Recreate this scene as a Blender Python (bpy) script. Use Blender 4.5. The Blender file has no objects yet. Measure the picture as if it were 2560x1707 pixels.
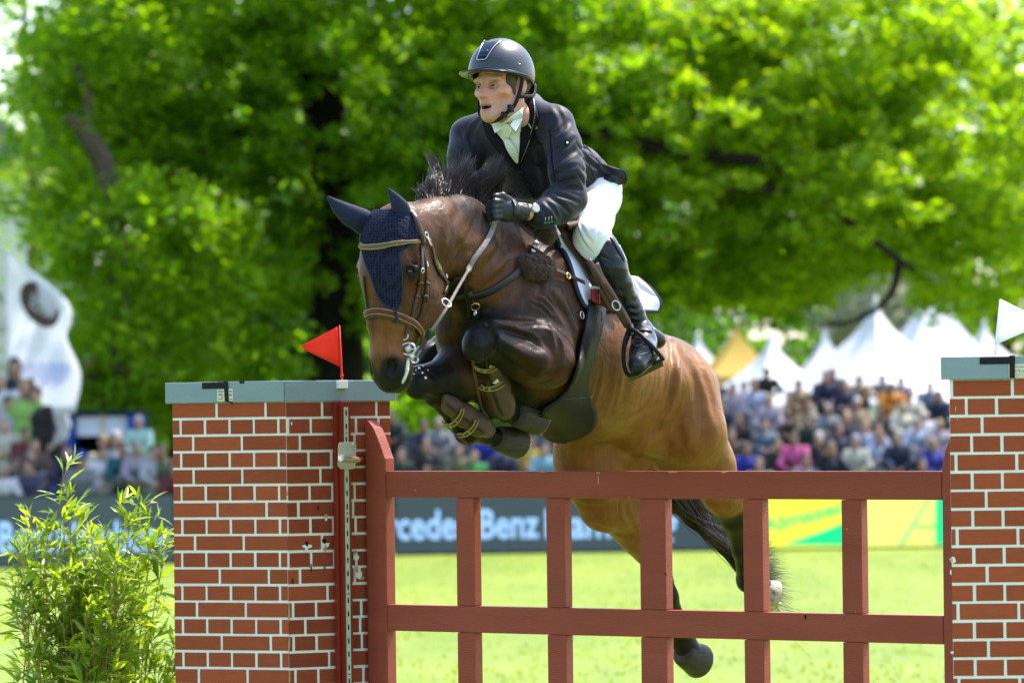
import bpy, bmesh, math, random
import numpy as np
from mathutils import Vector, Matrix
from mathutils.bvhtree import BVHTree

S = bpy.context.scene
COL = S.collection
# ---------------------------------------------------------------- camera
FPX, CX, CY = 11500.0, 1280.0, 853.5          # focal length in photograph pixels
CAMP = Vector((0.0, 0.0, 1.72))
PITCH, ROLL = (1088.0 - CY) / FPX, 0.0125
_F = Vector((0, math.cos(PITCH), math.sin(PITCH)))
_U0 = Vector((0, -math.sin(PITCH), math.cos(PITCH)))
_R0 = Vector((1, 0, 0))
_R = _R0 * math.cos(ROLL) - _U0 * math.sin(ROLL)
_U = _U0 * math.cos(ROLL) + _R0 * math.sin(ROLL)
cam_d = bpy.data.cameras.new('camera')
cam = bpy.data.objects.new('camera', cam_d); COL.objects.link(cam)
M3 = Matrix((_R, _U, -_F)).transposed()
cam.matrix_world = Matrix.Translation(CAMP) @ M3.to_4x4()
cam_d.sensor_width = 36.0
cam_d.lens = FPX / 2560.0 * 36.0
cam_d.clip_start, cam_d.clip_end = 0.5, 3000.0
cam_d.dof.use_dof = True
cam_d.dof.focus_distance = 15.85
cam_d.dof.aperture_fstop = 4.3
cam_d.dof.aperture_blades = 9
S.camera = cam
# ---------------------------------------------------------------- daylight
SUN_DIR = Vector((0.38, 0.34, 0.86)).normalized()
W = bpy.data.worlds.new('World'); S.world = W; W.use_nodes = True
_n = W.node_tree.nodes; _n.clear()
_o = _n.new('ShaderNodeOutputWorld'); _b = _n.new('ShaderNodeBackground'); _s = _n.new('ShaderNodeTexSky')
_s.sky_type = 'NISHITA'; _s.sun_disc = False
_s.sun_elevation = math.asin(SUN_DIR.z); _s.sun_rotation = math.atan2(SUN_DIR.x, SUN_DIR.y)
_s.air_density = 1.0; _s.dust_density = 2.0; _s.ozone_density = 1.0
_b.inputs['Strength'].default_value = 0.15
W.node_tree.links.new(_s.outputs[0], _b.inputs[0]); W.node_tree.links.new(_b.outputs[0], _o.inputs[0])
sun_d = bpy.data.lights.new('sun', 'SUN'); sun_d.energy = 2.75; sun_d.angle = math.radians(0.6)
sun_d.color = (1.0, 0.955, 0.88)
sun = bpy.data.objects.new('sun', sun_d); COL.objects.link(sun)
sun.rotation_euler = SUN_DIR.to_track_quat('Z', 'Y').to_euler()
S.view_settings.view_transform = 'Standard'
S.view_settings.look = 'None'
S.view_settings.exposure = 1.85
S.view_settings.gamma = 1.0
S.view_settings.use_curve_mapping = False
S.cycles.max_bounces = 8
S.cycles.transparent_max_bounces = 8
S.cycles.use_denoising = True
# ================================================================ helpers
def ray(px, py):
    return (_F * FPX + _R * (px - CX) - _U * (py - CY))
def P(px, py, Y):
    """world point seen at a photograph pixel, Y metres in front of the lens"""
    d = ray(px, py)
    return CAMP + d * (Y / d.y)
def pix(p):
    v = Vector(p) - CAMP
    k = FPX / v.dot(_F)
    return CX + v.dot(_R) * k, CY - v.dot(_U) * k
def on_plane(px, py, p0, n):
    d = ray(px, py); t = (Vector(p0) - CAMP).dot(n) / d.dot(n)
    return CAMP + d * t

def tag(o, label=None, cat=None, group=None, kind=None):
    if label: o['label'] = label
    if cat: o['category'] = cat
    if group: o['group'] = group
    if kind: o['kind'] = kind
    return o
def empty(name, loc, label, cat, group=None, rz=0.0):
    o = bpy.data.objects.new(name, None); COL.objects.link(o)
    o.location = loc; o.rotation_euler = (0, 0, rz); o.empty_display_size = 0.1
    return tag(o, label, cat, group)
def link(name, me, parent=None, mat=None, smooth=False, loc=None):
    o = bpy.data.objects.new(name, me); COL.objects.link(o)
    if mat is not None and len(me.materials) == 0:
        me.materials.append(mat)
    if smooth:
        me.polygons.foreach_set('use_smooth', [True] * len(me.polygons))
    if parent is not None:
        o.parent = parent
        inv = wmat(parent).inverted()
        l, r, _s = inv.decompose()
        o.location = l; o.rotation_euler = r.to_euler()
        if loc is not None: o.location = inv @ Vector(loc)
    elif loc is not None:
        o.location = loc
    return o
def mesh(verts, faces, name='mesh'):
    me = bpy.data.meshes.new(name)
    me.from_pydata([tuple(v) for v in verts], [], faces); me.update()
    return me
def obj(name, verts, faces, mat, parent=None, smooth=False):
    return link(name, mesh(verts, faces, name), parent, mat, smooth)

class MB:
    """collects simple solids into one mesh"""
    def __init__(s): s.v = []; s.f = []
    def box(s, o, ax, ay, az):
        b = len(s.v); o = Vector(o); ax = Vector(ax); ay = Vector(ay); az = Vector(az)
        for k in (0, 1):
            for (i, j) in ((0, 0), (1, 0), (1, 1), (0, 1)):
                s.v.append(o + ax * i + ay * j + az * k)
        for q in ((3, 2, 1, 0), (4, 5, 6, 7), (0, 1, 5, 4), (1, 2, 6, 5), (2, 3, 7, 6), (3, 0, 4, 7)):
            s.f.append(tuple(b + i for i in q))
        return s
    def prism(s, poly, ext):
        b = len(s.v); n = len(poly); ext = Vector(ext)
        s.v += [Vector(p) for p in poly] + [Vector(p) + ext for p in poly]
        s.f.append(tuple(b + i for i in range(n))[::-1]); s.f.append(tuple(b + n + i for i in range(n)))
        for i in range(n):
            j = (i + 1) % n
            s.f.append((b + i, b + j, b + n + j, b + n + i))
        return s
    def tube(s, pts, rad, n=8, cap=True):
        pts = [Vector(p) for p in pts]
        if not hasattr(rad, '__len__'): rad = [rad] * len(pts)
        b = len(s.v); prev = None
        for i, p in enumerate(pts):
            t = (pts[min(i + 1, len(pts) - 1)] - pts[max(i - 1, 0)])
            if t.length < 1e-9: t = Vector((0, 0, 1))
            t.normalize()
            if prev is None:
                a = t.orthogonal().normalized()
            else:
                a = (prev - t * prev.dot(t)); a = a.normalized() if a.length > 1e-6 else t.orthogonal().normalized()
            prev = a; c = t.cross(a)
            for k in range(n):
                an = 2 * math.pi * k / n
                s.v.append(p + (a * math.cos(an) + c * math.sin(an)) * rad[i])
        for i in range(len(pts) - 1):
            for k in range(n):
                k2 = (k + 1) % n
                s.f.append((b + i * n + k, b + i * n + k2, b + (i + 1) * n + k2, b + (i + 1) * n + k))
        if cap:
            s.f.append(tuple(b + k for k in range(n))[::-1])
            e = b + (len(pts) - 1) * n
            s.f.append(tuple(e + k for k in range(n)))
        return s
    def ribbon(s, pts, nor, width, thick):
        """strap: runs through pts, lies flat against nor, real thickness"""
        pts = [Vector(p) for p in pts]; b = len(s.v); m = len(pts)
        if not hasattr(width, '__len__'): width = [width] * m
        for i, p in enumerate(pts):
            t = (pts[min(i + 1, m - 1)] - pts[max(i - 1, 0)]).normalized()
            n = Vector(nor[i]); n = (n - t * n.dot(t)).normalized(); c = t.cross(n) * (width[i] / 2); h = n * (thick)
            e = c * 0.82
            s.v += [p - c, p - c + h * 0.6, p - e + h, p + e + h, p + c + h * 0.6, p + c]
        for i in range(m - 1):
            for k in range(6):
                k2 = (k + 1) % 6
                s.f.append((b + i * 6 + k, b + i * 6 + k2, b + (i + 1) * 6 + k2, b + (i + 1) * 6 + k))
        s.f.append(tuple(b + k for k in range(6))); e = b + (m - 1) * 6
        s.f.append(tuple(e + k for k in range(6))[::-1])
        return s
    def ball(s, c, r, n=10, m=6, ax=None):
        b = len(s.v); c = Vector(c)
        if not hasattr(r, '__len__'): r = (r, r, r)
        for i in range(m + 1):
            th = math.pi * i / m
            for k in range(n):
                ph = 2 * math.pi * k / n
                q = Vector((r[0] * math.sin(th) * math.cos(ph), r[1] * math.sin(th) * math.sin(ph), r[2] * math.cos(th)))
                s.v.append(c + (ax @ q if ax is not None else q))
        for i in range(m):
            for k in range(n):
                k2 = (k + 1) % n
                s.f.append((b + i * n + k, b + (i + 1) * n + k, b + (i + 1) * n + k2, b + i * n + k2))
        return s
    def build(s, name, mat, parent=None, smooth=False, bevel=0.0, loc=None):
        me = mesh(s.v, s.f, name)
        bm = bmesh.new(); bm.from_mesh(me)
        bmesh.ops.recalc_face_normals(bm, faces=bm.faces)
        if bevel:
            ed = [e for e in bm.edges if len(e.link_faces) == 2 and e.calc_face_angle(0) > 0.5]
            bmesh.ops.bevel(bm, geom=ed, offset=bevel, segments=2, affect='EDGES', profile=0.6)
        bm.to_mesh(me); bm.free()
        return link(name, me, parent, mat, smooth, loc)

# ---------------------------------------------------------------- materials
def _nt(name):
    m = bpy.data.materials.new(name); m.use_nodes = True
    return m, m.node_tree.nodes, m.node_tree.links, m.node_tree.nodes['Principled BSDF']
def mixc(N, L, fac, a, b, mode='MIX'):
    x = N.new('ShaderNodeMix'); x.data_type = 'RGBA'; x.blend_type = mode
    for i, v in ((0, fac), (6, a), (7, b)):
        if hasattr(v, 'is_linked') or hasattr(v, 'links'): L.new(v, x.inputs[i])
        elif v is not None: x.inputs[i].default_value = v if i == 0 else tuple(v) + ((1,) if len(v) == 3 else ())
    return x.outputs[2]
def ramp(N, L, src, stops):
    r = N.new('ShaderNodeValToRGB'); L.new(src, r.inputs[0])
    while len(r.color_ramp.elements) < len(stops): r.color_ramp.elements.new(0.5)
    for e, (p, c) in zip(r.color_ramp.elements, stops):
        e.position = p; e.color = tuple(c) + (1,) if len(c) == 3 else c
    return r.outputs[0]
def noise(N, L, scale, detail=4, rough=0.55, stretch=None, coord='Object', dist=0.0):
    tc = N.new('ShaderNodeTexCoord'); t = N.new('ShaderNodeTexNoise')
    t.inputs['Scale'].default_value = scale; t.inputs['Detail'].default_value = detail
    t.inputs['Roughness'].default_value = rough; t.inputs['Distortion'].default_value = dist
    if stretch:
        mp = N.new('ShaderNodeMapping'); mp.inputs['Scale'].default_value = stretch
        L.new(tc.outputs[coord], mp.inputs[0]); L.new(mp.outputs[0], t.inputs[0])
    else: L.new(tc.outputs[coord], t.inputs[0])
    return t.outputs[0]
def grey(v): return (v, v, v)
def mat(name, col, rough=0.6, var=0.18, vscale=9.0, bump=0.0, bscale=60.0, metal=0.0, spec=0.13, sheen=0.0, coat=0.0,
        stretch=None, dirt=None, emit=None, second=None):
    m, N, L, B = _nt(name)
    c1 = tuple(min(1, x * (1 - var)) for x in col); c2 = tuple(min(1, x * (1 + var)) for x in (second or col))
    n1 = noise(N, L, vscale, 5, 0.6, stretch)
    out = mixc(N, L, ramp(N, L, n1, [(0.3, grey(0)), (0.7, grey(1))]), c1, c2)
    if dirt:
        dcol, dscale, lo, hi = dirt
        out = mixc(N, L, ramp(N, L, noise(N, L, dscale, 8, 0.7, stretch), [(lo, grey(0)), (hi, grey(1))]), out, dcol)
    L.new(out, B.inputs['Base Color'])
    B.inputs['Roughness'].default_value = rough; B.inputs['Metallic'].default_value = metal
    B.inputs['Specular IOR Level'].default_value = spec
    if sheen: B.inputs['Sheen Weight'].default_value = sheen; B.inputs['Sheen Roughness'].default_value = 0.4
    if coat: B.inputs['Coat Weight'].default_value = coat; B.inputs['Coat Roughness'].default_value = 0.15
    if bump:
        b = N.new('ShaderNodeBump'); b.inputs['Strength'].default_value = bump; b.inputs['Distance'].default_value = 0.01
        L.new(noise(N, L, bscale, 4, 0.6, stretch), b.inputs['Height']); L.new(b.outputs[0], B.inputs['Normal'])
    if emit:
        B.inputs['Emission Color'].default_value = tuple(emit[0]) + (1,); B.inputs['Emission Strength'].default_value = emit[1]
    return m
def leaf_mat(name, c1, c2, trans=0.5, rough=0.45, spec=0.5, tcol=None, rnd='geo'):
    m, N, L, B = _nt(name)
    g = N.new('ShaderNodeNewGeometry')
    col = mixc(N, L, g.outputs['Random Per Island'], c1, c2)
    if rnd == 'obj':
        oi = N.new('ShaderNodeObjectInfo'); col = mixc(N, L, oi.outputs['Random'], c1, c2)
    L.new(col, B.inputs['Base Color']); B.inputs['Roughness'].default_value = rough
    B.inputs['Specular IOR Level'].default_value = spec
    t = N.new('ShaderNodeBsdfTranslucent')
    tc = mixc(N, L, 1.0, col, tcol or (1.0, 1.0, 0.35), 'MULTIPLY')
    bright = N.new('ShaderNodeHueSaturation'); bright.inputs['Value'].default_value = 1.9
    L.new(tc, bright.inputs['Color']); L.new(bright.outputs[0], t.inputs[0])
    mx = N.new('ShaderNodeMixShader'); mx.inputs[0].default_value = trans
    L.new(B.outputs[0], mx.inputs[1]); L.new(t.outputs[0], mx.inputs[2])
    L.new(mx.outputs[0], N['Material Output'].inputs[0])
    return m
def vary_by_object(m, amt):
    """every piece its own shade"""
    N, L = m.node_tree.nodes, m.node_tree.links; B = N['Principled BSDF']; src = B.inputs['Base Color'].links[0].from_socket
    oi = N.new('ShaderNodeObjectInfo'); h = N.new('ShaderNodeHueSaturation'); r = N.new('ShaderNodeMapRange')
    r.inputs[3].default_value = 1 - amt; r.inputs[4].default_value = 1 + amt; L.new(oi.outputs['Random'], r.inputs[0]); L.new(r.outputs[0], h.inputs['Value'])
    L.new(src, h.inputs['Color']); L.new(h.outputs[0], B.inputs['Base Color'])
def objcol_mat(name, rough=0.8, var=0.12):
    m, N, L, B = _nt(name)
    oi = N.new('ShaderNodeObjectInfo')
    n1 = noise(N, L, 14, 3)
    L.new(mixc(N, L, ramp(N, L, n1, [(0.3, grey(1 - var)), (0.7, grey(1))]), (0, 0, 0), oi.outputs['Color']), B.inputs['Base Color'])
    x = [n for n in N if n.bl_idname == 'ShaderNodeMix'][-1]
    B.inputs['Roughness'].default_value = rough
    return m

# ---------------------------------------------------------------- implicit surfaces
class Field:
    """smooth union of simple solids on a voxel grid, meshed with surface nets"""
    def __init__(s, lo, hi, h):
        s.h = h; s.lo = np.array(lo, dtype=np.float64)
        s.n = np.ceil((np.array(hi) - s.lo) / h).astype(int) + 1
        s.g = np.full(tuple(s.n), 1.0, dtype=np.float32)
    def _win(s, lo, hi):
        a = np.clip(np.floor((np.array(lo) - s.lo) / s.h).astype(int), 0, s.n)
        b = np.clip(np.ceil((np.array(hi) - s.lo) / s.h).astype(int) + 1, 0, s.n)
        if np.any(b <= a): return None
        ax = [(s.lo[i] + s.h * np.arange(a[i], b[i])).astype(np.float32) for i in range(3)]
        return (slice(a[0], b[0]), slice(a[1], b[1]), slice(a[2], b[2])), np.meshgrid(*ax, indexing='ij', sparse=True)
    def _blend(s, sl, d, k, mode):
        a = s.g[sl]
        if mode == 'add':
            h = np.maximum(k - np.abs(a - d), 0) / k
            s.g[sl] = np.minimum(a, d) - h * h * k * 0.25
        elif mode == 'sub':
            d = -d; h = np.maximum(k - np.abs(a - d), 0) / k
            s.g[sl] = np.maximum(a, d) + h * h * k * 0.25
        elif mode == 'and':
            h = np.maximum(k - np.abs(a - d), 0) / k
            s.g[sl] = np.maximum(a, d) + h * h * k * 0.25
    def cone(s, p1, r1, p2, r2, k=0.04, mode='add', flat=None):
        """round cone; flat=(axis, q): cross-section scaled by q along axis"""
        p1 = np.array(p1, float); p2 = np.array(p2, float)
        q = 1.0; m = max(r1, r2) * (max(1, flat[1]) if flat else 1) + k + 3 * s.h
        w = s._win(np.minimum(p1, p2) - m, np.maximum(p1, p2) + m)
        if w is None: return s
        sl, (X, Y, Z) = w
        X = X - p1[0]; Y = Y - p1[1]; Z = Z - p1[2]; b = p2 - p1
        if flat:
            A = np.array(flat[0], float); A /= np.linalg.norm(A); q = flat[1]
            dl = (X * A[0] + Y * A[1] + Z * A[2]) * (1 / q - 1)
            X = X + dl * A[0]; Y = Y + dl * A[1]; Z = Z + dl * A[2]
            b = b + A * (b @ A) * (1 / q - 1)
        L2 = float(b @ b) + 1e-12
        t = np.clip((X * b[0] + Y * b[1] + Z * b[2]) / L2, 0, 1)
        d = np.sqrt((X - t * b[0]) ** 2 + (Y - t * b[1]) ** 2 + (Z - t * b[2]) ** 2) - (r1 + (r2 - r1) * t)
        if q < 1: d = d * (0.5 + 0.5 * q)
        s._blend(sl, d.astype(np.float32), k, mode); return s
    def chain(s, pts, k=0.04, flat=None, mode='add'):
        for (p, r), (p2, r2) in zip(pts[:-1], pts[1:]): s.cone(p, r, p2, r2, k, mode, flat)
        return s
    def ell(s, c, r, R=None, k=0.03, mode='add'):
        c = np.array(c, float); r = np.array(r, float) if hasattr(r, '__len__') else np.array([r] * 3, float)
        m = r.max() + k + 3 * s.h
        w = s._win(c - m, c + m)
        if w is None: return s
        sl, (X, Y, Z) = w
        X = X - c[0]; Y = Y - c[1]; Z = Z - c[2]
        R = np.eye(3) if R is None else np.array(R, float)   # rows: local axes in world
        u = [(X * R[i, 0] + Y * R[i, 1] + Z * R[i, 2]) / r[i] for i in range(3)]
        k0 = np.sqrt(u[0] ** 2 + u[1] ** 2 + u[2] ** 2)
        k1 = np.sqrt((u[0] / r[0]) ** 2 + (u[1] / r[1]) ** 2 + (u[2] / r[2]) ** 2) + 1e-6
        d = k0 * (k0 - 1) / k1
        s._blend(sl, d.astype(np.float32), k, mode); return s
    def half(s, p, n, k=0.005, mode='and'):
        """cut away everything on the side n points to"""
        p = np.array(p, float); n = np.array(n, float); n /= np.linalg.norm(n)
        sl, (X, Y, Z) = s._win(s.lo, s.lo + s.h * s.n)
        d = ((X - p[0]) * n[0] + (Y - p[1]) * n[1] + (Z - p[2]) * n[2]).astype(np.float32)
        s._blend(sl, d, k, mode); return s
    def wobble(s, fn, lo, hi):
        w = s._win(lo, hi)
        if w is None: return s
        sl, (X, Y, Z) = w
        s.g[sl] += fn(X, Y, Z).astype(np.float32); return s
    def nets(s):
        g = s.g; ins = g < 0
        c = ins[:-1, :-1, :-1].astype(np.int8)
        tot = np.zeros(c.shape, np.int8)
        cs = [(i, j, k) for i in (0, 1) for j in (0, 1) for k in (0, 1)]
        n = g.shape
        for (i, j, k) in cs: tot += ins[i:n[0] - 1 + i, j:n[1] - 1 + j, k:n[2] - 1 + k]
        act = np.argwhere((tot > 0) & (tot < 8))
        idx = np.full(tot.shape, -1, np.int32); idx[tuple(act.T)] = np.arange(len(act))
        acc = np.zeros((len(act), 3)); cnt = np.zeros(len(act))
        val = {q: g[act[:, 0] + q[0], act[:, 1] + q[1], act[:, 2] + q[2]] for q in cs}
        for a in cs:
            for ax in range(3):
                if a[ax] == 0:
                    b = list(a); b[ax] = 1; b = tuple(b)
                    f0, f1 = val[a], val[b]; m = (f0 < 0) != (f1 < 0)
                    t = np.zeros(len(act)); t[m] = f0[m] / (f0[m] - f1[m])
                    p = np.zeros((len(act), 3)); p += np.array(a); p[:, ax] += t
                    acc[m] += p[m]; cnt[m] += 1
        V = s.lo + s.h * (act + acc / np.maximum(cnt, 1)[:, None])
        quads = []
        for ax in range(3):
            u, v = (ax + 1) % 3, (ax + 2) % 3
            s0 = [slice(None)] * 3; s1 = [slice(None)] * 3
            s0[ax] = slice(0, -1); s1[ax] = slice(1, None)
            A = ins[tuple(s0)]; Bq = ins[tuple(s1)]
            e = np.argwhere(A != Bq)
            e = e[(e[:, u] > 0) & (e[:, v] > 0) & (e[:, u] < n[u] - 1) & (e[:, v] < n[v] - 1)]
            fl = A[tuple(e.T)]
            q = []
            for (du, dv) in ((1, 1), (0, 1), (0, 0), (1, 0)):
                w = e.copy(); w[:, u] -= du; w[:, v] -= dv
                q.append(idx[tuple(w.T)])
            q = np.stack(q, 1); q[~fl] = q[~fl][:, ::-1]
            quads.append(q)
        return V, np.concatenate(quads)
    def build(s, name, mat_, parent=None, color=None, smooth_it=1):
        V, Q = s.nets()
        # light relaxation
        e = np.concatenate([Q[:, [0, 1]], Q[:, [1, 2]], Q[:, [2, 3]], Q[:, [3, 0]]])
        for _ in range(smooth_it):
            a = np.zeros_like(V); c = np.zeros(len(V))
            for i in range(3): a[:, i] = np.bincount(e[:, 0], V[e[:, 1], i], len(V)) + np.bincount(e[:, 1], V[e[:, 0], i], len(V))
            c = np.bincount(e[:, 0], minlength=len(V)) + np.bincount(e[:, 1], minlength=len(V))
            V = V * 0.5 + a / np.maximum(c, 1)[:, None] * 0.5
        me = bpy.data.meshes.new(name)
        me.vertices.add(len(V)); me.vertices.foreach_set('co', V.astype(np.float32).ravel())
        me.loops.add(len(Q) * 4); me.loops.foreach_set('vertex_index', Q.astype(np.int32).ravel())
        me.polygons.add(len(Q)); me.polygons.foreach_set('loop_start', np.arange(0, len(Q) * 4, 4, dtype=np.int32))
        me.polygons.foreach_set('use_smooth', np.ones(len(Q), dtype=bool))
        me.update(calc_edges=True); me.validate()
        if color is not None:
            C = color(V)
            at = me.color_attributes.new('coat', 'FLOAT_COLOR', 'POINT')
            at.data.foreach_set('color', np.concatenate([C, np.ones((len(V), 1))], 1).astype(np.float32).ravel())
        return link(name, me, parent, mat_)
def bvh_of(*obs):
    v = []; f = []
    for o in obs:
        b = len(v); mw = wmat(o)
        v += [mw @ x.co for x in o.data.vertices]; f += [tuple(b + i for i in p.vertices) for p in o.data.polygons]
    return BVHTree.FromPolygons(v, f)
def wmat(o):
    m = Matrix.LocRotScale(o.location, o.rotation_euler, o.scale)
    while o.parent is not None:
        o = o.parent; m = Matrix.LocRotScale(o.location, o.rotation_euler, o.scale) @ m
    return m
def hit(tree, px, py):
    d = ray(px, py).normalized()
    r = tree.ray_cast(CAMP, d)
    if r[0] is None: return None, None
    return r[0], (r[1] if r[1].dot(d) < 0 else -r[1])
def seg_dist(V, a, b):
    a = np.array(a, float); b = np.array(b, float); d = b - a
    t = np.clip((V - a) @ d / (d @ d + 1e-9), 0, 1)
    return np.linalg.norm(V - a - t[:, None] * d, axis=1), t
def sstep(x, a, b):
    t = np.clip((x - a) / (b - a), 0, 1); return t * t * (3 - 2 * t)
def vnoise(V, scale, seed=0):
    rs = np.random.RandomState(seed); r = np.zeros(len(V))
    for o in range(4):
        w = rs.normal(size=(3, 5)) * scale * (1.9 ** o); ph = rs.uniform(0, 6.28, 5)
        r += np.sin(V @ w + ph).mean(1) * (0.6 ** o)
    return r
def vcol_mat(name, rough=0.5, bump=0.15, bscale=250.0, stretch=None, spec=0.4, sheen=0.0, var=0.25, vs=40.0, sss=0.0, coat=0.0, bump2=None, rvar=0.0):
    m, N, L, B = _nt(name)
    at = N.new('ShaderNodeAttribute'); at.attribute_name = 'coat'
    n1 = noise(N, L, vs, 6, 0.65, stretch)
    k = ramp(N, L, n1, [(0.25, grey(1 - var)), (0.75, grey(1 + var * 0.6))])
    L.new(mixc(N, L, 1.0, at.outputs['Color'], k, 'MULTIPLY'), B.inputs['Base Color'])
    B.inputs['Roughness'].default_value = rough; B.inputs['Specular IOR Level'].default_value = spec
    if sheen: B.inputs['Sheen Weight'].default_value = sheen; B.inputs['Sheen Roughness'].default_value = 0.35
    if coat: B.inputs['Coat Weight'].default_value = coat; B.inputs['Coat Roughness'].default_value = 0.3
    if sss:
        B.inputs['Subsurface Weight'].default_value = sss; B.inputs['Subsurface Radius'].default_value = (0.01, 0.004, 0.002); B.inputs['Subsurface Scale'].default_value = 0.6
    if bump:
        b = N.new('ShaderNodeBump'); b.inputs['Strength'].default_value = bump; b.inputs['Distance'].default_value = 0.004
        L.new(noise(N, L, bscale, 3, 0.6, stretch), b.inputs['Height']); L.new(b.outputs[0], B.inputs['Normal'])
        if bump2:
            b2 = N.new('ShaderNodeBump'); b2.inputs['Strength'].default_value = bump2[0]; b2.inputs['Distance'].default_value = 0.02
            L.new(noise(N, L, bump2[1], 3, 0.5, None, 'Object', 0.6), b2.inputs['Height']); L.new(b.outputs[0], b2.inputs['Normal']); L.new(b2.outputs[0], B.inputs['Normal'])
    if rvar:
        mr = N.new('ShaderNodeMapRange'); mr.inputs[1].default_value = .3; mr.inputs[2].default_value = .7; mr.inputs[3].default_value = rough - rvar; mr.inputs[4].default_value = rough + rvar
        L.new(noise(N, L, 14, 5, 0.65), mr.inputs[0]); L.new(mr.outputs[0], B.inputs['Roughness'])
    return m
def smoothpts(pts, n):
    """Catmull-Rom through control points"""
    pts = [Vector(p) for p in pts]; q = [pts[0] * 2 - pts[1]] + pts + [pts[-1] * 2 - pts[-2]]
    out = []
    m = len(pts) - 1
    for i in range(n + 1):
        t = i / n * m; k = min(int(t), m - 1); t -= k
        a, b, c, d = q[k:k + 4]
        out.append(0.5 * (2 * b + (c - a) * t + (2 * a - 5 * b + 4 * c - d) * t * t + (3 * b - a - 3 * c + d) * t ** 3))
    return out
def creases(o, lines, tree=None):
    """press folds and muscle lines into a mesh; lines: (photo points, depth, width, ridge)"""
    me = o.data; nv = len(me.vertices); mw = np.array(wmat(o))
    V = np.empty(nv * 3, np.float32); me.vertices.foreach_get('co', V); V = V.reshape(-1, 3).astype(float)
    W_ = V @ mw[:3, :3].T + mw[:3, 3]
    Nn = np.empty(nv * 3, np.float32); me.vertices.foreach_get('normal', Nn); Nn = Nn.reshape(-1, 3).astype(float) @ mw[:3, :3].T
    tree = tree or bvh_of(o); D = np.zeros(nv)
    for (pts, dep, wid, rid) in lines:
        q = []
        for k in smoothpts([(x, y, 0) for x, y in pts], 6 * (len(pts) - 1)):
            p, n_ = hit(tree, k.x, k.y)
            if p is not None: q.append(np.array(p))
        if len(q) < 2: continue
        q = np.array(q); lo = q.min(0) - wid * 4; hi = q.max(0) + wid * 4
        m = np.where(((W_ > lo) & (W_ < hi)).all(1))[0]
        if not len(m): continue
        d = np.full(len(m), 9.0); tt = np.zeros(len(m))
        for i in range(len(q) - 1):
            dd, t = seg_dist(W_[m], q[i], q[i + 1]); k = dd < d; d[k] = dd[k]; tt[k] = (i + t[k]) / (len(q) - 1)
        tap = np.sin(np.clip(tt, 0.03, .97) * np.pi) ** .5
        D[m] += tap * (-dep * np.exp(-(d / wid) ** 2) + rid * np.exp(-((d - 1.7 * wid) / wid) ** 2))
    W_ += Nn * D[:, None]
    inv = np.linalg.inv(mw); V = W_ @ inv[:3, :3].T + inv[:3, 3]
    me.vertices.foreach_set('co', V.astype(np.float32).ravel()); me.update()

def cloth_mat(name, col, trans, rough=0.6, var=0.03, gain=1.0):
    """thin cloth or plastic sheet that lets sunlight through"""
    m = mat(name, col, rough, var, 3); N, L = m.node_tree.nodes, m.node_tree.links
    t = N.new('ShaderNodeBsdfTranslucent'); t.inputs[0].default_value = tuple(min(1, c * gain) for c in col) + (1,)
    mx = N.new('ShaderNodeMixShader'); mx.inputs[0].default_value = trans
    L.new(N['Principled BSDF'].outputs[0], mx.inputs[1]); L.new(t.outputs[0], mx.inputs[2]); L.new(mx.outputs[0], N['Material Output'].inputs[0])
    return m

def split_islands(o, name):
    """each separate letter an object of its own"""
    me = o.data; n = len(me.vertices); lab = list(range(n))
    def find(i):
        while lab[i] != i: lab[i] = lab[lab[i]]; i = lab[i]
        return i
    for e in me.edges:
        a, b = find(e.vertices[0]), find(e.vertices[1])
        if a != b: lab[a] = b
    gr = {}
    for p in me.polygons: gr.setdefault(find(p.vertices[0]), []).append(tuple(p.vertices))
    for k, fs in gr.items():
        idx = sorted({i for f in fs for i in f}); mp = {i: j for j, i in enumerate(idx)}
        m2 = mesh([me.vertices[i].co for i in idx], [tuple(mp[i] for i in f) for f in fs], name)
        m2.materials.append(me.materials[0]); c = bpy.data.objects.new(name, m2); COL.objects.link(c); c.parent = o.parent
        c.location = o.location; c.rotation_euler = o.rotation_euler; c.scale = o.scale
    bpy.data.objects.remove(o)
# ================================================================ setting: lawn, boards, stand, tents, trees
RS = np.random.RandomState(11)
def lawn_mat():
    m, N, L, B = _nt('lawn')
    n1 = noise(N, L, 0.55, 4, 0.6, (1, 0.25, 1)); n2 = noise(N, L, 2.2, 5, 0.6, (1, 0.35, 1))
    a = mixc(N, L, ramp(N, L, n1, [(0.36, grey(0)), (0.64, grey(1))]), (.092, .152, .004), (.150, .198, .010))
    b = mixc(N, L, ramp(N, L, n2, [(0.40, grey(0)), (0.66, grey(1))]), a, (.225, .255, .040))
    c = mixc(N, L, 0.30, a, b)
    L.new(c, B.inputs['Base Color']); B.inputs['Roughness'].default_value = 0.75; B.inputs['Specular IOR Level'].default_value = 0.25
    bp = N.new('ShaderNodeBump'); bp.inputs['Strength'].default_value = 0.25; bp.inputs['Distance'].default_value = 0.03
    L.new(noise(N, L, 12, 4, 0.6), bp.inputs['Height']); L.new(bp.outputs[0], B.inputs['Normal'])
    return m
lv = []; lf = []
nx, ny = 60, 60
for j in range(ny + 1):
    for i in range(nx + 1):
        x = -900 + 1800 * i / nx; y = -60 + 1800 * (j / ny) ** 2
        lv.append((x, y, -0.02 if True else 0))
for j in range(ny):
    for i in range(nx):
        a = j * (nx + 1) + i; lf.append((a, a + 1, a + nx + 2, a + nx + 1))
ground = obj('ground', lv, lf, lawn_mat()); tag(ground, 'bright green showground lawn in the sun', None, None, 'structure')
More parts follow.
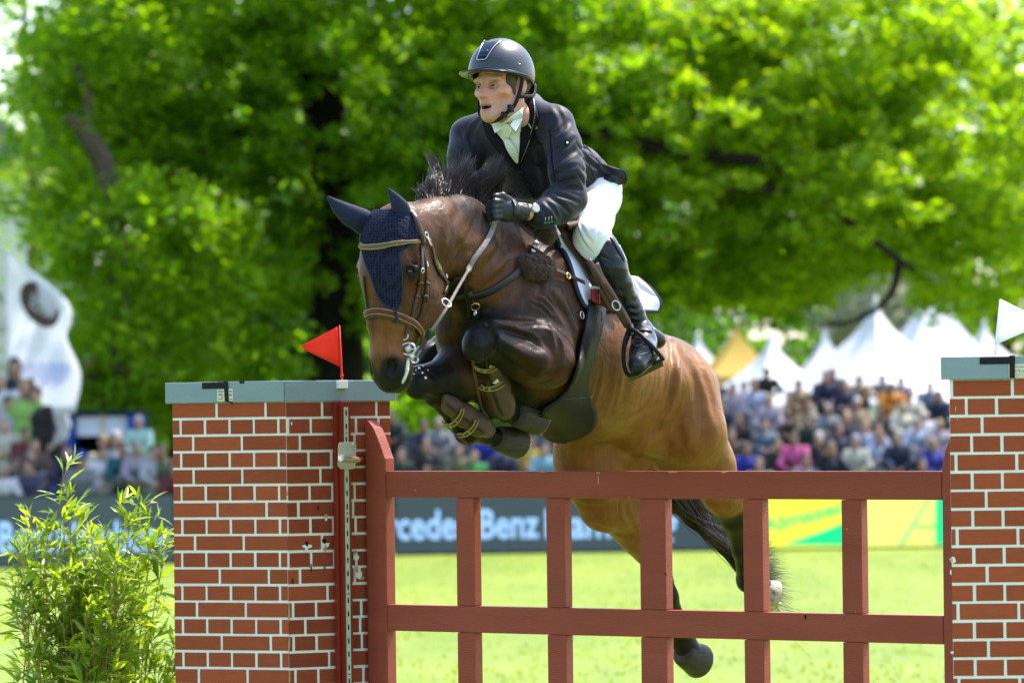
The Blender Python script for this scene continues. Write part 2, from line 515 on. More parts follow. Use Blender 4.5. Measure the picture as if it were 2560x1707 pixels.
# short turf standing on the visible part of the lawn
def turf():
    v = []; f = []
    M_T = leaf_mat('turf blade', (.15, .21, .008), (.20, .25, .014), 0.5, 0.6, 0.3, (1, 1, .4))
    n = 16000
    y = 27 + 40.5 * RS.rand(n) ** 1.2; x = (RS.rand(n) - .5) * y * 0.235; h = RS.uniform(.02, .04, n); w = RS.uniform(.008, .016, n); an = RS.rand(n) * 6.28
    clump = np.sin(x * 2.3 + np.sin(y * .7) * 2) * np.sin(y * .9 + x * .4); k = RS.rand(n) < .55 + .4 * clump
    x, y, h, w, an = (q[k] for q in (x, y, h, w, an)); n = len(x)
    dx, dy = np.cos(an) * w, np.sin(an) * w; lx_, ly_ = RS.normal(0, .018, n), RS.normal(0, .018, n)
    V = np.stack([np.stack([x - dx, y - dy, np.full(n, -.02)], 1), np.stack([x + dx, y + dy, np.full(n, -.02)], 1), np.stack([x + lx_, y + ly_, h - .02], 1)], 1).reshape(-1, 3)
    me = bpy.data.meshes.new('grass'); me.vertices.add(3 * n); me.vertices.foreach_set('co', V.astype(np.float32).ravel())
    me.loops.add(3 * n); me.loops.foreach_set('vertex_index', np.arange(3 * n, dtype=np.int32)); me.polygons.add(n); me.polygons.foreach_set('loop_start', np.arange(0, 3 * n, 3, dtype=np.int32)); me.update(calc_edges=True)
    tag(link('grass', me, None, M_T), 'short mown grass covering the showground', None, None, 'stuff')
turf()

# ---- advertising boards
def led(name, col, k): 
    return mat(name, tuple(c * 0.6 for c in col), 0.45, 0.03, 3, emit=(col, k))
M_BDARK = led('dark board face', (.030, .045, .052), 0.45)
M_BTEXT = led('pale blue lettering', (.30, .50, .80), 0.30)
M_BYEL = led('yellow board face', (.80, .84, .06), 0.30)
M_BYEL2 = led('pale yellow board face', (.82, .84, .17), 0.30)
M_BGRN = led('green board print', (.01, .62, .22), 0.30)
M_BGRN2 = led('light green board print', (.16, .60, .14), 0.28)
M_BFRAME = mat('black board frame', (.015, .015, .017), 0.5)
def gpt(px, Y): p = P(px, 1000, Y); p.z = -0.02; return p
def board(p, q, face, label, cat='advertising board', h=1.0):
    ax = (q - p); L = ax.length; ax.normalize(); n = Vector((ax.y, -ax.x, 0))
    root = empty('advertising_board', p, label, cat, 'advertising boards round the arena')
    MB().box(p + ax * .01 - n * .10, ax * (L - .02), n * .10, UPV * h).build('cabinet', M_BFRAME, root)
    MB().box(p + ax * .03 + UPV * .03 + n * .003, ax * (L - .06), n * .012, UPV * (h - .06)).build('face', face, root)
    return root, ax, n, L
UPV = Vector((0, 0, 1))
A0, A1, A2, A3, A4 = gpt(-330, 63.2), gpt(436, 64.4), gpt(980, 67.6), gpt(1850, 68.05), gpt(2140, 68.15)
A5 = gpt(2760, 68.6)
bl1, ax1, n1_, L1 = board(A0, A1, M_BDARK, 'dark grey board with pale blue lettering behind the bamboo plant')
mid = gpt(700, 66)
bl2, ax2, n2_, L2 = board(A1 + (A2 - A1) * .004, A2 - (A2 - A1) * .004, M_BDARK, 'dark grey board mostly hidden by the left brick pillar')
bl3, ax3, n3_, L3 = board(A2 - (A2 - A1) * 0.0 , A3, M_BDARK, 'dark grey board with pale blue lettering behind the gate under the horse')
bl4, ax4, n4_, L4 = board(A3 + (A4 - A3) * .002, A4, M_BYEL, 'yellow board with a green wedge and slanted green lettering')
bl5, ax5, n5_, L5 = board(A4 + (A5 - A4) * .002, A5, M_BYEL2, 'pale yellow board with a large thin green letter A')
def board_text(txt, p, ax, n, s_left, s_right, z, size, root, m, rot=0.0, sx=None):
    me = text_mesh(txt, size, 'lettering', 0.0, 0.012)
    xs = [v.co.x for v in me.vertices]; w = max(xs) - min(xs); k = (s_right - s_left) / w
    me.transform(Matrix.Translation((-min(xs), 0, 0))); me.transform(Matrix.Diagonal((k, 1, 1, 1)))
    if rot: me.transform(Matrix.Rotation(rot, 4, 'Z'))
    o = p + ax * s_left + n * .018; o.z = z - .02
    split_islands(place_text(me, 'lettering', o, ax, UPV, m, root), 'letter')
def text_mesh(txt, size, name='lettering', extrude=0.0, bold=0.0, shear=0.0, spacing=1.0):
    cu = bpy.data.curves.new(name, 'FONT'); cu.body = txt; cu.size = size; cu.extrude = extrude; cu.offset = bold; cu.shear = shear
    cu.space_character = spacing; cu.resolution_u = 3
    ob = bpy.data.objects.new('tmp', cu); COL.objects.link(ob)
    dg = bpy.context.evaluated_depsgraph_get()
    me = bpy.data.meshes.new_from_object(ob.evaluated_get(dg))
    bpy.data.objects.remove(ob); bpy.data.curves.remove(cu); me.name = name
    return me
def place_text(me, name, origin, ax, ay, m, parent):
    ax = Vector(ax).normalized(); ay = Vector(ay).normalized(); az = ax.cross(ay)
    MM = Matrix((ax, ay, az)).transposed().to_4x4(); MM.translation = Vector(origin)
    me.transform(MM); return link(name, me, parent, m)
def along(px, p, ax, n):       # distance along a board of a photograph column
    return (on_plane(px, 1300, p, n) - p).dot(ax)
def zat(px, py, p, n): return on_plane(px, py, p, n).z + .02
board_text('Mercedes-Benz', A2, ax3, n3_, along(868, A2, ax3, n3_), along(1347, A2, ax3, n3_), zat(1200, 1344, A2, n3_), .60, bl3, M_BTEXT)
board_text('Hamburg', A2, ax3, n3_, along(1363, A2, ax3, n3_), along(1694, A2, ax3, n3_), zat(1500, 1342, A2, n3_), .60, bl3, M_BTEXT)
board_text('Mercedes-Benz', A0, ax1, n1_, along(-300, A0, ax1, n1_), along(131, A0, ax1, n1_), zat(100, 1378, A0, n1_), .60, bl1, M_BTEXT)
board_text('Hamburg', A0, ax1, n1_, along(143, A0, ax1, n1_), along(420, A0, ax1, n1_), zat(300, 1376, A0, n1_), .60, bl1, M_BTEXT)
def bpoly(name, pts, p, n, lift, m, root):
    MB().prism([on_plane(x, y, p + n * (.016 + lift), n) for x, y in pts], n * .003).build(name, m, root)
bpoly('green_wedge', [(1958, 1361), (2050, 1330), (2140, 1294), (2140, 1363)], A3, n4_, 0.002, M_BGRN, bl4)
board_text('Almased', A3, ax4, n4_, along(1905, A3, ax4, n4_), along(2128, A3, ax4, n4_), zat(1915, 1334, A3, n4_), .30, bl4, M_BGRN2, math.radians(13.5))
bpoly('green_stroke', [(2247, 1362), (2256, 1362), (2330, 1240), (2322, 1240)], A4, n5_, 0.002, M_BGRN, bl5)
bpoly('green_stroke', [(2287, 1311), (2292, 1320), (2338, 1320), (2338, 1311)], A4, n5_, 0.006, M_BGRN2, bl5)
bpoly('green_stroke', [(2338, 1232), (2380, 1232), (2380, 1361), (2338, 1361)], A4, n5_, 0.004, M_BGRN, bl5)

# ---- the stand behind the boards
M_STAND = mat('grey stand decking', (.10, .10, .10), 0.8, 0.2, 3)
def tier(px0, px1, Y, z, d=0.92):
    a, b = gpt(px0, Y), gpt(px1, Y)
    return a, b
stand_l = MB(); stand_r = MB()
ROWS = []
for k in range(8):
    Y = 70.8 + .95 * k; z = 0.05 + 0.24 * k
    ROWS.append((Y, z))
    for st, p0_, p1_ in ((stand_l, -420, 690), (stand_r, 860, 2800)):
        if st is stand_l and k > 4: continue
        a = gpt(p0_, Y - .35); b = gpt(p1_, Y - .35)
        st.box((a.x, Y - .35, -.02), (b.x - a.x, 0, 0), (0, .94, 0), (0, 0, z + .02))
for nm, st, lb in (('grandstand', stand_r, 'grey stepped grandstand under the crowd right of the horse'), ('grandstand', stand_l, 'grey stepped grandstand under the crowd on the left')):
    o = st.build(nm, M_STAND, None); tag(o, lb, 'grandstand', 'grandstands')

# ---- marquee tents
M_TENT = mat('white tent canvas', (.60, .60, .63), 0.75, 0.03, 1.2)
M_TENTY = mat('yellow tent canvas', (.40, .27, .05), 0.7, 0.06, 1.2)
M_POLE = mat('aluminium tent pole', (.5, .5, .5), 0.4, metal=0.6)
def tent(px, py, Y, half, eave, m, label, turn=0.35):
    top = P(px, py, Y)
    root = empty('marquee_tent', (top.x, top.y, 0), label, 'tent', 'pagoda tents behind the grandstand', turn)
    rows = 9; v = []; f = []; zt = top.z
    for i in range(rows + 1):
        t = i / rows; r = half * (0.012 + 0.988 * t ** 1.38); z = zt - (zt - eave) * t ** 0.86
        for k in range(16):
            an = 2 * math.pi * k / 16; c, s_ = math.cos(an), math.sin(an); q = r / max(abs(c), abs(s_))
            v.append((q * c, q * s_, z))
    for i in range(rows):
        for k in range(16):
            k2 = (k + 1) % 16; f.append((i * 16 + k, (i + 1) * 16 + k, (i + 1) * 16 + k2, i * 16 + k2))
    me = mesh(v, f, 'roof_canvas'); o = link('roof_canvas', me, root, m, False); o.location = (0, 0, 0); o.rotation_euler = (0, 0, 0)
    vb = MB()
    for (sx, sy, ex, ey) in ((-1, -1, 1, -1), (1, -1, 1, 1), (1, 1, -1, 1), (-1, 1, -1, -1)):
        a = Vector((sx * half, sy * half, eave)); b = Vector((ex * half, ey * half, eave)); nn = (b - a).normalized().cross(UPV)
        vb.box(a - UPV * .38, b - a, nn * .02, UPV * .38)
    o = vb.build('valance', m, root); o.location = (0, 0, 0); o.rotation_euler = (0, 0, 0)
    for sx in (-1, 1):
        for sy in (-1, 1):
            o = MB().tube([(sx * half * .97, sy * half * .97, 0), (sx * half * .97, sy * half * .97, eave)], .05, 8).build('corner_pole', M_POLE, root); o.location = (0, 0, 0); o.rotation_euler = (0, 0, 0)
    o = MB().ball((0, 0, zt + .03), .06, 8, 5).build('finial', M_POLE, root, True); o.location = (0, 0, 0); o.rotation_euler = (0, 0, 0)
    return root
tent(2330, 682, 104, 1.75, 2.5, M_TENT, 'white pagoda tent with the tallest peak, nearest to the right pillar', .30)
tent(2188, 752, 98, 1.95, 2.3, M_TENT, 'white pagoda tent with a broad peak left of the tallest tent', .75)
tent(2062, 822, 112, 1.6, 2.2, M_TENT, 'small white pagoda peak tucked under the drooping oak branch', .15)
tent(1928, 838, 101, 1.5, 2.2, M_TENT, 'white pagoda tent right of the yellow tent', .5)
tent(1842, 805, 106, .85, 3.0, M_TENTY, 'yellow pointed tent between two white tents', .2)
tent(1745, 838, 108, 1.5, 2.3, M_TENT, 'white pagoda tent partly behind the horse', .4)
tent(2460, 810, 110, 1.9, 2.3, M_TENT, 'white pagoda tent half hidden by the right pillar', .55)

# ---- blue cabin, feather banner on the left
M_BLUE = mat('royal blue cabin paint', (.010, .055, .27), 0.5, 0.08, 2)
M_NAVY = mat('dark roof edge', (.012, .016, .03), 0.5)
M_PANEL = mat('pale window panel', (.55, .60, .72), 0.35, 0.05, 2)
M_INTER = mat('dim cabin interior', (.05, .06, .05), 0.8, 0.3, 2)
YB = 74.2
cb0 = gpt(94, YB); cb1 = gpt(347, YB); zt = P(220, 1028, YB).z; cw = cb1.x - cb0.x
cabin = empty('commentary_cabin', (cb0.x, YB, 0), 'royal blue cabin with a wide window behind the left crowd', 'cabin')
def cbox(name, x0, x1, y0, y1, d, m, yo=0.0):
    a = P(x0, y1, YB); b = P(x1, y0, YB)
    return MB().box((a.x, YB + yo, a.z), (b.x - a.x, 0, 0), (0, d, 0), (0, 0, b.z - a.z)).build(name, m, cabin)
cbox('wall', 94, 184, 1036, 1395, 2.0, M_BLUE)
cbox('wall', 322, 347, 1036, 1395, 2.0, M_BLUE)
cbox('wall', 184.2, 321.8, 1150, 1395, 1.9, M_BLUE, .01)
cbox('roof', 90, 351, 1025, 1035.6, 2.1, M_NAVY, -.05)
cbox('back_wall', 184.2, 321.8, 1036, 1149, .05, M_INTER, 1.9)
cbox('window_pane', 190, 248, 1041, 1090, .03, M_PANEL, .12)
cbox('window_pane', 262, 316, 1040, 1088, .03, M_PANEL, .12)
cbox('window_post', 249, 260, 1036, 1149, .08, mat('pale post', (.5, .5, .35), .6), .1)
cbox('window_sill', 184.2, 321.8, 1140, 1150, .3, M_NAVY, -.08)
M_BANNER = cloth_mat('white banner cloth', (.88, .88, .92), .68)
M_EMB = mat('dark brown emblem print', (.075, .05, .045), 0.8)
M_BTX = mat('blue banner print', (.20, .28, .62), 0.8)
YN = 71.5
banner = empty('feather_banner', (P(14, 1300, YN).x, YN, 0), 'white wind filled banner with a dark round emblem above the left crowd', 'banner')
left_e = [(14, 626), (15, 700), (17, 800), (19, 890), (24, 940), (40, 990), (60, 1025)]
right_e = [(16, 626), (80, 678), (165, 749), (178, 800), (166, 846), (202, 935), (186, 1034)]
cols = 14; rows = 6; v = []; f = []
le = smoothpts([(x, y, 0) for x, y in left_e], 24); re_ = smoothpts([(x, y, 0) for x, y in right_e], 24)
def ban(s, t, off=0.0):
    i = t * 24; k = min(int(i), 23); u = i - k
    a = le[k].lerp(le[k + 1], u); b = re_[k].lerp(re_[k + 1], u); q = a.lerp(b, s)
    return P(q.x, q.y, YN + .16 * math.sin(s * 5.2 + t * 4) * s - off)
for j in range(25):
    for i in range(cols + 1): v.append(ban(i / cols, j / 24))
for j in range(24):
    for i in range(cols):
        a = j * (cols + 1) + i; f.append((a, a + 1, a + cols + 2, a + cols + 1))
o = obj('banner_cloth', v, f, M_BANNER, banner, True); so = o.modifiers.new('thickness', 'SOLIDIFY'); so.thickness = .006
MB().tube([(P(12, 1300, YN).x, YN, 0), P(12, 900, YN), P(11, 700, YN), P(14, 622, YN)], [.03, .025, .015, .01], 8).build('banner_pole', M_POLE, banner, True)
def ban_px(x, y, off):
    # nearest cloth point below a photograph pixel
    ts = min(range(25), key=lambda j: abs(le[j].y + (re_[j].y - le[j].y) * .5 - y)) / 24
    i = int(ts * 24); a, b = le[i], re_[i]; s_ = (x - a.x) / max(1, b.x - a.x)
    q = P(x, y, YN + .16 * math.sin(s_ * 5.2 + ts * 4) * s_ - off); return q
em = []
for k in range(20):
    an = 2 * math.pi * k / 20; em.append(ban_px(99 + 49 * math.cos(an) * 1 + 8 * math.sin(an), 761 + 56 * math.sin(an) + 15 * math.cos(an), .03))
c0 = sum(em, Vector()) / 20
obj('emblem', [c0 + Vector((0, -.03, 0))] + em, [(0, i + 1, (i + 1) % 20 + 1) for i in range(20)], M_EMB, banner)
me = text_mesh('850', .36, 'emblem_lettering', 0, .004)
xs = [q.co.x for q in me.vertices]; me.transform(Matrix.Translation((-(min(xs) + max(xs)) / 2, -.13, 0))); me.transform(Matrix.Rotation(-.32, 4, 'Z')); me.transform(Matrix.Diagonal((.52, 1.0, 1, 1)))
place_text(me, 'emblem_lettering', c0 + Vector((0, -.07, 0)), (1, 0, 0), UPV, M_BANNER, banner)
for k in range(15):
    x = 46 + k * 8.8; y0 = 903 + (k % 3) * 4; y1 = 905 + [30, 44, 36, 52, 60, 44, 66, 58, 62, 48, 66, 54, 60, 46, 34][k]
    MB().prism([ban_px(x, y0, .05), ban_px(x + 3.6, y0, .05), ban_px(x + 4.2, y1, .05), ban_px(x + .6, y1, .05)], Vector((0, -.004, 0))).build('blue_print', M_BTX, banner)

# ---- trees
M_BARK = mat('dark furrowed bark', (.016, .013, .010), 0.9, 0.3, 6, bump=0.5, bscale=20, stretch=(1, 1, .3))
M_BARK2 = mat('grey brown bark', (.085, .066, .050), 0.9, 0.3, 6, bump=0.5, bscale=20, stretch=(1, 1, .3))
M_LF = leaf_mat('fresh spring leaf', (.078, .188, .005), (.200, .320, .010), 0.60, 0.5, 0.35, (1.0, 1.0, .30))
M_LF2 = leaf_mat('yellow green sunlit leaf', (.120, .235, .006), (.275, .375, .012), 0.60, 0.5, 0.35, (1.0, 1.0, .30))  # lighter leaf copy; sun on the oak's right side put into its colour
M_LF3 = leaf_mat('deep green leaf', (.028, .095, .004), (.085, .185, .008), 0.5, 0.55, 0.35, (.9, 1, .35))
M_LFP = leaf_mat('pale blossom leaf', (.26, .27, .20), (.50, .50, .40), 0.45, 0.6, 0.2, (1, 1, .8))
def leaf_cloud(centres, rad, per, size, flat=0.6, hang=0.15):
    """many small leaf blades gathered in tufts"""
    c = np.repeat(np.asarray(centres), per, 0); n = len(c)
    off = RS.normal(size=(n, 3)); off /= np.linalg.norm(off, axis=1)[:, None] + 1e-6
    r = np.repeat(np.asarray(rad), per) if hasattr(rad, '__len__') else rad
    off *= (RS.rand(n) ** .45)[:, None] * (r[:, None] if hasattr(r, '__len__') else r) * np.array([1, 1, flat])
    p = c + off
    nr_ = RS.normal(size=(n, 3)); nr_[:, 2] = np.abs(nr_[:, 2]) + .5; nr_ /= np.linalg.norm(nr_, axis=1)[:, None]
    t = RS.normal(size=(n, 3)); t -= (t * nr_).sum(1)[:, None] * nr_; t /= np.linalg.norm(t, axis=1)[:, None]
    b = np.cross(nr_, t); s_ = size * RS.uniform(.6, 1.35, n)[:, None]
    q = [p - t * s_ * .55, p + b * s_ * .32 - t * s_ * .05, p + t * s_ * .55 - nr_ * s_ * hang, p - b * s_ * .32 - t * s_ * .05]
    V = np.stack(q, 1).reshape(-1, 3)
    return V
def leaf_obj(name, V, m, parent):
    n = len(V) // 4
    me = bpy.data.meshes.new(name); me.vertices.add(len(V)); me.vertices.foreach_set('co', V.astype(np.float32).ravel())
    me.loops.add(len(V)); me.loops.foreach_set('vertex_index', np.arange(len(V), dtype=np.int32))
    me.polygons.add(n); me.polygons.foreach_set('loop_start', np.arange(0, len(V), 4, dtype=np.int32)); me.update(calc_edges=True)
    return link(name, me, parent, m)
def in_ellipsoids(n, ells, shell=0.35):
    out = []
    vol = np.array([e[1][0] * e[1][1] * e[1][2] for e in ells]); pr = vol / vol.sum()
    for e, k in zip(ells, RS.multinomial(n, pr)):
        d = RS.normal(size=(k, 3)); d /= np.linalg.norm(d, axis=1)[:, None]
        r = (shell + (1 - shell) * RS.rand(k)) ** .6
        out.append(np.array(e[0]) + d * r[:, None] * np.array(e[1]))
    return np.concatenate(out)
def E(px, py, Y, rx, ry, rz): return (tuple(P(px, py, Y)), (rx, ry, rz))
def limb(mb, pts, r0, r1):
    p = smoothpts(pts, 18); mb.tube(p, [r0 + (r1 - r0) * i / 18 for i in range(19)], 8)
def tree(label, base, trunk_pts, r0, r1, limbs, groups, bark=M_BARK, cat='tree', grp='trees behind the arena', name='leafy_tree'):
    root = empty(name, base, label, cat, grp)
    mb = MB(); limb(mb, trunk_pts, r0, r1); mb.build('trunk', bark, root, True)
    for lb in limbs:
        mb = MB(); limb(mb, lb[0], lb[1], lb[2]); mb.build('limb', bark, root, True)
    for (cent, rad, per, size, m, nm) in groups:
        o = leaf_obj(nm, leaf_cloud(cent, rad, per, size), m, root); o['kind'] = 'stuff'
    return root
# big oak: trunk left of the horse, limbs sweeping right
YT = 82.0
tb = P(842, 1300, YT); tb.z = -.1
c_left = in_ellipsoids(900, [E(560, 300, YT, 3.2, 3.5, 3.2), E(420, 620, YT - 1, 2.5, 3.0, 2.2), E(640, 760, YT - 1.5, 2.6, 2.5, 1.5), E(900, 260, YT - 1, 2.7, 3.0, 2.6), E(300, 250, YT, 2.0, 3, 2.2)])
c_top = in_ellipsoids(420, [E(520, -420, YT, 4.6, 4.5, 3.2), E(1150, -250, YT - 1.5, 3.4, 2.5, 2.0)])
c_mid = in_ellipsoids(760, [E(1150, 330, YT - 1.5, 3.0, 3, 2.6), E(1180, 700, YT, 3.0, 2.5, 1.9), E(1420, 160, YT - 1, 2.6, 3, 2.0), E(980, 950, YT + 2, 2.2, 2, 1.0)])
c_right = in_ellipsoids(1300, [E(1750, 250, YT, 2.7, 3, 2.4), E(1700, 560, YT, 2.2, 2.5, 1.5), E(2050, 480, YT, 2.6, 3, 1.9), E(2350, 330, YT + 1, 2.4, 3, 2.7), E(1560, 690, YT, 1.6, 2, .75), E(1880, 700, YT, 1.9, 2.2, .60), E(2420, 640, YT + 1, 1.7, 2.4, 1.2), E(2100, 120, YT, 2.6, 3, 2.0)])
c_shade = in_ellipsoids(330, [((-3.2, 72.5, 12.6), (5.2, 3.4, 1.9))], .1)  # unseen crown piece added high up to shade the left stand
c_front = in_ellipsoids(90, [E(1650, 420, YT - 3, 2.0, .6, .8), E(2050, 480, YT - 3, 2.2, .6, .9), E(1850, 300, YT - 3, 1.6, .6, .6)], .0)
def keep(c, x0, x1, y0, y1, frac, front):
    k = []
    for q in c:
        x, y = pix(q); k.append(not (x0 < x < x1 and y0 < y < y1 and q[1] < front and RS.rand() < frac))
    return c[np.array(k)]
c_left = keep(c_left, 770, 905, 170, 1000, .85, YT + .4); c_mid = keep(c_mid, 770, 905, 170, 1000, .85, YT + .4); c_top = keep(c_top, 780, 890, 120, 400, .6, YT)
c_left = keep(c_left, 0, 110, 0, 700, .8, YT + 9)
oak = tree('broad oak with a dark trunk and long limbs spreading over the whole background', (tb.x, tb.y, 0),
     [tb, P(838, 1000, YT), P(835, 700, YT), P(828, 400, YT), P(790, 150, YT), P(770, -150, YT)], .62, .30,
     [([P(832, 480, YT), P(1000, 200, YT), P(1250, 40, YT - .5), P(1500, -60, YT)], .24, .08),
      ([P(835, 560, YT), P(1150, 330, YT - 1.5), P(1480, 330, YT - 2.8), P(1640, 372, YT - 2.8), P(1800, 392, YT - 2.8), P(1960, 420, YT - 2.8), P(2130, 560, YT - 2.8), P(2290, 680, YT - 2.8)], .19, .05),
      ([P(1480, 330, YT - 2.8), P(1580, 400, YT - 2.8), P(1700, 452, YT - 2.8), P(1800, 470, YT - 2.8), P(2000, 480, YT - 2.8), P(2130, 520, YT - 2.8)], .12, .04),
      ([P(1700, 385, YT - 2.8), P(1820, 290, YT - 2.8), P(1920, 252, YT - 2.8), P(2010, 300, YT - 2.8)], .09, .04),
      ([P(2250, 650, YT - 2.8), P(2225, 740, YT - 2.4), P(2140, 800, YT - 2.4), P(2050, 815, YT - 2.4)], .08, .03),
      ([P(830, 420, YT), P(650, 330, YT - .6), P(480, 380, YT - .8), P(330, 470, YT - 1)], .18, .04),
      ([P(834, 640, YT), P(960, 640, YT - .6), P(1150, 620, YT - .8), P(1350, 660, YT - .8)], .13, .04)],
     [(c_left, .42, 46, .19, M_LF, 'crown'), (c_top, .6, 50, .20, M_LF, 'crown'), (c_shade, .6, 46, .20, M_LF, 'crown'), (c_mid, .42, 46, .19, M_LF, 'crown'), (c_right, .38, 40, .185, M_LF2, 'crown'), (c_front, .30, 34, .18, M_LF2, 'crown')], name='oak_tree')
# broken-topped tree on the left
YL2 = 77.0
lb_ = P(300, 1300, YL2); lb_.z = -.1
c2_ = in_ellipsoids(430, [E(150, 330, YL2 + 1.5, 1.4, 2, 2.2), E(360, 640, YL2 - .6, 2.0, 1, 1.5), E(320, 900, YL2 - .8, 2.0, 1, 1.1), E(380, 930, YL2 + 1.5, 2.0, 2, .8), E(230, 60, YL2 + 1, 1.6, 2, 1.5)])
c2_ = keep(c2_, -200, 120, -200, 900, .7, 999)
tree('left tree with a bent grey brown broken limb among leaves', (lb_.x, lb_.y, 0),
     [lb_, P(300, 900, YL2), P(290, 600, YL2), P(262, 420, YL2), P(205, 320, YL2), P(172, 290, YL2)], .26, .13,
     [([P(212, 325, YL2), P(222, 250, YL2), P(205, 200, YL2), P(190, 160, YL2)], .12, .06)],
     [(c2_, .55, 44, .18, M_LF, 'crown')], M_BARK2)
# sparse pale tree far left, letting the white sky through
YS = 95.0
sb = P(70, 1300, YS); sb.z = -.1
cs = in_ellipsoids(120, [E(30, 150, YS, 1.6, 2, 2.4), E(120, 330, YS, 1.2, 2, 2.0), E(60, 560, YS, 1.5, 2, 1.4)])
tree('sparse pale green birch in front of the bright sky at far left', (sb.x, sb.y, 0),
     [sb, P(75, 800, YS), P(85, 500, YS), P(60, 200, YS), P(70, -200, YS)], .14, .05,
     [([P(80, 600, YS), P(110, 500, YS), P(75, 380, YS)], .05, .02), ([P(76, 700, YS), P(110, 620, YS), P(130, 560, YS)], .05, .02)],
     [(cs, .55, 40, .13, M_LF2, 'crown')], M_BARK2, name='birch_tree')
# far trees closing the view
def far_tree(px, Y, top, bot, w, m, label, n=260, size=.24, bark=M_BARK):
    b = P(px, 1300, Y); b.z = -.1; zt_, zb_ = P(px, top, Y).z, P(px, bot, Y).z; zc, rz = (zt_ + zb_) / 2, (zt_ - zb_) / 2
    c = in_ellipsoids(n, [((b.x, Y, zc), (w, w * .8, rz)), ((b.x + w * .4, Y - .5, zc - rz * .4), (w * .7, w * .6, rz * .5)), ((b.x - w * .45, Y, zc - rz * .2), (w * .7, w * .6, rz * .6))], .3)
    tree(label, (b.x, Y, 0), [b, Vector((b.x + .2, Y, zc * .5)), Vector((b.x, Y, zc)), Vector((b.x + .1, Y, zt_ * .95))], .3, .08, [], [(c, .8, 46, size, m, 'crown')], bark)
far_tree(640, 112, 250, 1090, 4.0, M_LF3, 'deep green tree standing behind the left part of the oak', 340)
far_tree(900, 118, 300, 1100, 4.6, M_LF3, 'deep green tree directly behind the oak trunk', 340)
far_tree(1330, 114, 320, 1090, 4.8, M_LF3, 'deep green tree behind the rider', 340)
far_tree(1700, 122, 200, 880, 4.6, M_LF3, 'deep green tree above the yellow tent', 320)
far_tree(2080, 126, -50, 830, 4.8, M_LF3, 'deep green tree behind the drooping oak limb', 320)
far_tree(2500, 120, -250, 900, 5.2, M_LF2, 'tall yellow green tree behind the right pillar', 360)
far_tree(700, 124, -260, 700, 4.6, M_LF3, 'tall green tree behind the top left of the oak', 380)
far_tree(1180, 126, -300, 600, 4.8, M_LF3, 'tall green tree behind the rider and the oak top', 380)
far_tree(1560, 128, -300, 520, 4.6, M_LF, 'tall mid green tree behind the right oak limbs', 380)
far_tree(560, 121, -200, 600, 3.0, M_LF, 'mid green tree behind the broken grey limb', 300)
far_tree(2235, 118, 690, 900, 1.6, M_LFP, 'pale whitish shrub between the two tallest tents', 110, .16)
far_tree(430, 116, 560, 1100, 2.4, M_LF, 'mid green tree behind the brown jacket man', 220)
# far-off wood closing the horizon all round
M_LFW = leaf_mat('far wood leaf', (.030, .085, .008), (.085, .16, .015), 0.4, 0.6, 0.2, (.9, 1, .35))
ang = RS.uniform(-.55, .55, 2600); dist = RS.uniform(150, 190, 2600)
cw_ = np.stack([np.sin(ang) * dist, np.cos(ang) * dist, np.abs(RS.normal(0, 1, 2600)) * 3.2 + .5], 1)
o = leaf_obj('wood', leaf_cloud(cw_, 1.6, 22, .75), M_LFW, None); tag(o, 'far off green wood along the horizon', None, None, 'stuff')
# pale house front glimpsed at the far left
M_HOUSE = mat('pale rendered wall', (.62, .60, .58), 0.8, 0.06, 1)
hb = P(-60, 1300, 150)
house = empty('pale_house', (hb.x, 150, 0), 'pale house wall glimpsed between leaves at far left', 'house')
z1 = P(0, 420, 150).z
xw = P(190, 900, 150).x - P(-420, 900, 150).x; x0_ = P(-420, 900, 150).x
MB().box((x0_, 150, -.05), (xw, 0, 0), (0, 7, 0), (0, 0, z1)).build('wall', M_HOUSE, house)
MB().prism([Vector((x0_ - .3, 149.6, z1 - .05)), Vector((x0_ + xw + .3, 149.6, z1 - .05)), Vector((x0_ + xw * .5, 149.6, z1 + 2.6))], Vector((0, 7.6, 0))).build('roof', mat('grey slate roof', (.16, .16, .17), .6), house)
for k in range(3):
    for r in range(2):
        MB().box((x0_ + xw * (.2 + .27 * k), 149.9, .9 + 2.7 * r), (.9, 0, 0), (0, .12, 0), (0, 0, 1.3)).build('window', mat('dark window glass', (.05, .06, .07), .1), house)
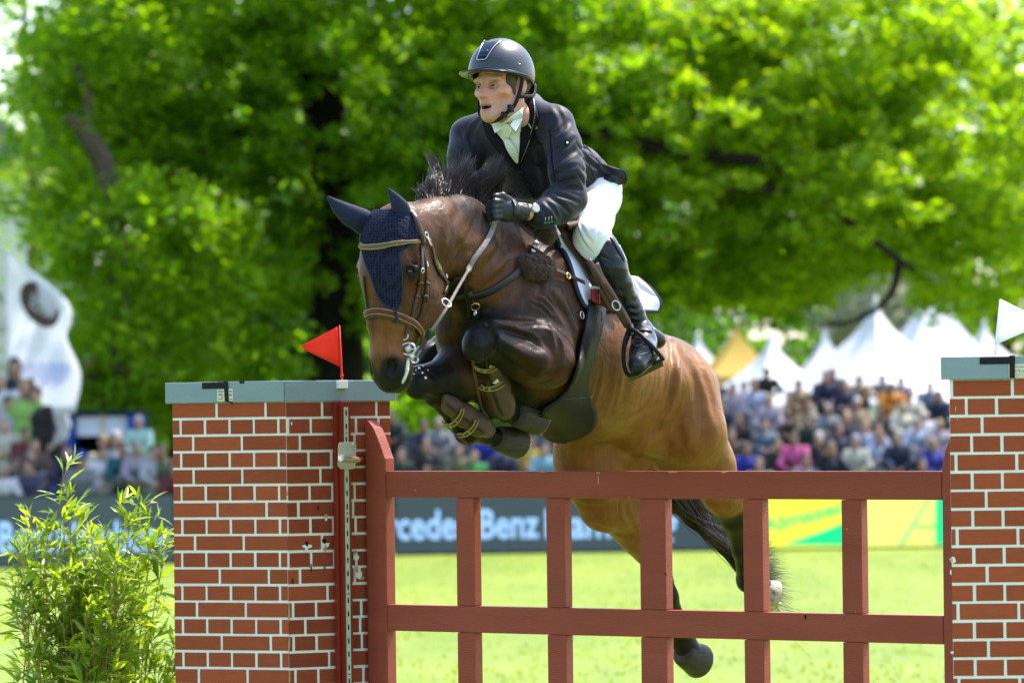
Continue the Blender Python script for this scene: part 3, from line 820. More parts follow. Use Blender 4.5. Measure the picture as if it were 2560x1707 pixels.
# ================================================================ spectators
M_SKIN = objcol_mat('skin', 0.55, 0.08); M_CLOTH = objcol_mat('cloth', 0.85, 0.15); M_HAIR = objcol_mat('hair', 0.7, 0.25)
def person_variant(kind):
    """returns meshes (body, top, trousers, hair); standing height 1.70, feet at z 0, facing -Y"""
    lo, hi = (-.45, -.42, -.02), (.45, .36, 1.80); h = .020
    def fld(): return Field(lo, hi, h)
    leanf = {0: 0, 1: -.02, 2: -.12, 3: 0, 4: -.04}[kind]
    hd = Vector((0, leanf * 1.5 - .02, 1.58)); nk = Vector((0, leanf * 1.2, 1.42)); ch = Vector((0, leanf, 1.25)); wa = Vector((0, leanf * .5, 1.02)); hp_ = Vector((0, 0, .90))
    sh = [Vector((s * .185, leanf, 1.36)) for s in (-1, 1)]
    if kind == 0: el = [Vector((s * .25, .02 + leanf, 1.09)) for s in (-1, 1)]; hn = [Vector((s * .24, -.06, .86)) for s in (-1, 1)]
    elif kind == 1: el = [Vector((s * .26, -.05 + leanf, 1.09)) for s in (-1, 1)]; hn = [Vector((s * .03, -.22, 1.12 + s * .03)) for s in (-1, 1)]
    elif kind == 2: el = [Vector((s * .27, -.16 + leanf, 1.10)) for s in (-1, 1)]; hn = [Vector((s * .10, -.36, .99)) for s in (-1, 1)]
    elif kind == 3: el = [Vector((-.25, 0, 1.09)), Vector((.30, -.14, 1.22))]; hn = [Vector((-.20, -.14, .90)), Vector((.08, -.17, 1.52))]
    else: el = [Vector((s * .30, -.10, 1.22)) for s in (-1, 1)]; hn = [Vector((s * .09, -.26, 1.50)) for s in (-1, 1)]
    b = fld()
    b.ell(hd + Vector((0, .012, .02)), (.075, .093, .105), None, .02); b.ell(hd + Vector((0, -.03, -.055)), (.055, .06, .06), None, .03)
    b.ell(hd + Vector((0, -.10, -.02)), (.014, .022, .022), None, .02)
    for s in (-1, 1): b.ell(hd + Vector((s * .078, .01, -.01)), (.014, .02, .032), None, .01)
    b.chain([(hd + Vector((0, .02, -.08)), .055), (nk, .055), (ch, .10), (wa, .09), (hp_, .10)], .04)
    for s, e, w in zip(sh, el, hn):
        b.chain([(s, .05), (e, .038), (w, .030)], .03)
        d = (w - e).normalized()
        b.ell(w + d * .05, (.032, .032, .045), None, .03)
        for q in (-1, 0, 1): b.cone(w + d * .07 + Vector((q * .018, 0, 0)), .011, w + d * .125 + Vector((q * .022, -.005, 0)), .009, .01)
    for s in (-1, 1): b.chain([(hp_ + Vector((s * .09, 0, 0)), .075), (Vector((s * .10, -.01, .48)), .055), (Vector((s * .11, 0, .08)), .042), (Vector((s * .12, -.10, .045)), .04)], .04)
    t = fld()
    t.chain([(nk + Vector((0, .01, -.02)), .075), (ch, .135), (wa, .125), (hp_ + Vector((0, 0, -.06)), .14)], .06, flat=((1, 0, 0), 1.35))
    for s, e, w in zip(sh, el, hn): t.chain([(s, .080), (e, .060), (e * .15 + w * .85, .050)], .05)
    for (px_, pz) in ((.08, 1.02), (-.07, 1.10), (.02, 1.2)): t.cone((px_ - .08, -.14 + leanf, pz), .006, (px_ + .07, -.15 + leanf, pz - .05), .006, .02, 'sub')
    p = fld()
    p.chain([(hp_ + Vector((0, 0, .06)), .12), (hp_ + Vector((0, 0, -.05)), .125)], .04, flat=((1, 0, 0), 1.3))
    for s in (-1, 1): p.chain([(hp_ + Vector((s * .09, 0, -.05)), .098), (Vector((s * .10, -.01, .48)), .075), (Vector((s * .11, 0, .09)), .062)], .04)
    r = fld()
    r.ell(hd + Vector((0, .025, .035)), (.086, .100, .108), None, .02)
    if kind in (1, 4): r.cone(hd + Vector((0, .07, -.02)), .07, hd + Vector((0, .07, -.17)), .06, .04, flat=((1, 0, 0), 1.3))
    r.ell(hd + Vector((0, -.09, -.045)), (.085, .085, .095), None, .02, 'sub')
    out = []
    for f_, m_ in ((b, M_SKIN), (t, M_CLOTH), (p, M_CLOTH), (r, M_HAIR)):
        o = f_.build('tmp', m_); me = o.data; bpy.data.objects.remove(o); out.append(me)
    return out
PV = [person_variant(k) for k in range(5)]
def hat_mesh():
    mb = MB(); pr = [(.0, .14), (.06, .138), (.092, .10), (.098, .05), (.15, .043), (.155, .036), (.098, .036)]
    n = 16
    for (r, z) in pr:
        for k in range(n): mb.v.append(Vector((r * math.cos(6.2832 * k / n), r * 1.1 * math.sin(6.2832 * k / n), z)))
    for i in range(len(pr) - 1):
        for k in range(n):
            k2 = (k + 1) % n; mb.f.append((i * n + k, (i + 1) * n + k, (i + 1) * n + k2, i * n + k2))
    return mesh(mb.v, mb.f, 'hat')
HAT = hat_mesh(); HAT.materials.append(M_CLOTH)
COLS = {'navy': (.012, .016, .05), 'black': (.010, .010, .011), 'white': (.72, .72, .74), 'pale blue': (.36, .42, .58), 'cream': (.58, .54, .42), 'grey': (.22, .23, .25), 'tan': (.36, .24, .14), 'orange': (.62, .22, .012),
        'pink': (.66, .10, .30), 'royal blue': (.010, .022, .30), 'teal': (.003, .10, .11), 'brown': (.10, .06, .045), 'purple': (.055, .050, .10), 'bright green': (.02, .36, .05), 'mint': (.46, .72, .60), 'olive': (.13, .13, .07),
        'yellow': (.62, .42, .04), 'lime': (.30, .52, .12), 'lilac': (.40, .33, .40), 'sky blue': (.20, .42, .55), 'grey blue': (.15, .20, .27), 'dark green': (.012, .03, .02), 'maroon': (.12, .015, .02), 'pale grey': (.45, .46, .48)}
HAIRC = {'dark': (.012, .009, .008), 'brown': (.05, .028, .016), 'grey': (.34, .33, .33), 'white': (.62, .60, .56), 'blond': (.40, .28, .13), 'sandy': (.22, .13, .06)}
SKINC = [(.46, .25, .17), (.40, .20, .135), (.50, .29, .21), (.33, .17, .11)]
crowd_n = 0
def spectator(px, py, row, top, hair, place, kind=None, small=1.0, hat=None, extra='', Y=None, turn=None, legs='dark trousers'):
    """px,py: head centre in the photograph; row of the stand"""
    global crowd_n
    Yr, z0 = ROWS[row]
    if Y is not None: Yr, z0 = Y
    k = kind if kind is not None else crowd_n % 5
    p = P(px, py, Yr); hgt = (p.z - z0) / 1.58
    if small == 1.0 and hgt < 0.80: k = 2
    s = max(.42, min(1.22, hgt))
    body, tp, tr_, hr = PV[k]
    o = bpy.data.objects.new('person', body); COL.objects.link(o)
    o.location = (p.x, Yr, p.z - 1.58 * s); o.scale = (max(s, .82) if small == 1.0 else s, max(s, .82) if small == 1.0 else s, s)
    o.rotation_euler = (0, 0, turn if turn is not None else RS.uniform(-.5, .5))
    o.color = tuple(.8 * q for q in SKINC[crowd_n % 4]) + (1,)
    for nm, me, c in (('jacket', tp, COLS[top]), ('trousers', tr_, (.02, .022, .03)), ('hair', hr, HAIRC[hair])):
        c_ = bpy.data.objects.new(nm, me); COL.objects.link(c_); c_.parent = o; c_.color = tuple(q * .68 for q in c) + (1,)
    if hat:
        c_ = bpy.data.objects.new('hat', HAT); COL.objects.link(c_); c_.parent = o; c_.location = (0, (-.12 * 1.5 if k == 2 else 0) - .01, 1.585); c_.color = COLS[hat] + (1,)
    ht = f' and {hat} hat' if hat else ''
    tag(o, f'spectator in {top} top{ht}, {hair} hair, {extra + ", " if extra else ""}{place}', 'person', 'spectators in the stands')
    crowd_n += 1
    return o
# right stand: (x, y, row, top, hair, what the label adds)
R = 'right stand'
CROWD = [
 (1785, 952, 6, 'black', 'dark', 'right beside the horse\'s rump, top row'), (1839, 970, 5, 'lilac', 'grey', 'upper rows under the yellow tent'), (1862, 966, 6, 'maroon', 'brown', 'upper rows under the yellow tent'),
 (1882, 963, 5, 'pale blue', 'sandy', 'below the yellow tent\'s right edge'), (1909, 932, 7, 'black', 'dark', 'standing tall against the white tent'),
 (1989, 962, 6, 'tan', 'brown', 'alone against the white tents'), (2062, 941, 6, 'navy', 'dark', 'top row below the broad white peak'), (2087, 932, 7, 'brown', 'sandy', 'top row below the broad white peak'),
 (2110, 962, 6, 'purple', 'brown', 'leaning beside a navy jacket'), (2153, 950, 7, 'tan', 'dark', 'top row right of the broad white peak'), (2214, 946, 7, 'grey', 'grey', 'behind the orange jacket'),
 (2222, 968, 6, 'orange', 'dark', 'largest bright patch of the right crowd'), (2259, 952, 7, 'lilac', 'sandy', 'between orange jacket and tallest tent'), (2276, 992, 5, 'cream', 'brown', 'right of the orange jacket'), (2323, 966, 6, 'grey blue', 'grey', 'near the right pillar, top row'), (2352, 988, 5, 'navy', 'brown', 'touching the right pillar edge'),
 (1810, 1010, 4, 'navy', 'dark', 'close to the horse\'s rump'), (1853, 1046, 3, 'black', 'brown', 'two rows above the royal blue jacket'), (1905, 1062, 3, 'grey blue', 'dark', 'behind the black jacket'), (1956, 1030, 4, 'brown', 'brown', 'above the pink jacket'),
 (1930, 1000, 4, 'lilac', 'blond', 'below the tall black figure'), (2008, 1018, 4, 'tan', 'sandy', 'up left of the grey haired group'), (2030, 1050, 3, 'dark green', 'dark', 'centre of the right crowd'), (2062, 1024, 4, 'grey', 'grey', 'below the navy and purple pair'),
 (2113, 1044, 3, 'navy', 'blond', 'middle rows'), (2135, 1008, 4, 'tan', 'white', 'above the cream jacket'), (2160, 1062, 2, 'lilac', 'blond', 'behind the cream jacket'), (2207, 1030, 4, 'brown', 'dark', 'long hair under the orange jacket'), (2245, 1020, 4, 'cream', 'blond', 'below the orange jacket'),
 (2285, 1062, 3, 'pale blue', 'brown', 'middle rows near the right pillar'), (2308, 1040, 4, 'white', 'white', 'middle rows near the right pillar'), (2342, 1062, 3, 'lilac', 'blond', 'touching the right pillar'), (2180, 1072, 2, 'pale blue', 'brown', 'behind the navy front jacket'), (2085, 1075, 2, 'navy', 'sandy', 'second row'), (1830, 1085, 2, 'brown', 'brown', 'behind the royal blue jacket'),
 (1864, 1122, 1, 'royal blue', 'brown', 'front row beside the horse'), (1934, 1110, 1, 'black', 'brown', 'front row between royal blue and pink'), (1989, 1094, 1, 'pink', 'brown', 'front row'), (2047, 1096, 1, 'black', 'white', 'front row'), (2078, 1122, 0, 'navy', 'sandy', 'front row'),
 (2142, 1104, 1, 'cream', 'grey', 'front row'), (2200, 1095, 1, 'pale blue', 'sandy', 'front row'), (2246, 1092, 1, 'navy', 'grey', 'front row'), (2320, 1110, 1, 'royal blue', 'blond', 'front row touching the pillar'), (2300, 1160, 0, 'navy', 'brown', 'low front row near the pillar'), (2012, 1150, 0, 'grey', 'dark', 'low front row'), (1900, 1160, 0, 'grey blue', 'sandy', 'low front row'),
 # seen between the left pillar and the horse's belly
 (1048, 1065, 3, 'navy', 'dark', 'above the waistcoat man by the left pillar'), (930, 1065, 3, 'black', 'brown', 'at the left pillar\'s edge'), (985, 1040, 4, 'dark green', 'dark', 'upper rows left of the hooves'), (1005, 1135, 1, 'dark green', 'brown', 'left of the waistcoat man'), (1065, 1115, 1, 'black', 'sandy', 'front row, white sleeves, by the left pillar'), (1140, 1125, 1, 'olive', 'brown', 'below the far foreleg'),
 (1095, 1060, 3, 'grey', 'grey', 'directly under the far foreleg'), (1190, 1142, 1, 'bright green', 'sandy', 'below the hooves'), (1258, 1120, 1, 'navy', 'dark', 'below the near hoof'), (1330, 1105, 1, 'yellow', 'brown', 'left of the horse\'s hind leg'), (1300, 1095, 2, 'pale blue', 'brown', 'below the belly'), (1360, 1122, 1, 'sky blue', 'brown', 'touching the horse\'s hind leg'), (1225, 1085, 2, 'royal blue', 'brown', 'behind the two hooves'), (948, 1135, 1, 'black', 'brown', 'front row at the left pillar'),
]
for i, (x, y, r, t, h, pl) in enumerate(CROWD):
    small = 1.0
    spectator(x, y, r, t, h, pl, None, small)
# left stand
LCROWD = [
 (36, 918, 4, 'navy', 'dark', 'left edge of the photo, under the banner'), (15, 950, 4, 'white', 'white', 'half cut by the left photo edge'), (60, 972, 3, 'lime', 'blond', 'below the banner\'s lower tip'), (90, 988, 3, 'black', 'brown', 'beside the lime top'), (20, 1010, 3, 'pale grey', 'dark', 'left edge below the white top'),
 (12, 1062, 2, 'cream', 'grey', 'large figure at the left photo edge'), (55, 1085, 2, 'maroon', 'dark', 'left of the blue cabin'), (84, 1112, 1, 'brown', 'dark', 'left of the blue cabin, lower'),
 (132, 990, 4, 'white', 'brown', 'just below the banner, above the cabin'), (75, 1140, 1, 'pale grey', 'grey', 'front rows at far left'), (42, 1162, 1, 'navy', 'sandy', 'front row at far left'), (88, 1165, 0, 'purple', 'brown', 'front row left of the bamboo tip'), (8, 1175, 0, 'white', 'grey', 'front row, cut by the photo edge'),
 (165, 1130, 1, 'navy', 'dark', 'in front of the blue cabin'), (205, 1148, 0, 'grey', 'brown', 'front row behind the bamboo tip', 'royal blue'), (248, 1132, 1, 'white', 'brown', 'front row below the cabin window'), (262, 1108, 2, 'cream', 'blond', 'in the cabin window'), (290, 1098, 2, 'pale grey', 'white', 'right part of the cabin window'), (303, 1122, 1, 'teal', 'brown', 'front row'), (338, 1120, 1, 'lilac', 'grey', 'front row right of the teal top'),
 (355, 1055, 3, 'mint', 'white', 'right of the cabin'), (375, 1130, 1, 'pale grey', 'brown', 'front row left of the pillar'), (412, 1128, 1, 'olive', 'brown', 'front row touching the left pillar'), (430, 1170, 0, 'maroon', 'dark', 'behind the pillar edge'),
]
for e in LCROWD:
    x, y, r, t, h, pl = e[:6]; hat = e[6] if len(e) > 6 else None
    Yz = (YB - .35 - .25 * (x % 3), 0.05) if (90 < x < 350 and r >= 2) else None
    if x == 132: Yz = (YB - 1.0, .9)
    spectator(x, y, r, t, h, pl, 2 if y > 1110 else (0 if x in (60, 90, 355, 132) else None), 1.0, hat, Y=(ROWS[r][0] - 3.2, ROWS[r][1]) if Yz is None else (Yz[0] - .4, Yz[1]))
Ym = YB + 2.7; zm = P(224, 905, Ym).z - 1.60
plat = MB().box((P(150, 1000, Ym).x, Ym - .5, -.02), (1.2, 0, 0), (0, 1.2, 0), (0, 0, zm + .02)).build('platform', M_STAND, None); tag(plat, 'grey platform behind the blue cabin', 'platform')
spectator(224, 905, 0, 'brown', 'dark', 'standing above the blue cabin roof', 0, 1.0, 'grey', Y=(Ym, zm), turn=.2)
# ================================================================ the jump: brick-look pillars, gate, flags
rng = random.Random(7)
M_BRICK = mat('brick red paint', (0.310, 0.066, 0.026), 0.62, 0.10, 22, bump=0.25, bscale=260, stretch=(1, 1, 6), dirt=((0.34, 0.16, 0.11), 38, 0.66, 0.80))
M_BRICK2 = mat('shaded worn brick red paint', (0.255, 0.048, 0.021), 0.55, 0.12, 20, bump=0.35, bscale=260, stretch=(1, 1, 6), dirt=((0.12, 0.035, 0.022), 16, 0.60, 0.72))  # darker copy of the brick paint; the right face's shade put into colour
for _m in (M_BRICK, M_BRICK2): vary_by_object(_m, .13)
M_MORTAR = mat('white joint paint', (0.72, 0.72, 0.67), 0.7, 0.05, 12, bump=0.2, bscale=180, dirt=((0.50, 0.44, 0.33), 26, 0.66, 0.85))
M_CAP = mat('grey cap paint', (0.225, 0.285, 0.31), 0.45, 0.05, 6, bump=0.3, bscale=60, stretch=(1, 1, 5), dirt=((0.30, 0.34, 0.36), 30, 0.64, 0.8))
M_TAPE = mat('black cloth tape', (0.012, 0.012, 0.014), 0.5, 0.2, 60)
M_PAPER = mat('yellowed paper', (0.62, 0.58, 0.44), 0.7, 0.06, 40, dirt=((0.35, 0.28, 0.16), 60, 0.62, 0.78))
M_INK = mat('printing ink', (0.03, 0.03, 0.03), 0.7)
M_GATE = mat('oxide red gate paint', (0.258, 0.052, 0.029), 0.45, 0.10, 6, bump=0.35, bscale=130, stretch=(.35, .35, 2.2), dirt=((0.36, 0.15, 0.11), 60, 0.66, 0.80), spec=0.2)
vary_by_object(M_GATE, .06)
M_SCRAPE = mat('scraped gate paint', (.34, .20, .15), .7)
M_POST = mat('deep red post paint', (0.20, 0.020, 0.010), 0.40, 0.1, 9, bump=0.2, bscale=80, dirt=((0.35, 0.2, 0.12), 60, 0.69, 0.76))
M_STEEL = mat('galvanised steel', (0.50, 0.51, 0.50), 0.42, 0.16, 14, bump=0.1, metal=0.85, dirt=((0.30, 0.29, 0.24), 25, 0.55, 0.8))
M_TRACK = mat('pale green track paint', (0.34, 0.43, 0.32), 0.5, 0.08, 20, dirt=((0.20, 0.24, 0.17), 70, 0.66, 0.74))
M_DARK = mat('dark hollow', (0.01, 0.008, 0.008), 0.9)
M_RUST = mat('rusty screw', (0.16, 0.07, 0.03), 0.7)
M_WOODBARE = mat('bare plywood', (0.42, 0.30, 0.17), 0.8, 0.2, 40)
M_REDFLAG = cloth_mat('red flag plastic', (0.80, 0.055, 0.022), .35, .4)
M_WHITEFLAG = cloth_mat('white flag plastic', (0.90, 0.90, 0.90), .6, .4)
M_WHITEBLOCK = mat('white plastic block', (0.74, 0.74, 0.70), 0.45, 0.04)

UP = Vector((0, 0, 1))
def brick_face(root, A, t, n, L, z_top, rows, pitch, plan, mats, joint=0.0078, proud=0.0022):
    """bricks of one pillar face: each a slab standing proud of the white body"""
    z = z_top
    for r in range(rows):
        z0, z1 = z - pitch + joint, z
        if z1 < 0.03: break
        xs = plan(r)
        for (a, b) in xs:
            a = max(a, 0.0); b = min(b, L)
            if b - a < 0.008: continue
            d = proud * rng.uniform(0.75, 1.15)
            e = 0.0014
            o = A + t * (a + rng.uniform(0, e)) + UP * (max(z0, 0.005) + rng.uniform(0, e)) - n * 0.004
            m = MB().box(o, t * (b - a - e), n * (0.004 + d), UP * (z1 - max(z0, 0.005) - e))
            m.build('brick', mats(), root, bevel=0.0012)
        z -= pitch
def joints(first, step, L, j=0.0085):
    """brick spans between joint centres"""
    x = [-1.0] + [first + i * step for i in range(-1, 40) if -0.002 < first + i * step < L] + [L + 1.0]
    return [(a + j / 2, b - j / 2) for a, b in zip(x[:-1], x[1:])]

# ---- left pillar: two visible faces meeting at a blunt corner
YL = 16.55
PC = P(714.5, 1004, YL); PC.z = 0
CAPZ = P(716, 1004, YL).z                               # underside of the cap
tl = Vector((math.cos(math.radians(25)), -math.sin(math.radians(25)), 0))   # left face runs towards the corner
nl = Vector((-math.sin(math.radians(25)), -math.cos(math.radians(25)), 0))
tr = Vector((math.cos(math.radians(27)), math.sin(math.radians(27)), 0))
nr = Vector((math.sin(math.radians(27)), -math.cos(math.radians(27)), 0))
A_l = on_plane(431, 1008, PC, nl); A_l.z = 0
LL = (PC - A_l).length
E_r = on_plane(975, 1000, PC, nr); E_r.z = 0
LR = (E_r - PC).length
left_pillar = empty('brick_pillar', A_l, 'red painted brick pillar with white joints left of the gate, behind the bamboo plant', 'pillar', 'brick look pillars of the jump')
back = Vector((0.06, 0.34, 0)); backr = Vector((-0.03, 0.16, 0))
poly = [A_l, PC, E_r, E_r + backr, A_l + back]
MB().prism([p.copy() for p in poly], UP * CAPZ).build('core', M_MORTAR, left_pillar, bevel=0.003)
PITCH_L = 41.75 / (FPX / YL)
kx = LL / 1130.0
even = [568, 330, 330, 568, 337, 583, 350, 595, 360, 575, 335, 580, 350, 590]
def plan_l(r):
    if r % 2 == 0:
        return joints((even[(r // 2) % 14] - 125) * kx, 486 * kx, LL)
    return joints((207 - 125 + rng.uniform(-4, 6)) * kx, 243 * kx, LL)
brick_face(left_pillar, A_l, tl, nl, LL, CAPZ - 0.001, 30, PITCH_L, plan_l, lambda: M_BRICK)
kr = LR / 1041.0
fr = {0: 1620, 1: 1280, 2: 1395, 3: 1478, 4: 1595, 5: 1485, 6: 1372, 7: 1490, 8: 1605, 9: 1493, 10: 1382, 11: 1652, 12: 1310, 13: 1430, 14: 1312, 15: 1660, 16: 1325}
def plan_r(r):
    f = fr.get(r, 1300 + (r * 97) % 260)
    long = r in (0, 2, 4, 6, 8, 10, 11, 13, 15) or (r > 16 and r % 2 == 0)
    return joints((f - 1262) * kr, (545 if long else 226) * kr, LR)
brick_face(left_pillar, PC, tr, nr, LR, CAPZ - 0.002, 30, PITCH_L, plan_r, lambda: rng.choice((M_BRICK2, M_BRICK2, M_BRICK)))
# chipped paint and bare wood on the right face and the corner
def chip(name, pts, p0, n, m, lift=0.0052, parent=None):
    v = [on_plane(x, y, p0 + n * lift, n) for x, y in pts]
    MB().prism(v, n * 0.0008).build(name, m, parent)
def jag(cx, cy, w, h, seed, k=11):
    r = random.Random(seed); out = []
    for i in range(k):
        a = 2 * math.pi * i / k; q = r.uniform(0.55, 1.15)
        out.append((cx + w * math.cos(a) * q, cy + h * math.sin(a) * q))
    return out
for i, (x, y, w, h, mm) in enumerate([(767, 1365, 13, 6, M_MORTAR), (767, 1358, 4, 9, M_DARK), (766, 1374, 4, 8, M_MORTAR), (813, 1362, 12, 8, M_MORTAR),
        (811, 1353, 6, 9, M_DARK), (813, 1369, 4, 9, M_WOODBARE), (815, 1292, 5, 9, M_WOODBARE), (815, 1297, 4, 6, M_MORTAR), (795, 1270, 2, 8, M_DARK),
        (889, 1386, 7, 14, M_WOODBARE), (891, 1392, 8, 10, M_MORTAR), (896, 1432, 11, 16, M_MORTAR), (892, 1424, 5, 10, M_WOODBARE), (905, 1444, 7, 4, M_WOODBARE),
        (729, 1058, 2, 5, M_MORTAR), (778, 1420, 2, 12, M_DARK), (812, 1418, 2, 9, M_DARK), (732, 1450, 2, 10, M_DARK)]):
    chip('paint_chip', jag(x, y, w, h, i), PC, nr, mm, 0.0052 + 0.00013 * i, left_pillar)
for i, (x, y, w, h) in enumerate([(722.5, 1530, 2.5, 30), (723, 1610, 2.5, 26), (718, 1232, 2.5, 9), (724, 1690, 2.5, 22)]):
    chip('paint_chip', jag(x, y, w, h, 40 + i), PC, nr, M_WOODBARE, 0.0078 + 0.0001 * i, left_pillar)
# cap boards
cl = on_plane(413, 1007, PC + nl * 0.012, nl); cl.z = CAPZ
cc = PC + nl * 0.013 + tr * 0.0; cc.z = CAPZ
cr = on_plane(990, 1000, PC + nr * 0.012, nr); cr.z = CAPZ
CAPH = 52.5 / (FPX / YL)
capl = MB().prism([cl, cc, cc + back * 0.1 - nl * 0.02 + Vector((0, 0.03, 0)), cl + Vector((0.006, 0.045, 0))], UP * CAPH).build('cap_board', M_CAP, left_pillar, bevel=0.003)
c2 = cc + tr * 0.0015
MB().prism([c2, cr, cr + Vector((-0.006, 0.045, 0)), c2 + Vector((0.0, 0.038, 0))], UP * CAPH).build('cap_board', M_CAP, left_pillar, bevel=0.003)
MB().prism([cl + Vector((0.012, 0.05, 0.02)), cc + Vector((0, 0.05, 0.02)), cr + Vector((-0.012, 0.05, 0.02)), E_r + backr + UP * (CAPZ + 0.02), A_l + back + UP * (CAPZ + 0.02)], UP * (CAPH - 0.022)).build('cap_top', M_CAP, left_pillar)
def strip(name, pts, p0, n, m, lift, th, parent):
    v = [on_plane(x, y, p0 + n * lift, n) for x, y in pts]
    return MB().prism(v, n * th).build(name, m, parent)
p0 = cc
strip('tape', [(505, 956), (559, 954.5), (560, 971), (505, 972)], p0, nl, M_TAPE, 0.0012, 0.0006, left_pillar)
strip('tape', [(559, 953), (570, 952.5), (572, 1003), (582, 1005), (582, 1009), (562, 1003)], p0, nl, M_TAPE, 0.0030, 0.0006, left_pillar)
strip('tape', [(598, 952), (611, 951.5), (611, 958), (599, 959)], p0, nl, M_TAPE, 0.0012, 0.0006, left_pillar)
strip('paper_label', [(543, 974), (582, 971), (583, 1002), (543, 1003)], p0, nl, M_PAPER, 0.0010, 0.0006, left_pillar)
ink = MB()
for r, (y, x0, x1, hh) in enumerate([(977, 546, 558, 3.2), (977, 573, 580, 3.2), (984, 547, 557, 4), (985, 573, 578, 4), (991, 553, 558, 2), (996, 547, 558, 2), (997, 573, 580, 2)]):
    x = x0
    while x < x1:
        w = rng.uniform(1.2, 2.6)
        ink.prism([on_plane(a, b, p0 + nl * 0.0018, nl) for a, b in ((x, y), (x + w, y), (x + w, y + hh), (x, y + hh))], nl * 0.0003); x += w + 0.8
ink.build('printed_lines', M_INK, left_pillar)
# ---- jump upright with its slotted track, fixed to the right face
up = empty('jump_upright', on_plane(855, 1004, PC, nr) * 1.0, 'deep red jump upright with a slotted metal track on the left pillar', 'jump upright')
up.location.z = 0
UD = 0.075
uf = PC + nr * UD
def ux(px, py=1300): return (on_plane(px, py, uf, nr) - uf).dot(tr)
xa, xt0, xt1, xb = ux(858.5), ux(860.5), ux(873.5), ux(880)
zt = CAPZ - 0.002
a0 = uf + tr * xa; a0.z = 0
MB().box(a0, tr * (xb - xa), -nr * (UD - 0.009), UP * zt).build('post', M_POST, up, bevel=0.003)
b0 = uf + tr * (xa + 0.010) - nr * 0.03; b0.z = 0
MB().box(a0 - tr * 0.012 - nr * 0.03, tr * 0.0115, -nr * (UD - 0.045), UP * zt).build('side_board', M_POST, up, bevel=0.003)
t0 = uf + tr * (xt0 + 0.003) + nr * 0.0005; t0.z = 0.05
MB().box(t0, tr * (xt1 - xt0 - 0.004), nr * 0.0025, UP * (zt - 0.07)).build('track_strip', M_TRACK, up, bevel=0.0006)
for i in range(34):
    z = zt - 0.04 - i * 0.0482
    if z < 0.1: break
    c = uf + tr * ((xt0 + xt1) / 2 + 0.001) + nr * 0.0032; c.z = z
    q = []
    for k in range(10):
        an = 2 * math.pi * k / 10
        q.append(c + tr * (0.0032 * math.cos(an)) + UP * (0.0075 * math.sin(an) + (0.0035 if math.sin(an) > 0 else -0.0035)))
    MB().prism(q, -nr * 0.0004).build('slot', M_DARK, up)
    if i % 6 == 1:
        MB().ball(c - UP * 0.024 + nr * 0.0006, 0.0035, 8, 4).build('screw', M_RUST, up, True)
# ---- the jump cup on the track
cup = empty('jump_cup', uf + UP * 1.6, 'bent galvanised steel cup holding the gate pin on the upright', 'jump cup')
cf = uf + nr * 0.006
pl = [(848, 1105), (886, 1105.5), (890.5, 1111), (889, 1160), (882, 1172.5), (850, 1172), (843.5, 1164), (845, 1110)]
MB().prism([on_plane(x, y, cf, nr) for x, y in pl], nr * 0.003).build('back_plate', M_STEEL, cup, bevel=0.0008)
v = [on_plane(845, 1153.5, cf + nr * 0.004, nr), on_plane(888, 1154.5, cf + nr * 0.004, nr)]
lip = MB()
seg = []
for k, (dn, dz) in enumerate(((0, 0), (0.02, -0.003), (0.04, 0.0), (0.05, 0.008))):
    seg.append((v[0] + nr * dn + UP * dz, v[1] + nr * dn + UP * dz))
for (a, b), (c, d) in zip(seg[:-1], seg[1:]):
    lip.prism([a, b, d, c], UP * 0.003)
lip.build('lip', M_STEEL, cup)
for (x, y) in ((851, 1110), (881, 1110)):
    c = on_plane(x, y, cf + nr * 0.004, nr); MB().ball(c, 0.0025, 8, 4).build('rivet', M_STEEL, cup, True)
# ---- gate
TH = math.radians(34)
gt = Vector((math.cos(TH), -math.sin(TH), 0)); gn = Vector((-math.sin(TH), -math.cos(TH), 0))
G0 = P(964, 1243, 16.62)
gate = empty('jump_gate', Vector((G0.x, G0.y, 0.35)), 'oxide red wooden grid gate hung between the brick pillars under the horse', 'gate')
GD = 0.047
def gp(px, py): return on_plane(px, py, G0, gn)
def slab(name, pts, depth=GD, off=0.0, bevel=0.004, m=None):
    v = [gp(x, y) + gn * off for x, y in pts]
    return MB().prism(v, -gn * depth).build(name, m or M_GATE, gate, bevel=bevel)
def lx(y): return (y - 1243) * 0.0122      # lean of verticals in the photograph
arc = [(912.5, 1050), (918, 1049.5), (925, 1056), (934, 1070), (943, 1091), (952, 1116), (960, 1139), (962.8, 1146)]
ZB = 2080
slab('hanging_post', [(915 + lx(ZB) - 0, ZB), (911.8, 1053)] + arc[0:] + [(963.4, 1175), (964 + lx(ZB), ZB)], 0.056, 0.0005)
v = [gp(906, 1070) - gn * 0.03, gp(912.6, 1062) - gn * 0.03, gp(915 + lx(ZB) + 0.6, ZB) - gn * 0.03, gp(909 + lx(ZB), ZB) - gn * 0.03]
MB().prism(v, -gn * 0.02).build('edge_board', M_GATE, gate, bevel=0.002)
def railpts(x0, y0, x1, y1, x2, y2, x3, y3): return [(x0, y0), (x1, y1), (x2, y2), (x3, y3)]
slab('rail', [(964.4, 1177), (2353.5, 1177.5), (2354.2, 1249.6), (965, 1243.2)])
slab('rail', [(967.7, 1510), (2357.5, 1538.5), (2358.5, 1610), (968.5, 1575.5)])
slab('rail', [(972.3, 1858), (2362.5, 1914), (2363.5, 1985), (973, 1924)])
def rail_y(k, x):
    a, b = ((1243.2, 1249.6), (1510, 1538.5), (1575.5, 1610), (1858, 1914))[k]
    return a + (b - a) * (x - 965) / (2354 - 965)
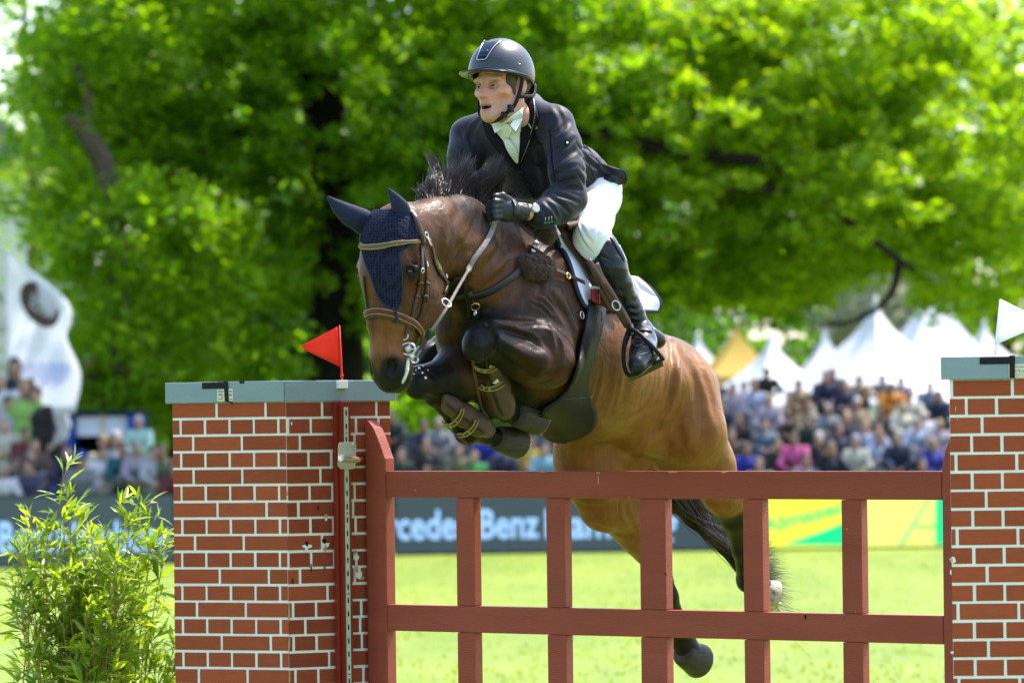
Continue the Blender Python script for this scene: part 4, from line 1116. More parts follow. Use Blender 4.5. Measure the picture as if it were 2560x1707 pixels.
for (l, r) in ((1139, 1183.5), (1364, 1410.5), (1597.5, 1662), (1856, 1904.5), (2102.5, 2152)):
    for (ka, kb) in ((0, 1), (2, 3)):
        g = 0.5
        ya, yb = rail_y(ka, l) + g, rail_y(kb, l) - g
        yc, yd = rail_y(ka, r) + g, rail_y(kb, r) - g
        slab('stile', [(l + lx(ya), ya), (r + lx(yc), yc), (r + lx(yd), yd), (l + lx(yb), yb)], GD - 0.001, -0.0006, 0.0035)
slab('hanging_post', [(2354.4, 1165), (2362, 1130), (2374, 1097), (2384, 1086), (2404, 1088), (2404 + lx(ZB), ZB), (2355 + lx(ZB), ZB)], 0.056, 0.0005)
pin = MB(); a = gp(906, 1148) - gn * 0.028; b = on_plane(877, 1146.5, cf + nr * 0.034, nr)
pin.tube([a, b], 0.0078, 12); pin.build('hanging_pin', M_GATE, gate, True)
# paint scrapes on the rail
for i, (x, y, w, h) in enumerate([(1358, 1179.5, 9, 1.5), (1496, 1182, 5, 2.5), (1496, 1200, 1.2, 14), (1680, 1179.5, 14, 1.8), (1810, 1181, 9, 2.5), (1467, 1219, 2.2, 2.2), (1573, 1242, 3, 1.6),
        (1671, 1364, 2.5, 2.2), (1664, 1434, 3, 3), (1427, 1436, 2.5, 2), (1039, 1225, 2, 3), (2014, 1540, 3, 7), (2139, 1528, 2, 2), (2117, 1322, 3, 3)]):
    vv = [gp(a, b) + gn * 0.0008 for a, b in jag(x, y, w, h, 90 + i, 9)]
    MB().prism(vv, gn * 0.0005).build('paint_scrape', M_WOODBARE if i in (1, 2, 3, 4) else M_DARK if i in (8, 11) else M_SCRAPE, gate)
# ---- right pillar (nearer to the lens)
YR = 14.9
nR = Vector((-math.sin(math.radians(3)), -math.cos(math.radians(3)), 0)); tR = Vector((math.cos(math.radians(3)), -math.sin(math.radians(3)), 0))
RA = P(2372.5, 948, YR); CAPZR = RA.z - 0.001; RA.z = 0
LRR = 0.60
right_pillar = empty('brick_pillar', RA, 'red painted brick pillar cut off by the right picture edge, white flag on top', 'pillar', 'brick look pillars of the jump')
MB().prism([RA, RA + tR * LRR, RA + tR * LRR - nR * 0.42, RA - nR * 0.42 + tR * 0.05], UP * CAPZR).build('core', M_MORTAR, right_pillar, bevel=0.003)
ks = LRR / 600.0; PITCH_R = 46.5 / (FPX / YR); mpp = YR / FPX
def plan_rr(r):
    if r % 2: return joints((2415.5 - 2372.5 + rng.uniform(-1, 1) + (12 if r > 2 else 0)) * mpp, 75.2 * mpp, LRR)
    return joints(((2379 if r % 4 == 0 else 2453) - 2372.5 + (8 if r > 3 else 0)) * mpp, 151 * mpp, LRR)
brick_face(right_pillar, RA, tR, nR, LRR, CAPZR - 0.002, 32, PITCH_R, plan_rr, lambda: M_BRICK)
for i, (x, y, w, h, mm) in enumerate([(2383, 1400, 9, 9, M_MORTAR), (2379, 1398, 4, 9, M_WOODBARE), (2380, 1630, 4, 4, M_MORTAR), (2389, 1021, 2, 9, M_WOODBARE), (2377, 1430, 2, 8, M_MORTAR), (2394, 1046, 2, 5, M_WOODBARE)]):
    chip('paint_chip', jag(x, y, w, h, 60 + i), RA, nR, mm, 0.0052 + 0.00013 * i, right_pillar)
ca = on_plane(2353.5, 948, RA + nR * 0.014, nR); ca.z = CAPZR
CAPHR = 56.5 * mpp
MB().box(ca, tR * (LRR + 0.05), -nR * 0.045, UP * CAPHR).build('cap_board', M_CAP, right_pillar, bevel=0.003)
MB().box(ca - nR * 0.047 + tR * 0.004 + UP * 0.01, tR * (LRR + 0.042), -nR * 0.37 + tR * 0.045, UP * (CAPHR - 0.013)).build('cap_top', M_CAP, right_pillar)
strip('tape', [(2449, 893.5), (2523, 892.5), (2523, 910), (2449, 911)], ca, nR, M_TAPE, 0.0012, 0.0006, right_pillar)
strip('tape', [(2523, 888.5), (2537.5, 888), (2537.5, 944.5), (2524, 945)], ca, nR, M_TAPE, 0.0030, 0.0006, right_pillar)
strip('paper_label', [(2521, 910), (2580, 909), (2580, 944), (2522, 944.5)], ca, nR, M_PAPER, 0.0010, 0.0006, right_pillar)
for (x, y, s_, t_) in ((2538.6, 919, 0.0095, 'Modell: Lo'), (2538.6, 929, 0.0095, 'M.Bergm'), (2539, 935.5, 0.006, 'Die Bauer 12'), (2539, 941, 0.006, '2019  -  08')):
    o = on_plane(x, y, ca + nR * 0.0018, nR)
    place_text(text_mesh(t_, s_), 'printed_line', o, tR, UP, M_INK, right_pillar)
# ---- flags
def flag(name, base, top, pts, m, label, rad=0.0035, block=None):
    root = empty(name, base, label, 'flag', 'start flags on the pillars')
    MB().tube([base, base + (top - base) * 0.22, top], [rad * 1.25, rad, rad * 0.8], 10).build('flag_pole', m, root, True)
    MB().tube([base + (top - base) * 0.2, base + (top - base) * 0.225], rad * 1.8, 10).build('collar', m, root, True)
    # sheet slightly bowed by the wind
    n = Vector((0, -1, 0)); xs = [p[0] for p in pts]; x0, x1 = min(xs), max(xs); c = (base + top) / 2; k = 12; v = []; f = []
    def span(x):
        ys = []
        for (a, b), (c_, d) in zip(pts, pts[1:] + pts[:1]):
            if a != c_ and min(a, c_) <= x <= max(a, c_): ys.append(b + (d - b) * (x - a) / (c_ - a))
        return min(ys), max(ys)
    for i in range(k + 1):
        x = x0 + .3 + (x1 - x0 - .6) * i / k; a, b = span(x)
        for j in range(5): v.append(on_plane(x, a + (b - a) * j / 4, c, n) + Vector((0, .008 * math.sin(i / k * 5 + j * .3), 0)))
    for i in range(k):
        for j in range(4): f.append((i * 5 + j, i * 5 + j + 1, i * 5 + j + 6, i * 5 + j + 5))
    o = obj('pennant', v, f, m, root, True); so = o.modifiers.new('thickness', 'SOLIDIFY'); so.thickness = .0022
    return root
fb = on_plane(856.5, 972, cc + nr * 0.012, nr); ft = P(848.5, 813, fb.y)
f1 = flag('red_flag', fb, ft, [(847, 815), (844, 816.5), (756, 863), (754.3, 866.5), (755.5, 870.5), (760, 873.5), (848, 916), (851.5, 917.5)], M_REDFLAG, 'red triangular flag on a thin pole clipped to the left pillar cap')
bl = on_plane(840.5, 971, cc + nr * 0.002, nr)
wv = on_plane(864, 970.5, cc + nr * 0.002, nr) - bl
MB().box(bl, wv, nr * 0.022, UP * (20.5 / (FPX / YL))).build('clip_block', M_WHITEBLOCK, f1, bevel=0.002)
MB().ball(on_plane(845, 960, cc + nr * 0.0245, nr), 0.0018, 8, 4).build('screw', M_DARK, f1, True)
fb = P(2487.5, 888, YR + 0.02); ft = P(2501.5, 748, YR + 0.02)
flag('white_flag', fb, ft, [(2501, 748.5), (2504, 748), (2606, 800), (2608, 806), (2604, 811), (2492.5, 860.5), (2491, 858)], M_WHITEFLAG, 'white triangular flag on a thin pole on the right pillar cap', 0.0048)
# ================================================================ the horse
HO = P(1463, 901, 16.2)
_ps, _pp = math.radians(28), math.radians(20)
HF = Vector((-math.sin(_ps) * math.cos(_pp), -math.cos(_ps) * math.cos(_pp), math.sin(_pp)))      # forward
HL = Vector((math.cos(_ps), -math.sin(_ps), 0))                                                # to the horse's left
HU = HL.cross(HF) * -1
HU = HF.cross(HL).normalized(); HU = HU if HU.z > 0 else -HU
def H(a, l, u): return HO + HF * a + HL * l + HU * u
def PL(px, py, l): return on_plane(px, py, HO + HL * l, HL)
def hc(p): d = Vector(p) - HO; return d.dot(HF), d.dot(HL), d.dot(HU)
hf = Field((-0.72, 14.3, 0.35), (0.95, 17.9, 2.75), 0.0075)
hl = tuple(HL)
# trunk
R3 = np.array([HF, HL, HU])
hf.cone(H(.44, 0, -.065), .290, H(.05, 0, -.05), .250, .06, flat=(hl, .84))
hf.cone(H(.10, 0, -.045), .252, H(-.28, 0, -.005), .205, .08, flat=(hl, 1.12))
hf.cone(H(-.28, 0, .0), .20, H(-.52, 0, .04), .175, .08, flat=(hl, 1.15))
hf.cone(H(.50, 0, .18), .060, H(.18, 0, .15), .07, .10)
hf.cone(H(-.28, 0, .14), .06, H(-.52, 0, .13), .06, .10)
hf.cone(H(-.55, 0, .11), .05, H(-.70, 0, .06), .040, .06)
for sd in (1, -1):
    hf.ell(H(-.44, .125 * sd, .065), (.20, .13, .165), R3, .08)          # croup
    hf.ell(H(.60, .125 * sd, -.05), (.17, .105, .23), R3, .08)          # shoulder
    hf.ell(H(.73, .085 * sd, -.13), (.12, .095, .14), R3, .05)          # breast
# neck
hf.chain([(H(.50, 0, .03), .235), (H(.74, 0, .015), .195), (H(.98, .0, .03), .150), (H(1.15, .0, .0), .118), (H(1.24, .0, -.03), .10)], .06, flat=(hl, .66))
hf.chain([(H(.60, 0, .20), .045), (H(.83, 0, .165), .045), (H(1.05, 0, .125), .040), (H(1.2, 0, .055), .035)], .08)
# head: its own axes
HP = P(1001, 556, 15.12)
_y, _t = math.radians(37), math.radians(6)
_hd0 = Vector((-math.sin(_y), -math.cos(_y), 0))
HD = (Vector((0, 0, -1)) * math.cos(_t) + _hd0 * math.sin(_t)).normalized()      # poll to muzzle
HN = (_hd0 * math.cos(_t) + Vector((0, 0, 1)) * math.sin(_t)).normalized()       # out of the face
HW = Vector((math.cos(_y), -math.sin(_y), 0))                                   # horse's left
HDR = np.array([HD, HN, HW])
def Q(d, n, w): return HP + HD * (d * .885) + HN * n + HW * w
hw = tuple(HW)
_e = P(1027, 678, 14.993) - HP
EYE = (_e.dot(HD) / .885, _e.dot(HN), _e.dot(HW))
hf.cone(H(1.20, 0, -.01), .095, Q(.05, -.03, 0), .085, .05, flat=(hl, .85))
hf.ell(Q(.07, .02, 0), (.12, .10, .095), HDR, .06)
hf.ell(Q(.17, .045, 0), (.14, .085, .098), HDR, .06)
hf.chain([(Q(.20, .055, 0), .070), (Q(.36, .05, 0), .050), (Q(.50, .045, 0), .046)], .05, flat=(hw, 1.08))
for w in (1, -1):
    hf.ell(Q(EYE[0] - .02, EYE[1] - .018, EYE[2] * w), (.045, .036, .026), HDR, .03)         # brow and orbit
    hf.ell(Q(.185, -.02, .075 * w), (.07, .05, .03), HDR, .04)
    hf.ell(Q(.255, -.075, .062 * w), (.115, .100, .036), HDR, .03)         # cheek
    hf.cone(Q(.30, .015, .072 * w), .014, Q(.42, .01, .055 * w), .010, .03)   # facial crest
    hf.ell(Q(.535, .025, .038 * w), (.05, .038, .025), HDR, .03)          # nostril
    hf.ell(Q(.56, -.02, .030 * w), (.045, .035, .022), HDR, .02)
hf.cone(Q(.27, -.05, 0), .085, Q(.40, -.02, 0), .060, .05, flat=(hw, .9))
hf.cone(Q(.40, -.02, 0), .058, Q(.55, .0, 0), .048, .05, flat=(hw, .92))
hf.ell(Q(.545, .03, 0), (.055, .043, .047), HDR, .03)
hf.ell(Q(.60, -.035, 0), (.030, .034, .033), HDR, .025)                    # chin
hf.ell(Q(.605, .012, 0), (.028, .033, .036), HDR, .025)                   # upper lip
# eye socket, nostril and mouth hollows
for w in (1, -1):
    hf.ell(Q(EYE[0], EYE[1], EYE[2] * w), (.0135, .020, .014), HDR, .010, 'sub')
    hf.ell(Q(.552, .060, .044 * w), (.030, .018, .0155), HDR, .010, 'sub')
    hf.cone(Q(.585, .050, .060 * w), .006, Q(.60, .030, .062 * w), .005, .012, 'sub')
    hf.cone(Q(.12, .06, .105 * w), .006, Q(.16, .055, .11 * w), .008, .03, 'sub')
    hf.cone(Q(.555, -.028, .066 * w), .004, Q(.598, -.008, .050 * w), .004, .010, 'sub')
    hf.cone(Q(.08, -.195, .12 * w), .028, Q(.36, -.205, .10 * w), .03, .03, 'sub')
# left foreleg, folded
def foreleg(sh, elb, knee, fet, pas, hoof, rk=.062, re=.11):
    hf.chain([(sh, .11), (elb, re)], .07)
    k2 = knee * .38 + elb * .62; k3 = knee * .78 + elb * .22
    hf.chain([(elb, re), (k2, .088), (k3, .050), (knee, rk - .008)], .035)
    hf.ell(knee, rk, None, .02)
    c1 = knee * .70 + fet * .30; c2 = knee * .3 + fet * .7
    hf.chain([(knee, rk - .012), (c1, .031), (c2, .028), (fet, .038)], .02)
    hf.ell(fet, .044, None, .015); hf.chain([(fet, .038), (pas, .030), (hoof, .036)], .015)
kL = P(1202, 850, 15.36); eL = P(1352, 892, 15.54)
fL = P(1230, 1014, 15.60); paL = P(1268, 1032, 15.67); hoL = P(1300, 1037, 15.72)
kR = P(1052, 952, 15.42); eR = P(1195, 930, 15.62); fR = P(1168, 1078, 15.66); paR = P(1215, 1088, 15.74); hoR = P(1250, 1094, 15.78)
foreleg(P(1180, 850, 15.75), eR, kR, fR, paR, hoR, .053, .095)
hf.ell(P(1046, 964, 15.41), .047, None, .015)
# hollow behind and under the elbow
hf.cone(P(1447, 850, 15.62), .022, P(1430, 960, 15.62), .030, .03, 'sub')
hf.cone(P(1430, 960, 15.62), .030, P(1320, 1000, 15.55), .030, .03, 'sub')
hf.cone(P(1320, 1000, 15.55), .030, P(1225, 900, 15.45), .040, .03, 'sub')
foreleg(P(1345, 835, 15.70), eL, kL, fL, paL, hoL, .053, .100)
hf.ell(P(1192, 864, 15.34), (.050, .052, .058), None, .015)
hf.cone(P(1235, 815, 15.33), .026, P(1325, 832, 15.43), .040, .03)      # extensor of the forearm
hf.cone(P(1362, 838, 15.46), .034, P(1392, 905, 15.50), .060, .03)      # elbow muscles
hf.cone(P(1250, 856, 15.32), .024, P(1340, 902, 15.41), .050, .025)
hf.cone(P(1380, 930, 15.52), .050, P(1330, 915, 15.45), .055, .03)
hf.cone(P(1245, 838, 15.26), .004, P(1350, 868, 15.37), .009, .018, 'sub')
hf.cone(P(1230, 876, 15.29), .006, P(1300, 935, 15.38), .006, .02, 'sub')
hf.cone(P(1172, 830, 15.29), .004, P(1215, 838, 15.29), .004, .015, 'sub')
# hind legs
def hind(hip, stif, hock, fet, hoof, g=.095):
    hf.chain([(hip, .16), (stif, .115)], .07)
    a = stif * .6 + hock * .4; b = stif * .22 + hock * .78
    hf.chain([(stif, .115), (a, g), (b, .062), (hock, .056)], .05)
    c = hock * .5 + fet * .5
    hf.chain([(hock, .054), (c, .034), (fet, .041)], .03)
    hf.chain([(fet, .041), (fet * .4 + hoof * .6, .037), (hoof, .046)], .03)
hkL = P(1838, 1290, 16.78); fhL = P(1872, 1450, 17.02); hhL = P(1921, 1484, 17.08)
hind(H(-.45, .15, .0), P(1728, 1075, 16.45), hkL, fhL, hhL, .085)
hf.cone(P(1700, 1000, 16.46), .12, P(1752, 1150, 16.60), .080, .06)
hf.cone(P(1780, 1180, 16.62), .055, P(1795, 1235, 16.66), .050, .05)
hf.cone(P(1672, 950, 16.30), .05, P(1650, 1060, 16.36), .035, .07)
hf.cone(P(1640, 1085, 16.42), .05, P(1700, 1165, 16.60), .06, .06)            # flank fold
hkR = P(1632, 1378, 16.75); fhR = P(1706, 1600, 17.0); hhR = P(1735, 1645, 17.02)
hind(H(-.48, -.14, -.02), P(1475, 1155, 16.42), hkR, fhR, hhR, .100)
hf.cone(P(1448, 1120, 16.35), .085, P(1505, 1270, 16.5), .080, .06)
hf.cone(P(1555, 1120, 16.55), .10, P(1545, 1255, 16.62), .05, .06)
hf.cone(P(1540, 1290, 16.6), .06, hkR * .8 + P(1540, 1290, 16.6) * .2, .055, .04)
hf.cone(P(1592, 1120, 16.5), .055, P(1585, 1230, 16.58), .05, .05); hf.cone(P(1682, 1125, 16.56), .062, P(1705, 1200, 16.64), .06, .05)
# belly line and sheath
hf.ell(P(1600, 1098, 16.35), (.10, .06, .045), np.array([HF, HL, HU]), .05)
BAY = np.array((.095, .037, .013)); BAYL = np.array((.188, .086, .026)); DK = np.array((.022, .0115, .008)); BLK = np.array((.010, .0085, .0085)); TAN = np.array((.190, .092, .034))
def coat(V):
    V = np.asarray(V); D = V - np.array(HO)
    a = D @ np.array(HF); l = D @ np.array(HL); u = D @ np.array(HU)
    n1 = vnoise(V, 5, 1); n2 = vnoise(V, 18, 2)
    C = np.tile(BAY, (len(V), 1))
    def mixin(C, col, w): return C * (1 - w[:, None]) + col * w[:, None]
    # flank, belly and quarters are light bay
    w = sstep(-a + .25 * n1 * .2, -.38, -.05) * (1 - .25 * sstep(u, .12, .28))
    C = mixin(C, BAYL, w * .9)
    C = mixin(C, TAN, sstep(-u, .12, .30) * .5)
    # darker shoulder, neck top, back line
    w = sstep(a, .28, .55) * (.50 + .28 * n1)
    C = mixin(C, DK * 1.4, np.clip(w, 0, .85))
    n3 = vnoise(V * np.array([1, 1, 1.6]), 9, 8)
    C = mixin(C, np.array((.150, .062, .020)), np.clip(sstep(n3, .02, .30) * sstep(a, .70, .95) * sstep(-u, -.20, -.10) * .75, 0, 1))
    C = mixin(C, DK * .9, np.clip(sstep(-n3, .05, .30) * sstep(a, .55, .8) * .7, 0, 1))
    C = mixin(C, np.array((.115, .052, .021)), np.clip(sstep(n3, .0, .25) * sstep(a, .35, .5) * (1 - sstep(a, .65, .8)) * .55, 0, 1))
    C = mixin(C, DK, sstep(u + .05 * n1, .17, .27) * .7 * sstep(a, -.7, -.2))
    C = C * (1 - .50 * sstep(a + .06 * n1, .30, .50) * (1 - .25 * sstep(n1, .0, .3)))[:, None]  # front half darkened again; forehand's shade put into the coat colour
    C = C * np.array([1.05, .97, .86])
    # head
    hp = V - np.array(HP); d = hp @ np.array(HD) / .885; nn = hp @ np.array(HN); ww = hp @ np.array(HW)
    ish = (sstep(a, 1.0, 1.25) * sstep(nn, -.24, -.20) * sstep(0.72 - d, 0, .03))
    hc_ = mixin(np.tile(np.array((.098, .039, .014)), (len(V), 1)), DK * 1.3, np.clip(sstep(np.abs(ww), .02, .09) * .30 + .30 * n1 * .6, 0, .8))
    front = sstep(nn, -.02, .05) * sstep(d, .36, .40) * (1 - sstep(d, .48, .53))
    hc_ = mixin(hc_, np.array((.185, .070, .022)), front * .8)
    hc_ = mixin(hc_, DK * 1.2, np.clip(np.exp(-((d - .385) / .05) ** 2) * np.exp(-((ww + .02) / .035) ** 2) * sstep(nn, 0, .06) * .8, 0, 1))
    hc_ = mixin(hc_, np.array((.17, .07, .026)), sstep(d, .42, .5) * sstep(-nn, .0, .1) * .5)
    nose = np.clip(sstep(d + .035 * np.abs(ww) / .05 + nn * .10 + .012 * n2, .562, .600) , 0, 1)
    hc_ = mixin(hc_, BLK * 1.3, nose)
    for s_ in (1, -1):
        q = np.linalg.norm(hp - (np.array(HD) * .553 * .885 + np.array(HN) * .055 + np.array(HW) * .043 * s_), axis=1)
        hc_ = mixin(hc_, BLK, 1 - sstep(q, .030, .052))
        q = np.linalg.norm((hp - (np.array(HD) * EYE[0] * .885 + np.array(HN) * EYE[1] + np.array(HW) * EYE[2] * s_)) * np.array([1, 1, 1]), axis=1)
        hc_ = mixin(hc_, BLK * 1.5, (1 - sstep(q, .020, .045)) * .9)
    hc_ = mixin(hc_, np.array((.35, .33, .27)), np.clip((1 - sstep(np.linalg.norm(hp - np.array(HD) * .575 * .885 - np.array(HN) * -.03 - np.array(HW) * .05, axis=1), .008, .030)) * .5 * (n2 > -.2), 0, 1))
    C = C * (1 - ish[:, None]) + hc_ * ish[:, None]
    # black points
    def leg(C, pts, r0, col=BLK, k=1.0, fall=.05):
        m = np.full(len(V), 9.0)
        for p, q in zip(pts[:-1], pts[1:]):
            dd, t = seg_dist(V, p, q); m = np.minimum(m, dd)
        return mixin(C, col, (1 - sstep(m + .03 * n1 * .5, r0, r0 + fall)) * k)
    C = leg(C, [P(1330, 870, 15.55), kL], .085, DK * .9, .9, .05)
    C = leg(C, [kL, fL, paL, P(1330, 1050, 15.8)], .10, BLK, 1, .05)
    C = leg(C, [P(1300, 868, 15.5), kL], .07, BLK * 1.2, .85, .06)
    C = leg(C, [P(1105, 935, 15.50), kR], .085, BLK, .95, .05)
    C = leg(C, [P(1200, 950, 15.60), P(1150, 960, 15.55)], .10, np.array((.060, .024, .010)), .8, .05)
    C = leg(C, [kR, fR, paR, P(1280, 1100, 15.85)], .10, BLK, 1, .04)
    C = leg(C, [hkL, fhL, hhL], .085, BLK * 1.1, 1, .03)
    C = leg(C, [hkR * .7 + fhR * .3, fhR, hhR], .09, BLK * 1.1, 1, .05)
    C = leg(C, [P(1800, 1270, 16.7), hkL], .03, DK, .7, .04)
    return np.clip(C * (1 + .10 * n2[:, None]), .004, 1)
M_COAT = vcol_mat('bay coat', 0.44, 0.22, 260, (1, 1, .3), 0.13, 0.0, 0.38, 30, bump2=(.22, 26), rvar=.12)
horse = hf.build('horse', M_COAT, None, coat, 1)
tag(horse, 'bay horse with black legs jumping over the red gate, carrying the rider', 'horse')
creases(horse, [
 ([(1195, 545), (1165, 610), (1140, 660), (1120, 715)], .008, .020, .003),
 ([(1290, 600), (1240, 640), (1190, 690)], .005, .022, .004), ([(1210, 520), (1240, 580), (1250, 640)], .004, .025, .003),
 ([(1247, 822), (1290, 833), (1330, 850), (1372, 884)], .007, .009, .004), ([(1240, 860), (1290, 890), (1330, 925)], .004, .010, .003),
 ([(1372, 808), (1392, 840), (1398, 880), (1388, 920)], .006, .010, .004), ([(1300, 815), (1350, 812), (1385, 822)], .004, .008, .003), ([(1330, 925), (1370, 935), (1400, 930)], .003, .010, .003),
 ([(1178, 822), (1196, 812), (1222, 818)], .004, .008, .003), ([(1228, 826), (1236, 848), (1228, 872)], .004, .008, .003), ([(1170, 868), (1196, 880), (1220, 876)], .003, .008, .002),
 ([(1372, 740), (1405, 780), (1430, 830), (1440, 870)], .005, .018, .006), ([(1345, 730), (1372, 750), (1390, 775)], .003, .006, .002),
 ([(1672, 845), (1682, 900), (1679, 970), (1662, 1035)], .014, .015, .008), ([(1660, 1030), (1640, 1070), (1622, 1095)], .006, .014, .004),
 ([(1700, 880), (1735, 950), (1752, 1040), (1758, 1120)], .006, .024, .005), ([(1690, 1010), (1700, 1080), (1712, 1150)], .004, .016, .003),
 ([(1490, 1040), (1560, 1050), (1620, 1020)], .005, .024, .003), ([(1530, 900), (1520, 960), (1500, 1020)], .003, .02, .002), ([(1570, 900), (1565, 970), (1550, 1030)], .003, .02, .002),
 ([(1480, 1310), (1540, 1330), (1590, 1345)], .004, .014, .003), ([(1560, 1255), (1570, 1290), (1590, 1330)], .005, .010, .003), ([(1440, 1260), (1500, 1270), (1545, 1250)], .004, .018, .002),
 ([(1150, 520), (1130, 560), (1125, 600)], .004, .016, .003), ([(1180, 620), (1150, 640), (1120, 680)], .004, .012, .003), ([(1280, 640), (1255, 680), (1215, 715)], .004, .014, .003), ([(1310, 700), (1300, 730), (1270, 760)], .003, .016, .003),
 ([(1345, 690), (1350, 720), (1340, 760)], .003, .012, .003), ([(1260, 740), (1230, 765), (1205, 775)], .0035, .012, .003), ([(1240, 810), (1290, 822), (1330, 838)], -.003, .005, .0), ([(1250, 850), (1300, 878), (1350, 902)], -.003, .006, 0), ([(1390, 940), (1350, 955), (1310, 940)], .003, .008, .002),
 ([(1330, 745), (1360, 758), (1385, 785)], .0035, .006, .003), ([(1322, 757), (1352, 770), (1378, 796)], .003, .005, .002), ([(1095, 700), (1085, 725), (1088, 750)], -.002, .003, 0), ([(1040, 745), (1060, 760), (1075, 752)], -.002, .003, 0),
 ([(1610, 960), (1600, 1010), (1570, 1050)], -.003, .006, 0), ([(1720, 860), (1760, 950), (1785, 1040)], .004, .018, .004), ([(1640, 880), (1645, 930), (1640, 990)], .003, .012, .003), ([(1500, 930), (1490, 975), (1480, 1010)], .0025, .010, .002), ([(1546, 930), (1540, 980), (1526, 1030)], .0025, .010, .002),
 ([(1052, 720), (1046, 760), (1030, 800)], .004, .012, .003), ([(1066, 770), (1050, 800), (1038, 830)], .004, .010, .003), ([(1000, 650), (1020, 655), (1040, 664)], .003, .005, .002), ([(1008, 690), (1022, 698), (1040, 696)], .003, .005, .002),
 ([(1000, 700), (1002, 760), (990, 830)], .003, .014, .002), ([(1006, 900), (1000, 940), (992, 966)], .004, .006, .003),
 ([(1060, 985), (1090, 1000)], .004, .010, .002), ([(1030, 930), (1060, 925), (1085, 940)], .004, .010, .003)]
 + [([(1098 + i * 9, 640 + i), (1106 + i * 9, 668 + i * 2), (1102 + i * 9, 700 + i * 2)], .0018, .0042, .0012) for i in range(7)]
)
HT = bvh_of(horse)
# ================================================================ what the horse wears
TR = random.Random(5)
M_LEA = mat('dark brown leather', (.050, .024, .016), 0.38, 0.18, 30, bump=0.15, bscale=220, spec=0.25)
M_LEAB = mat('black leather', (.012, .011, .012), 0.34, 0.2, 30, bump=0.15, bscale=220, spec=0.24)
M_LEAR = mat('maroon padded leather', (.085, .028, .026), 0.33, 0.12, 30, bump=0.1, bscale=200)
M_LEAT = mat('taupe padded leather', (.080, .049, .038), 0.45, 0.1, 30, bump=0.1, bscale=200)
M_BROWB = mat('olive brown leather', (.115, .075, .045), 0.42, 0.1, 30, bump=0.1, bscale=200)
M_STITCH = mat('yellow stitching', (.45, .36, .10), 0.7)
M_BRASS = mat('brass', (.60, .42, .16), 0.3, 0.1, 30, metal=1.0)
M_CHROME = mat('polished steel', (.50, .50, .52), 0.28, 0.05, 30, metal=1.0)
M_BITM = mat('brushed bit steel', (.50, .52, .52), 0.35, 0.08, 30, metal=0.7)
M_REIN = mat('braided grey rein', (.20, .17, .16), 0.6, 0.35, 160, bump=0.5, bscale=300)
M_FLEECE = mat('dark brown sheepskin', (.046, .025, .018), 0.95, 0.4, 60, bump=0.9, bscale=150, sheen=0.15)
M_HOOF = mat('dark hoof horn', (.045, .040, .034), 0.5, 0.3, 20, bump=0.3, bscale=120, stretch=(1, 1, 4), dirt=((.08, .07, .055), 22, 0.6, 0.8))
M_SOLE = mat('pale hoof sole', (.42, .34, .25), 0.75, 0.3, 20, dirt=((.12, .08, .05), 26, .5, .65))
M_IRON = mat('worn iron shoe', (.30, .28, .24), 0.4, 0.3, 40, metal=0.8)
M_GUARD = mat('black girth guard', (.017, .017, .019), 0.42, 0.15, 12, bump=0.12, bscale=90, dirt=((.10, .10, .07), 70, .70, .78))
def knit():
    m, N, L, B = _nt('navy knitted bonnet')
    tc = N.new('ShaderNodeTexCoord'); v = N.new('ShaderNodeTexVoronoi'); v.inputs['Scale'].default_value = 105; v.inputs['Randomness'].default_value = 0.25
    L.new(tc.outputs['Object'], v.inputs['Vector'])
    c = ramp(N, L, v.outputs['Distance'], [(.25, (.002, .0025, .005)), (.55, (.013, .016, .038))])
    L.new(c, B.inputs['Base Color']); B.inputs['Roughness'].default_value = .85; B.inputs['Specular IOR Level'].default_value = .1
    b = N.new('ShaderNodeBump'); b.inputs['Strength'].default_value = .9; b.inputs['Distance'].default_value = .003
    L.new(v.outputs['Distance'], b.inputs['Height']); L.new(b.outputs[0], B.inputs['Normal'])
    return m
M_KNIT = knit()
M_EARC = mat('smooth navy ear cover', (.017, .021, .048), 0.75, 0.08, 20, bump=0.1, bscale=300, sheen=0.08)

def surf(pts, tree=None, off=0.001, n=None, fallback=None, relax=2):
    """photograph columns/rows laid on the animal: world points and normals, lifted by off"""
    tree = tree or HT
    q = smoothpts([(x, y, 0) for x, y in pts], n or max(6, 4 * (len(pts) - 1)))
    ps = []; ns = []
    for k in q:
        p, nn = hit(tree, k.x, k.y)
        ps.append(p); ns.append(nn)
    good = [i for i, p in enumerate(ps) if p is not None]
    Y = []
    for i, k in enumerate(q):
        if ps[i] is not None: Y.append(ps[i].y)
        else:
            if good:
                j = min(good, key=lambda g: abs(g - i)); Y.append(ps[j].y); ns[i] = ns[j]
            else: Y.append(fallback or 15.5); ns[i] = Vector((0, -1, 0))
    for _ in range(relax):
        Y = [Y[0]] + [min(Y[i], .5 * Y[i] + .25 * (Y[i - 1] + Y[i + 1])) for i in range(1, len(Y) - 1)] + [Y[-1]]
        ns = [ns[0]] + [(ns[i] * 2 + ns[i - 1] + ns[i + 1]).normalized() for i in range(1, len(ns) - 1)] + [ns[-1]]
    return [P(k.x, k.y, y) + nn * off for k, y, nn in zip(q, Y, ns)], ns
def strap(name, pts, w, th, m, parent, tree=None, off=0.001, n=None, stitch=None, fallback=None):
    p, ns = surf(pts, tree, off, n, fallback)
    o = MB().ribbon(p, ns, w, th).build(name, m, parent, True)
    if stitch:
        for s in (-1, 1):
            a = []
            for i, q in enumerate(p):
                t = (p[min(i + 1, len(p) - 1)] - p[max(i - 1, 0)]).normalized(); c = t.cross(ns[i]).normalized()
                ww = w[i] if hasattr(w, '__len__') else w
                a.append(q + c * (s * ww * .34) + ns[i] * (th * .98))
            MB().tube(a, stitch, 4).build('stitching', M_STITCH, o)
    return o
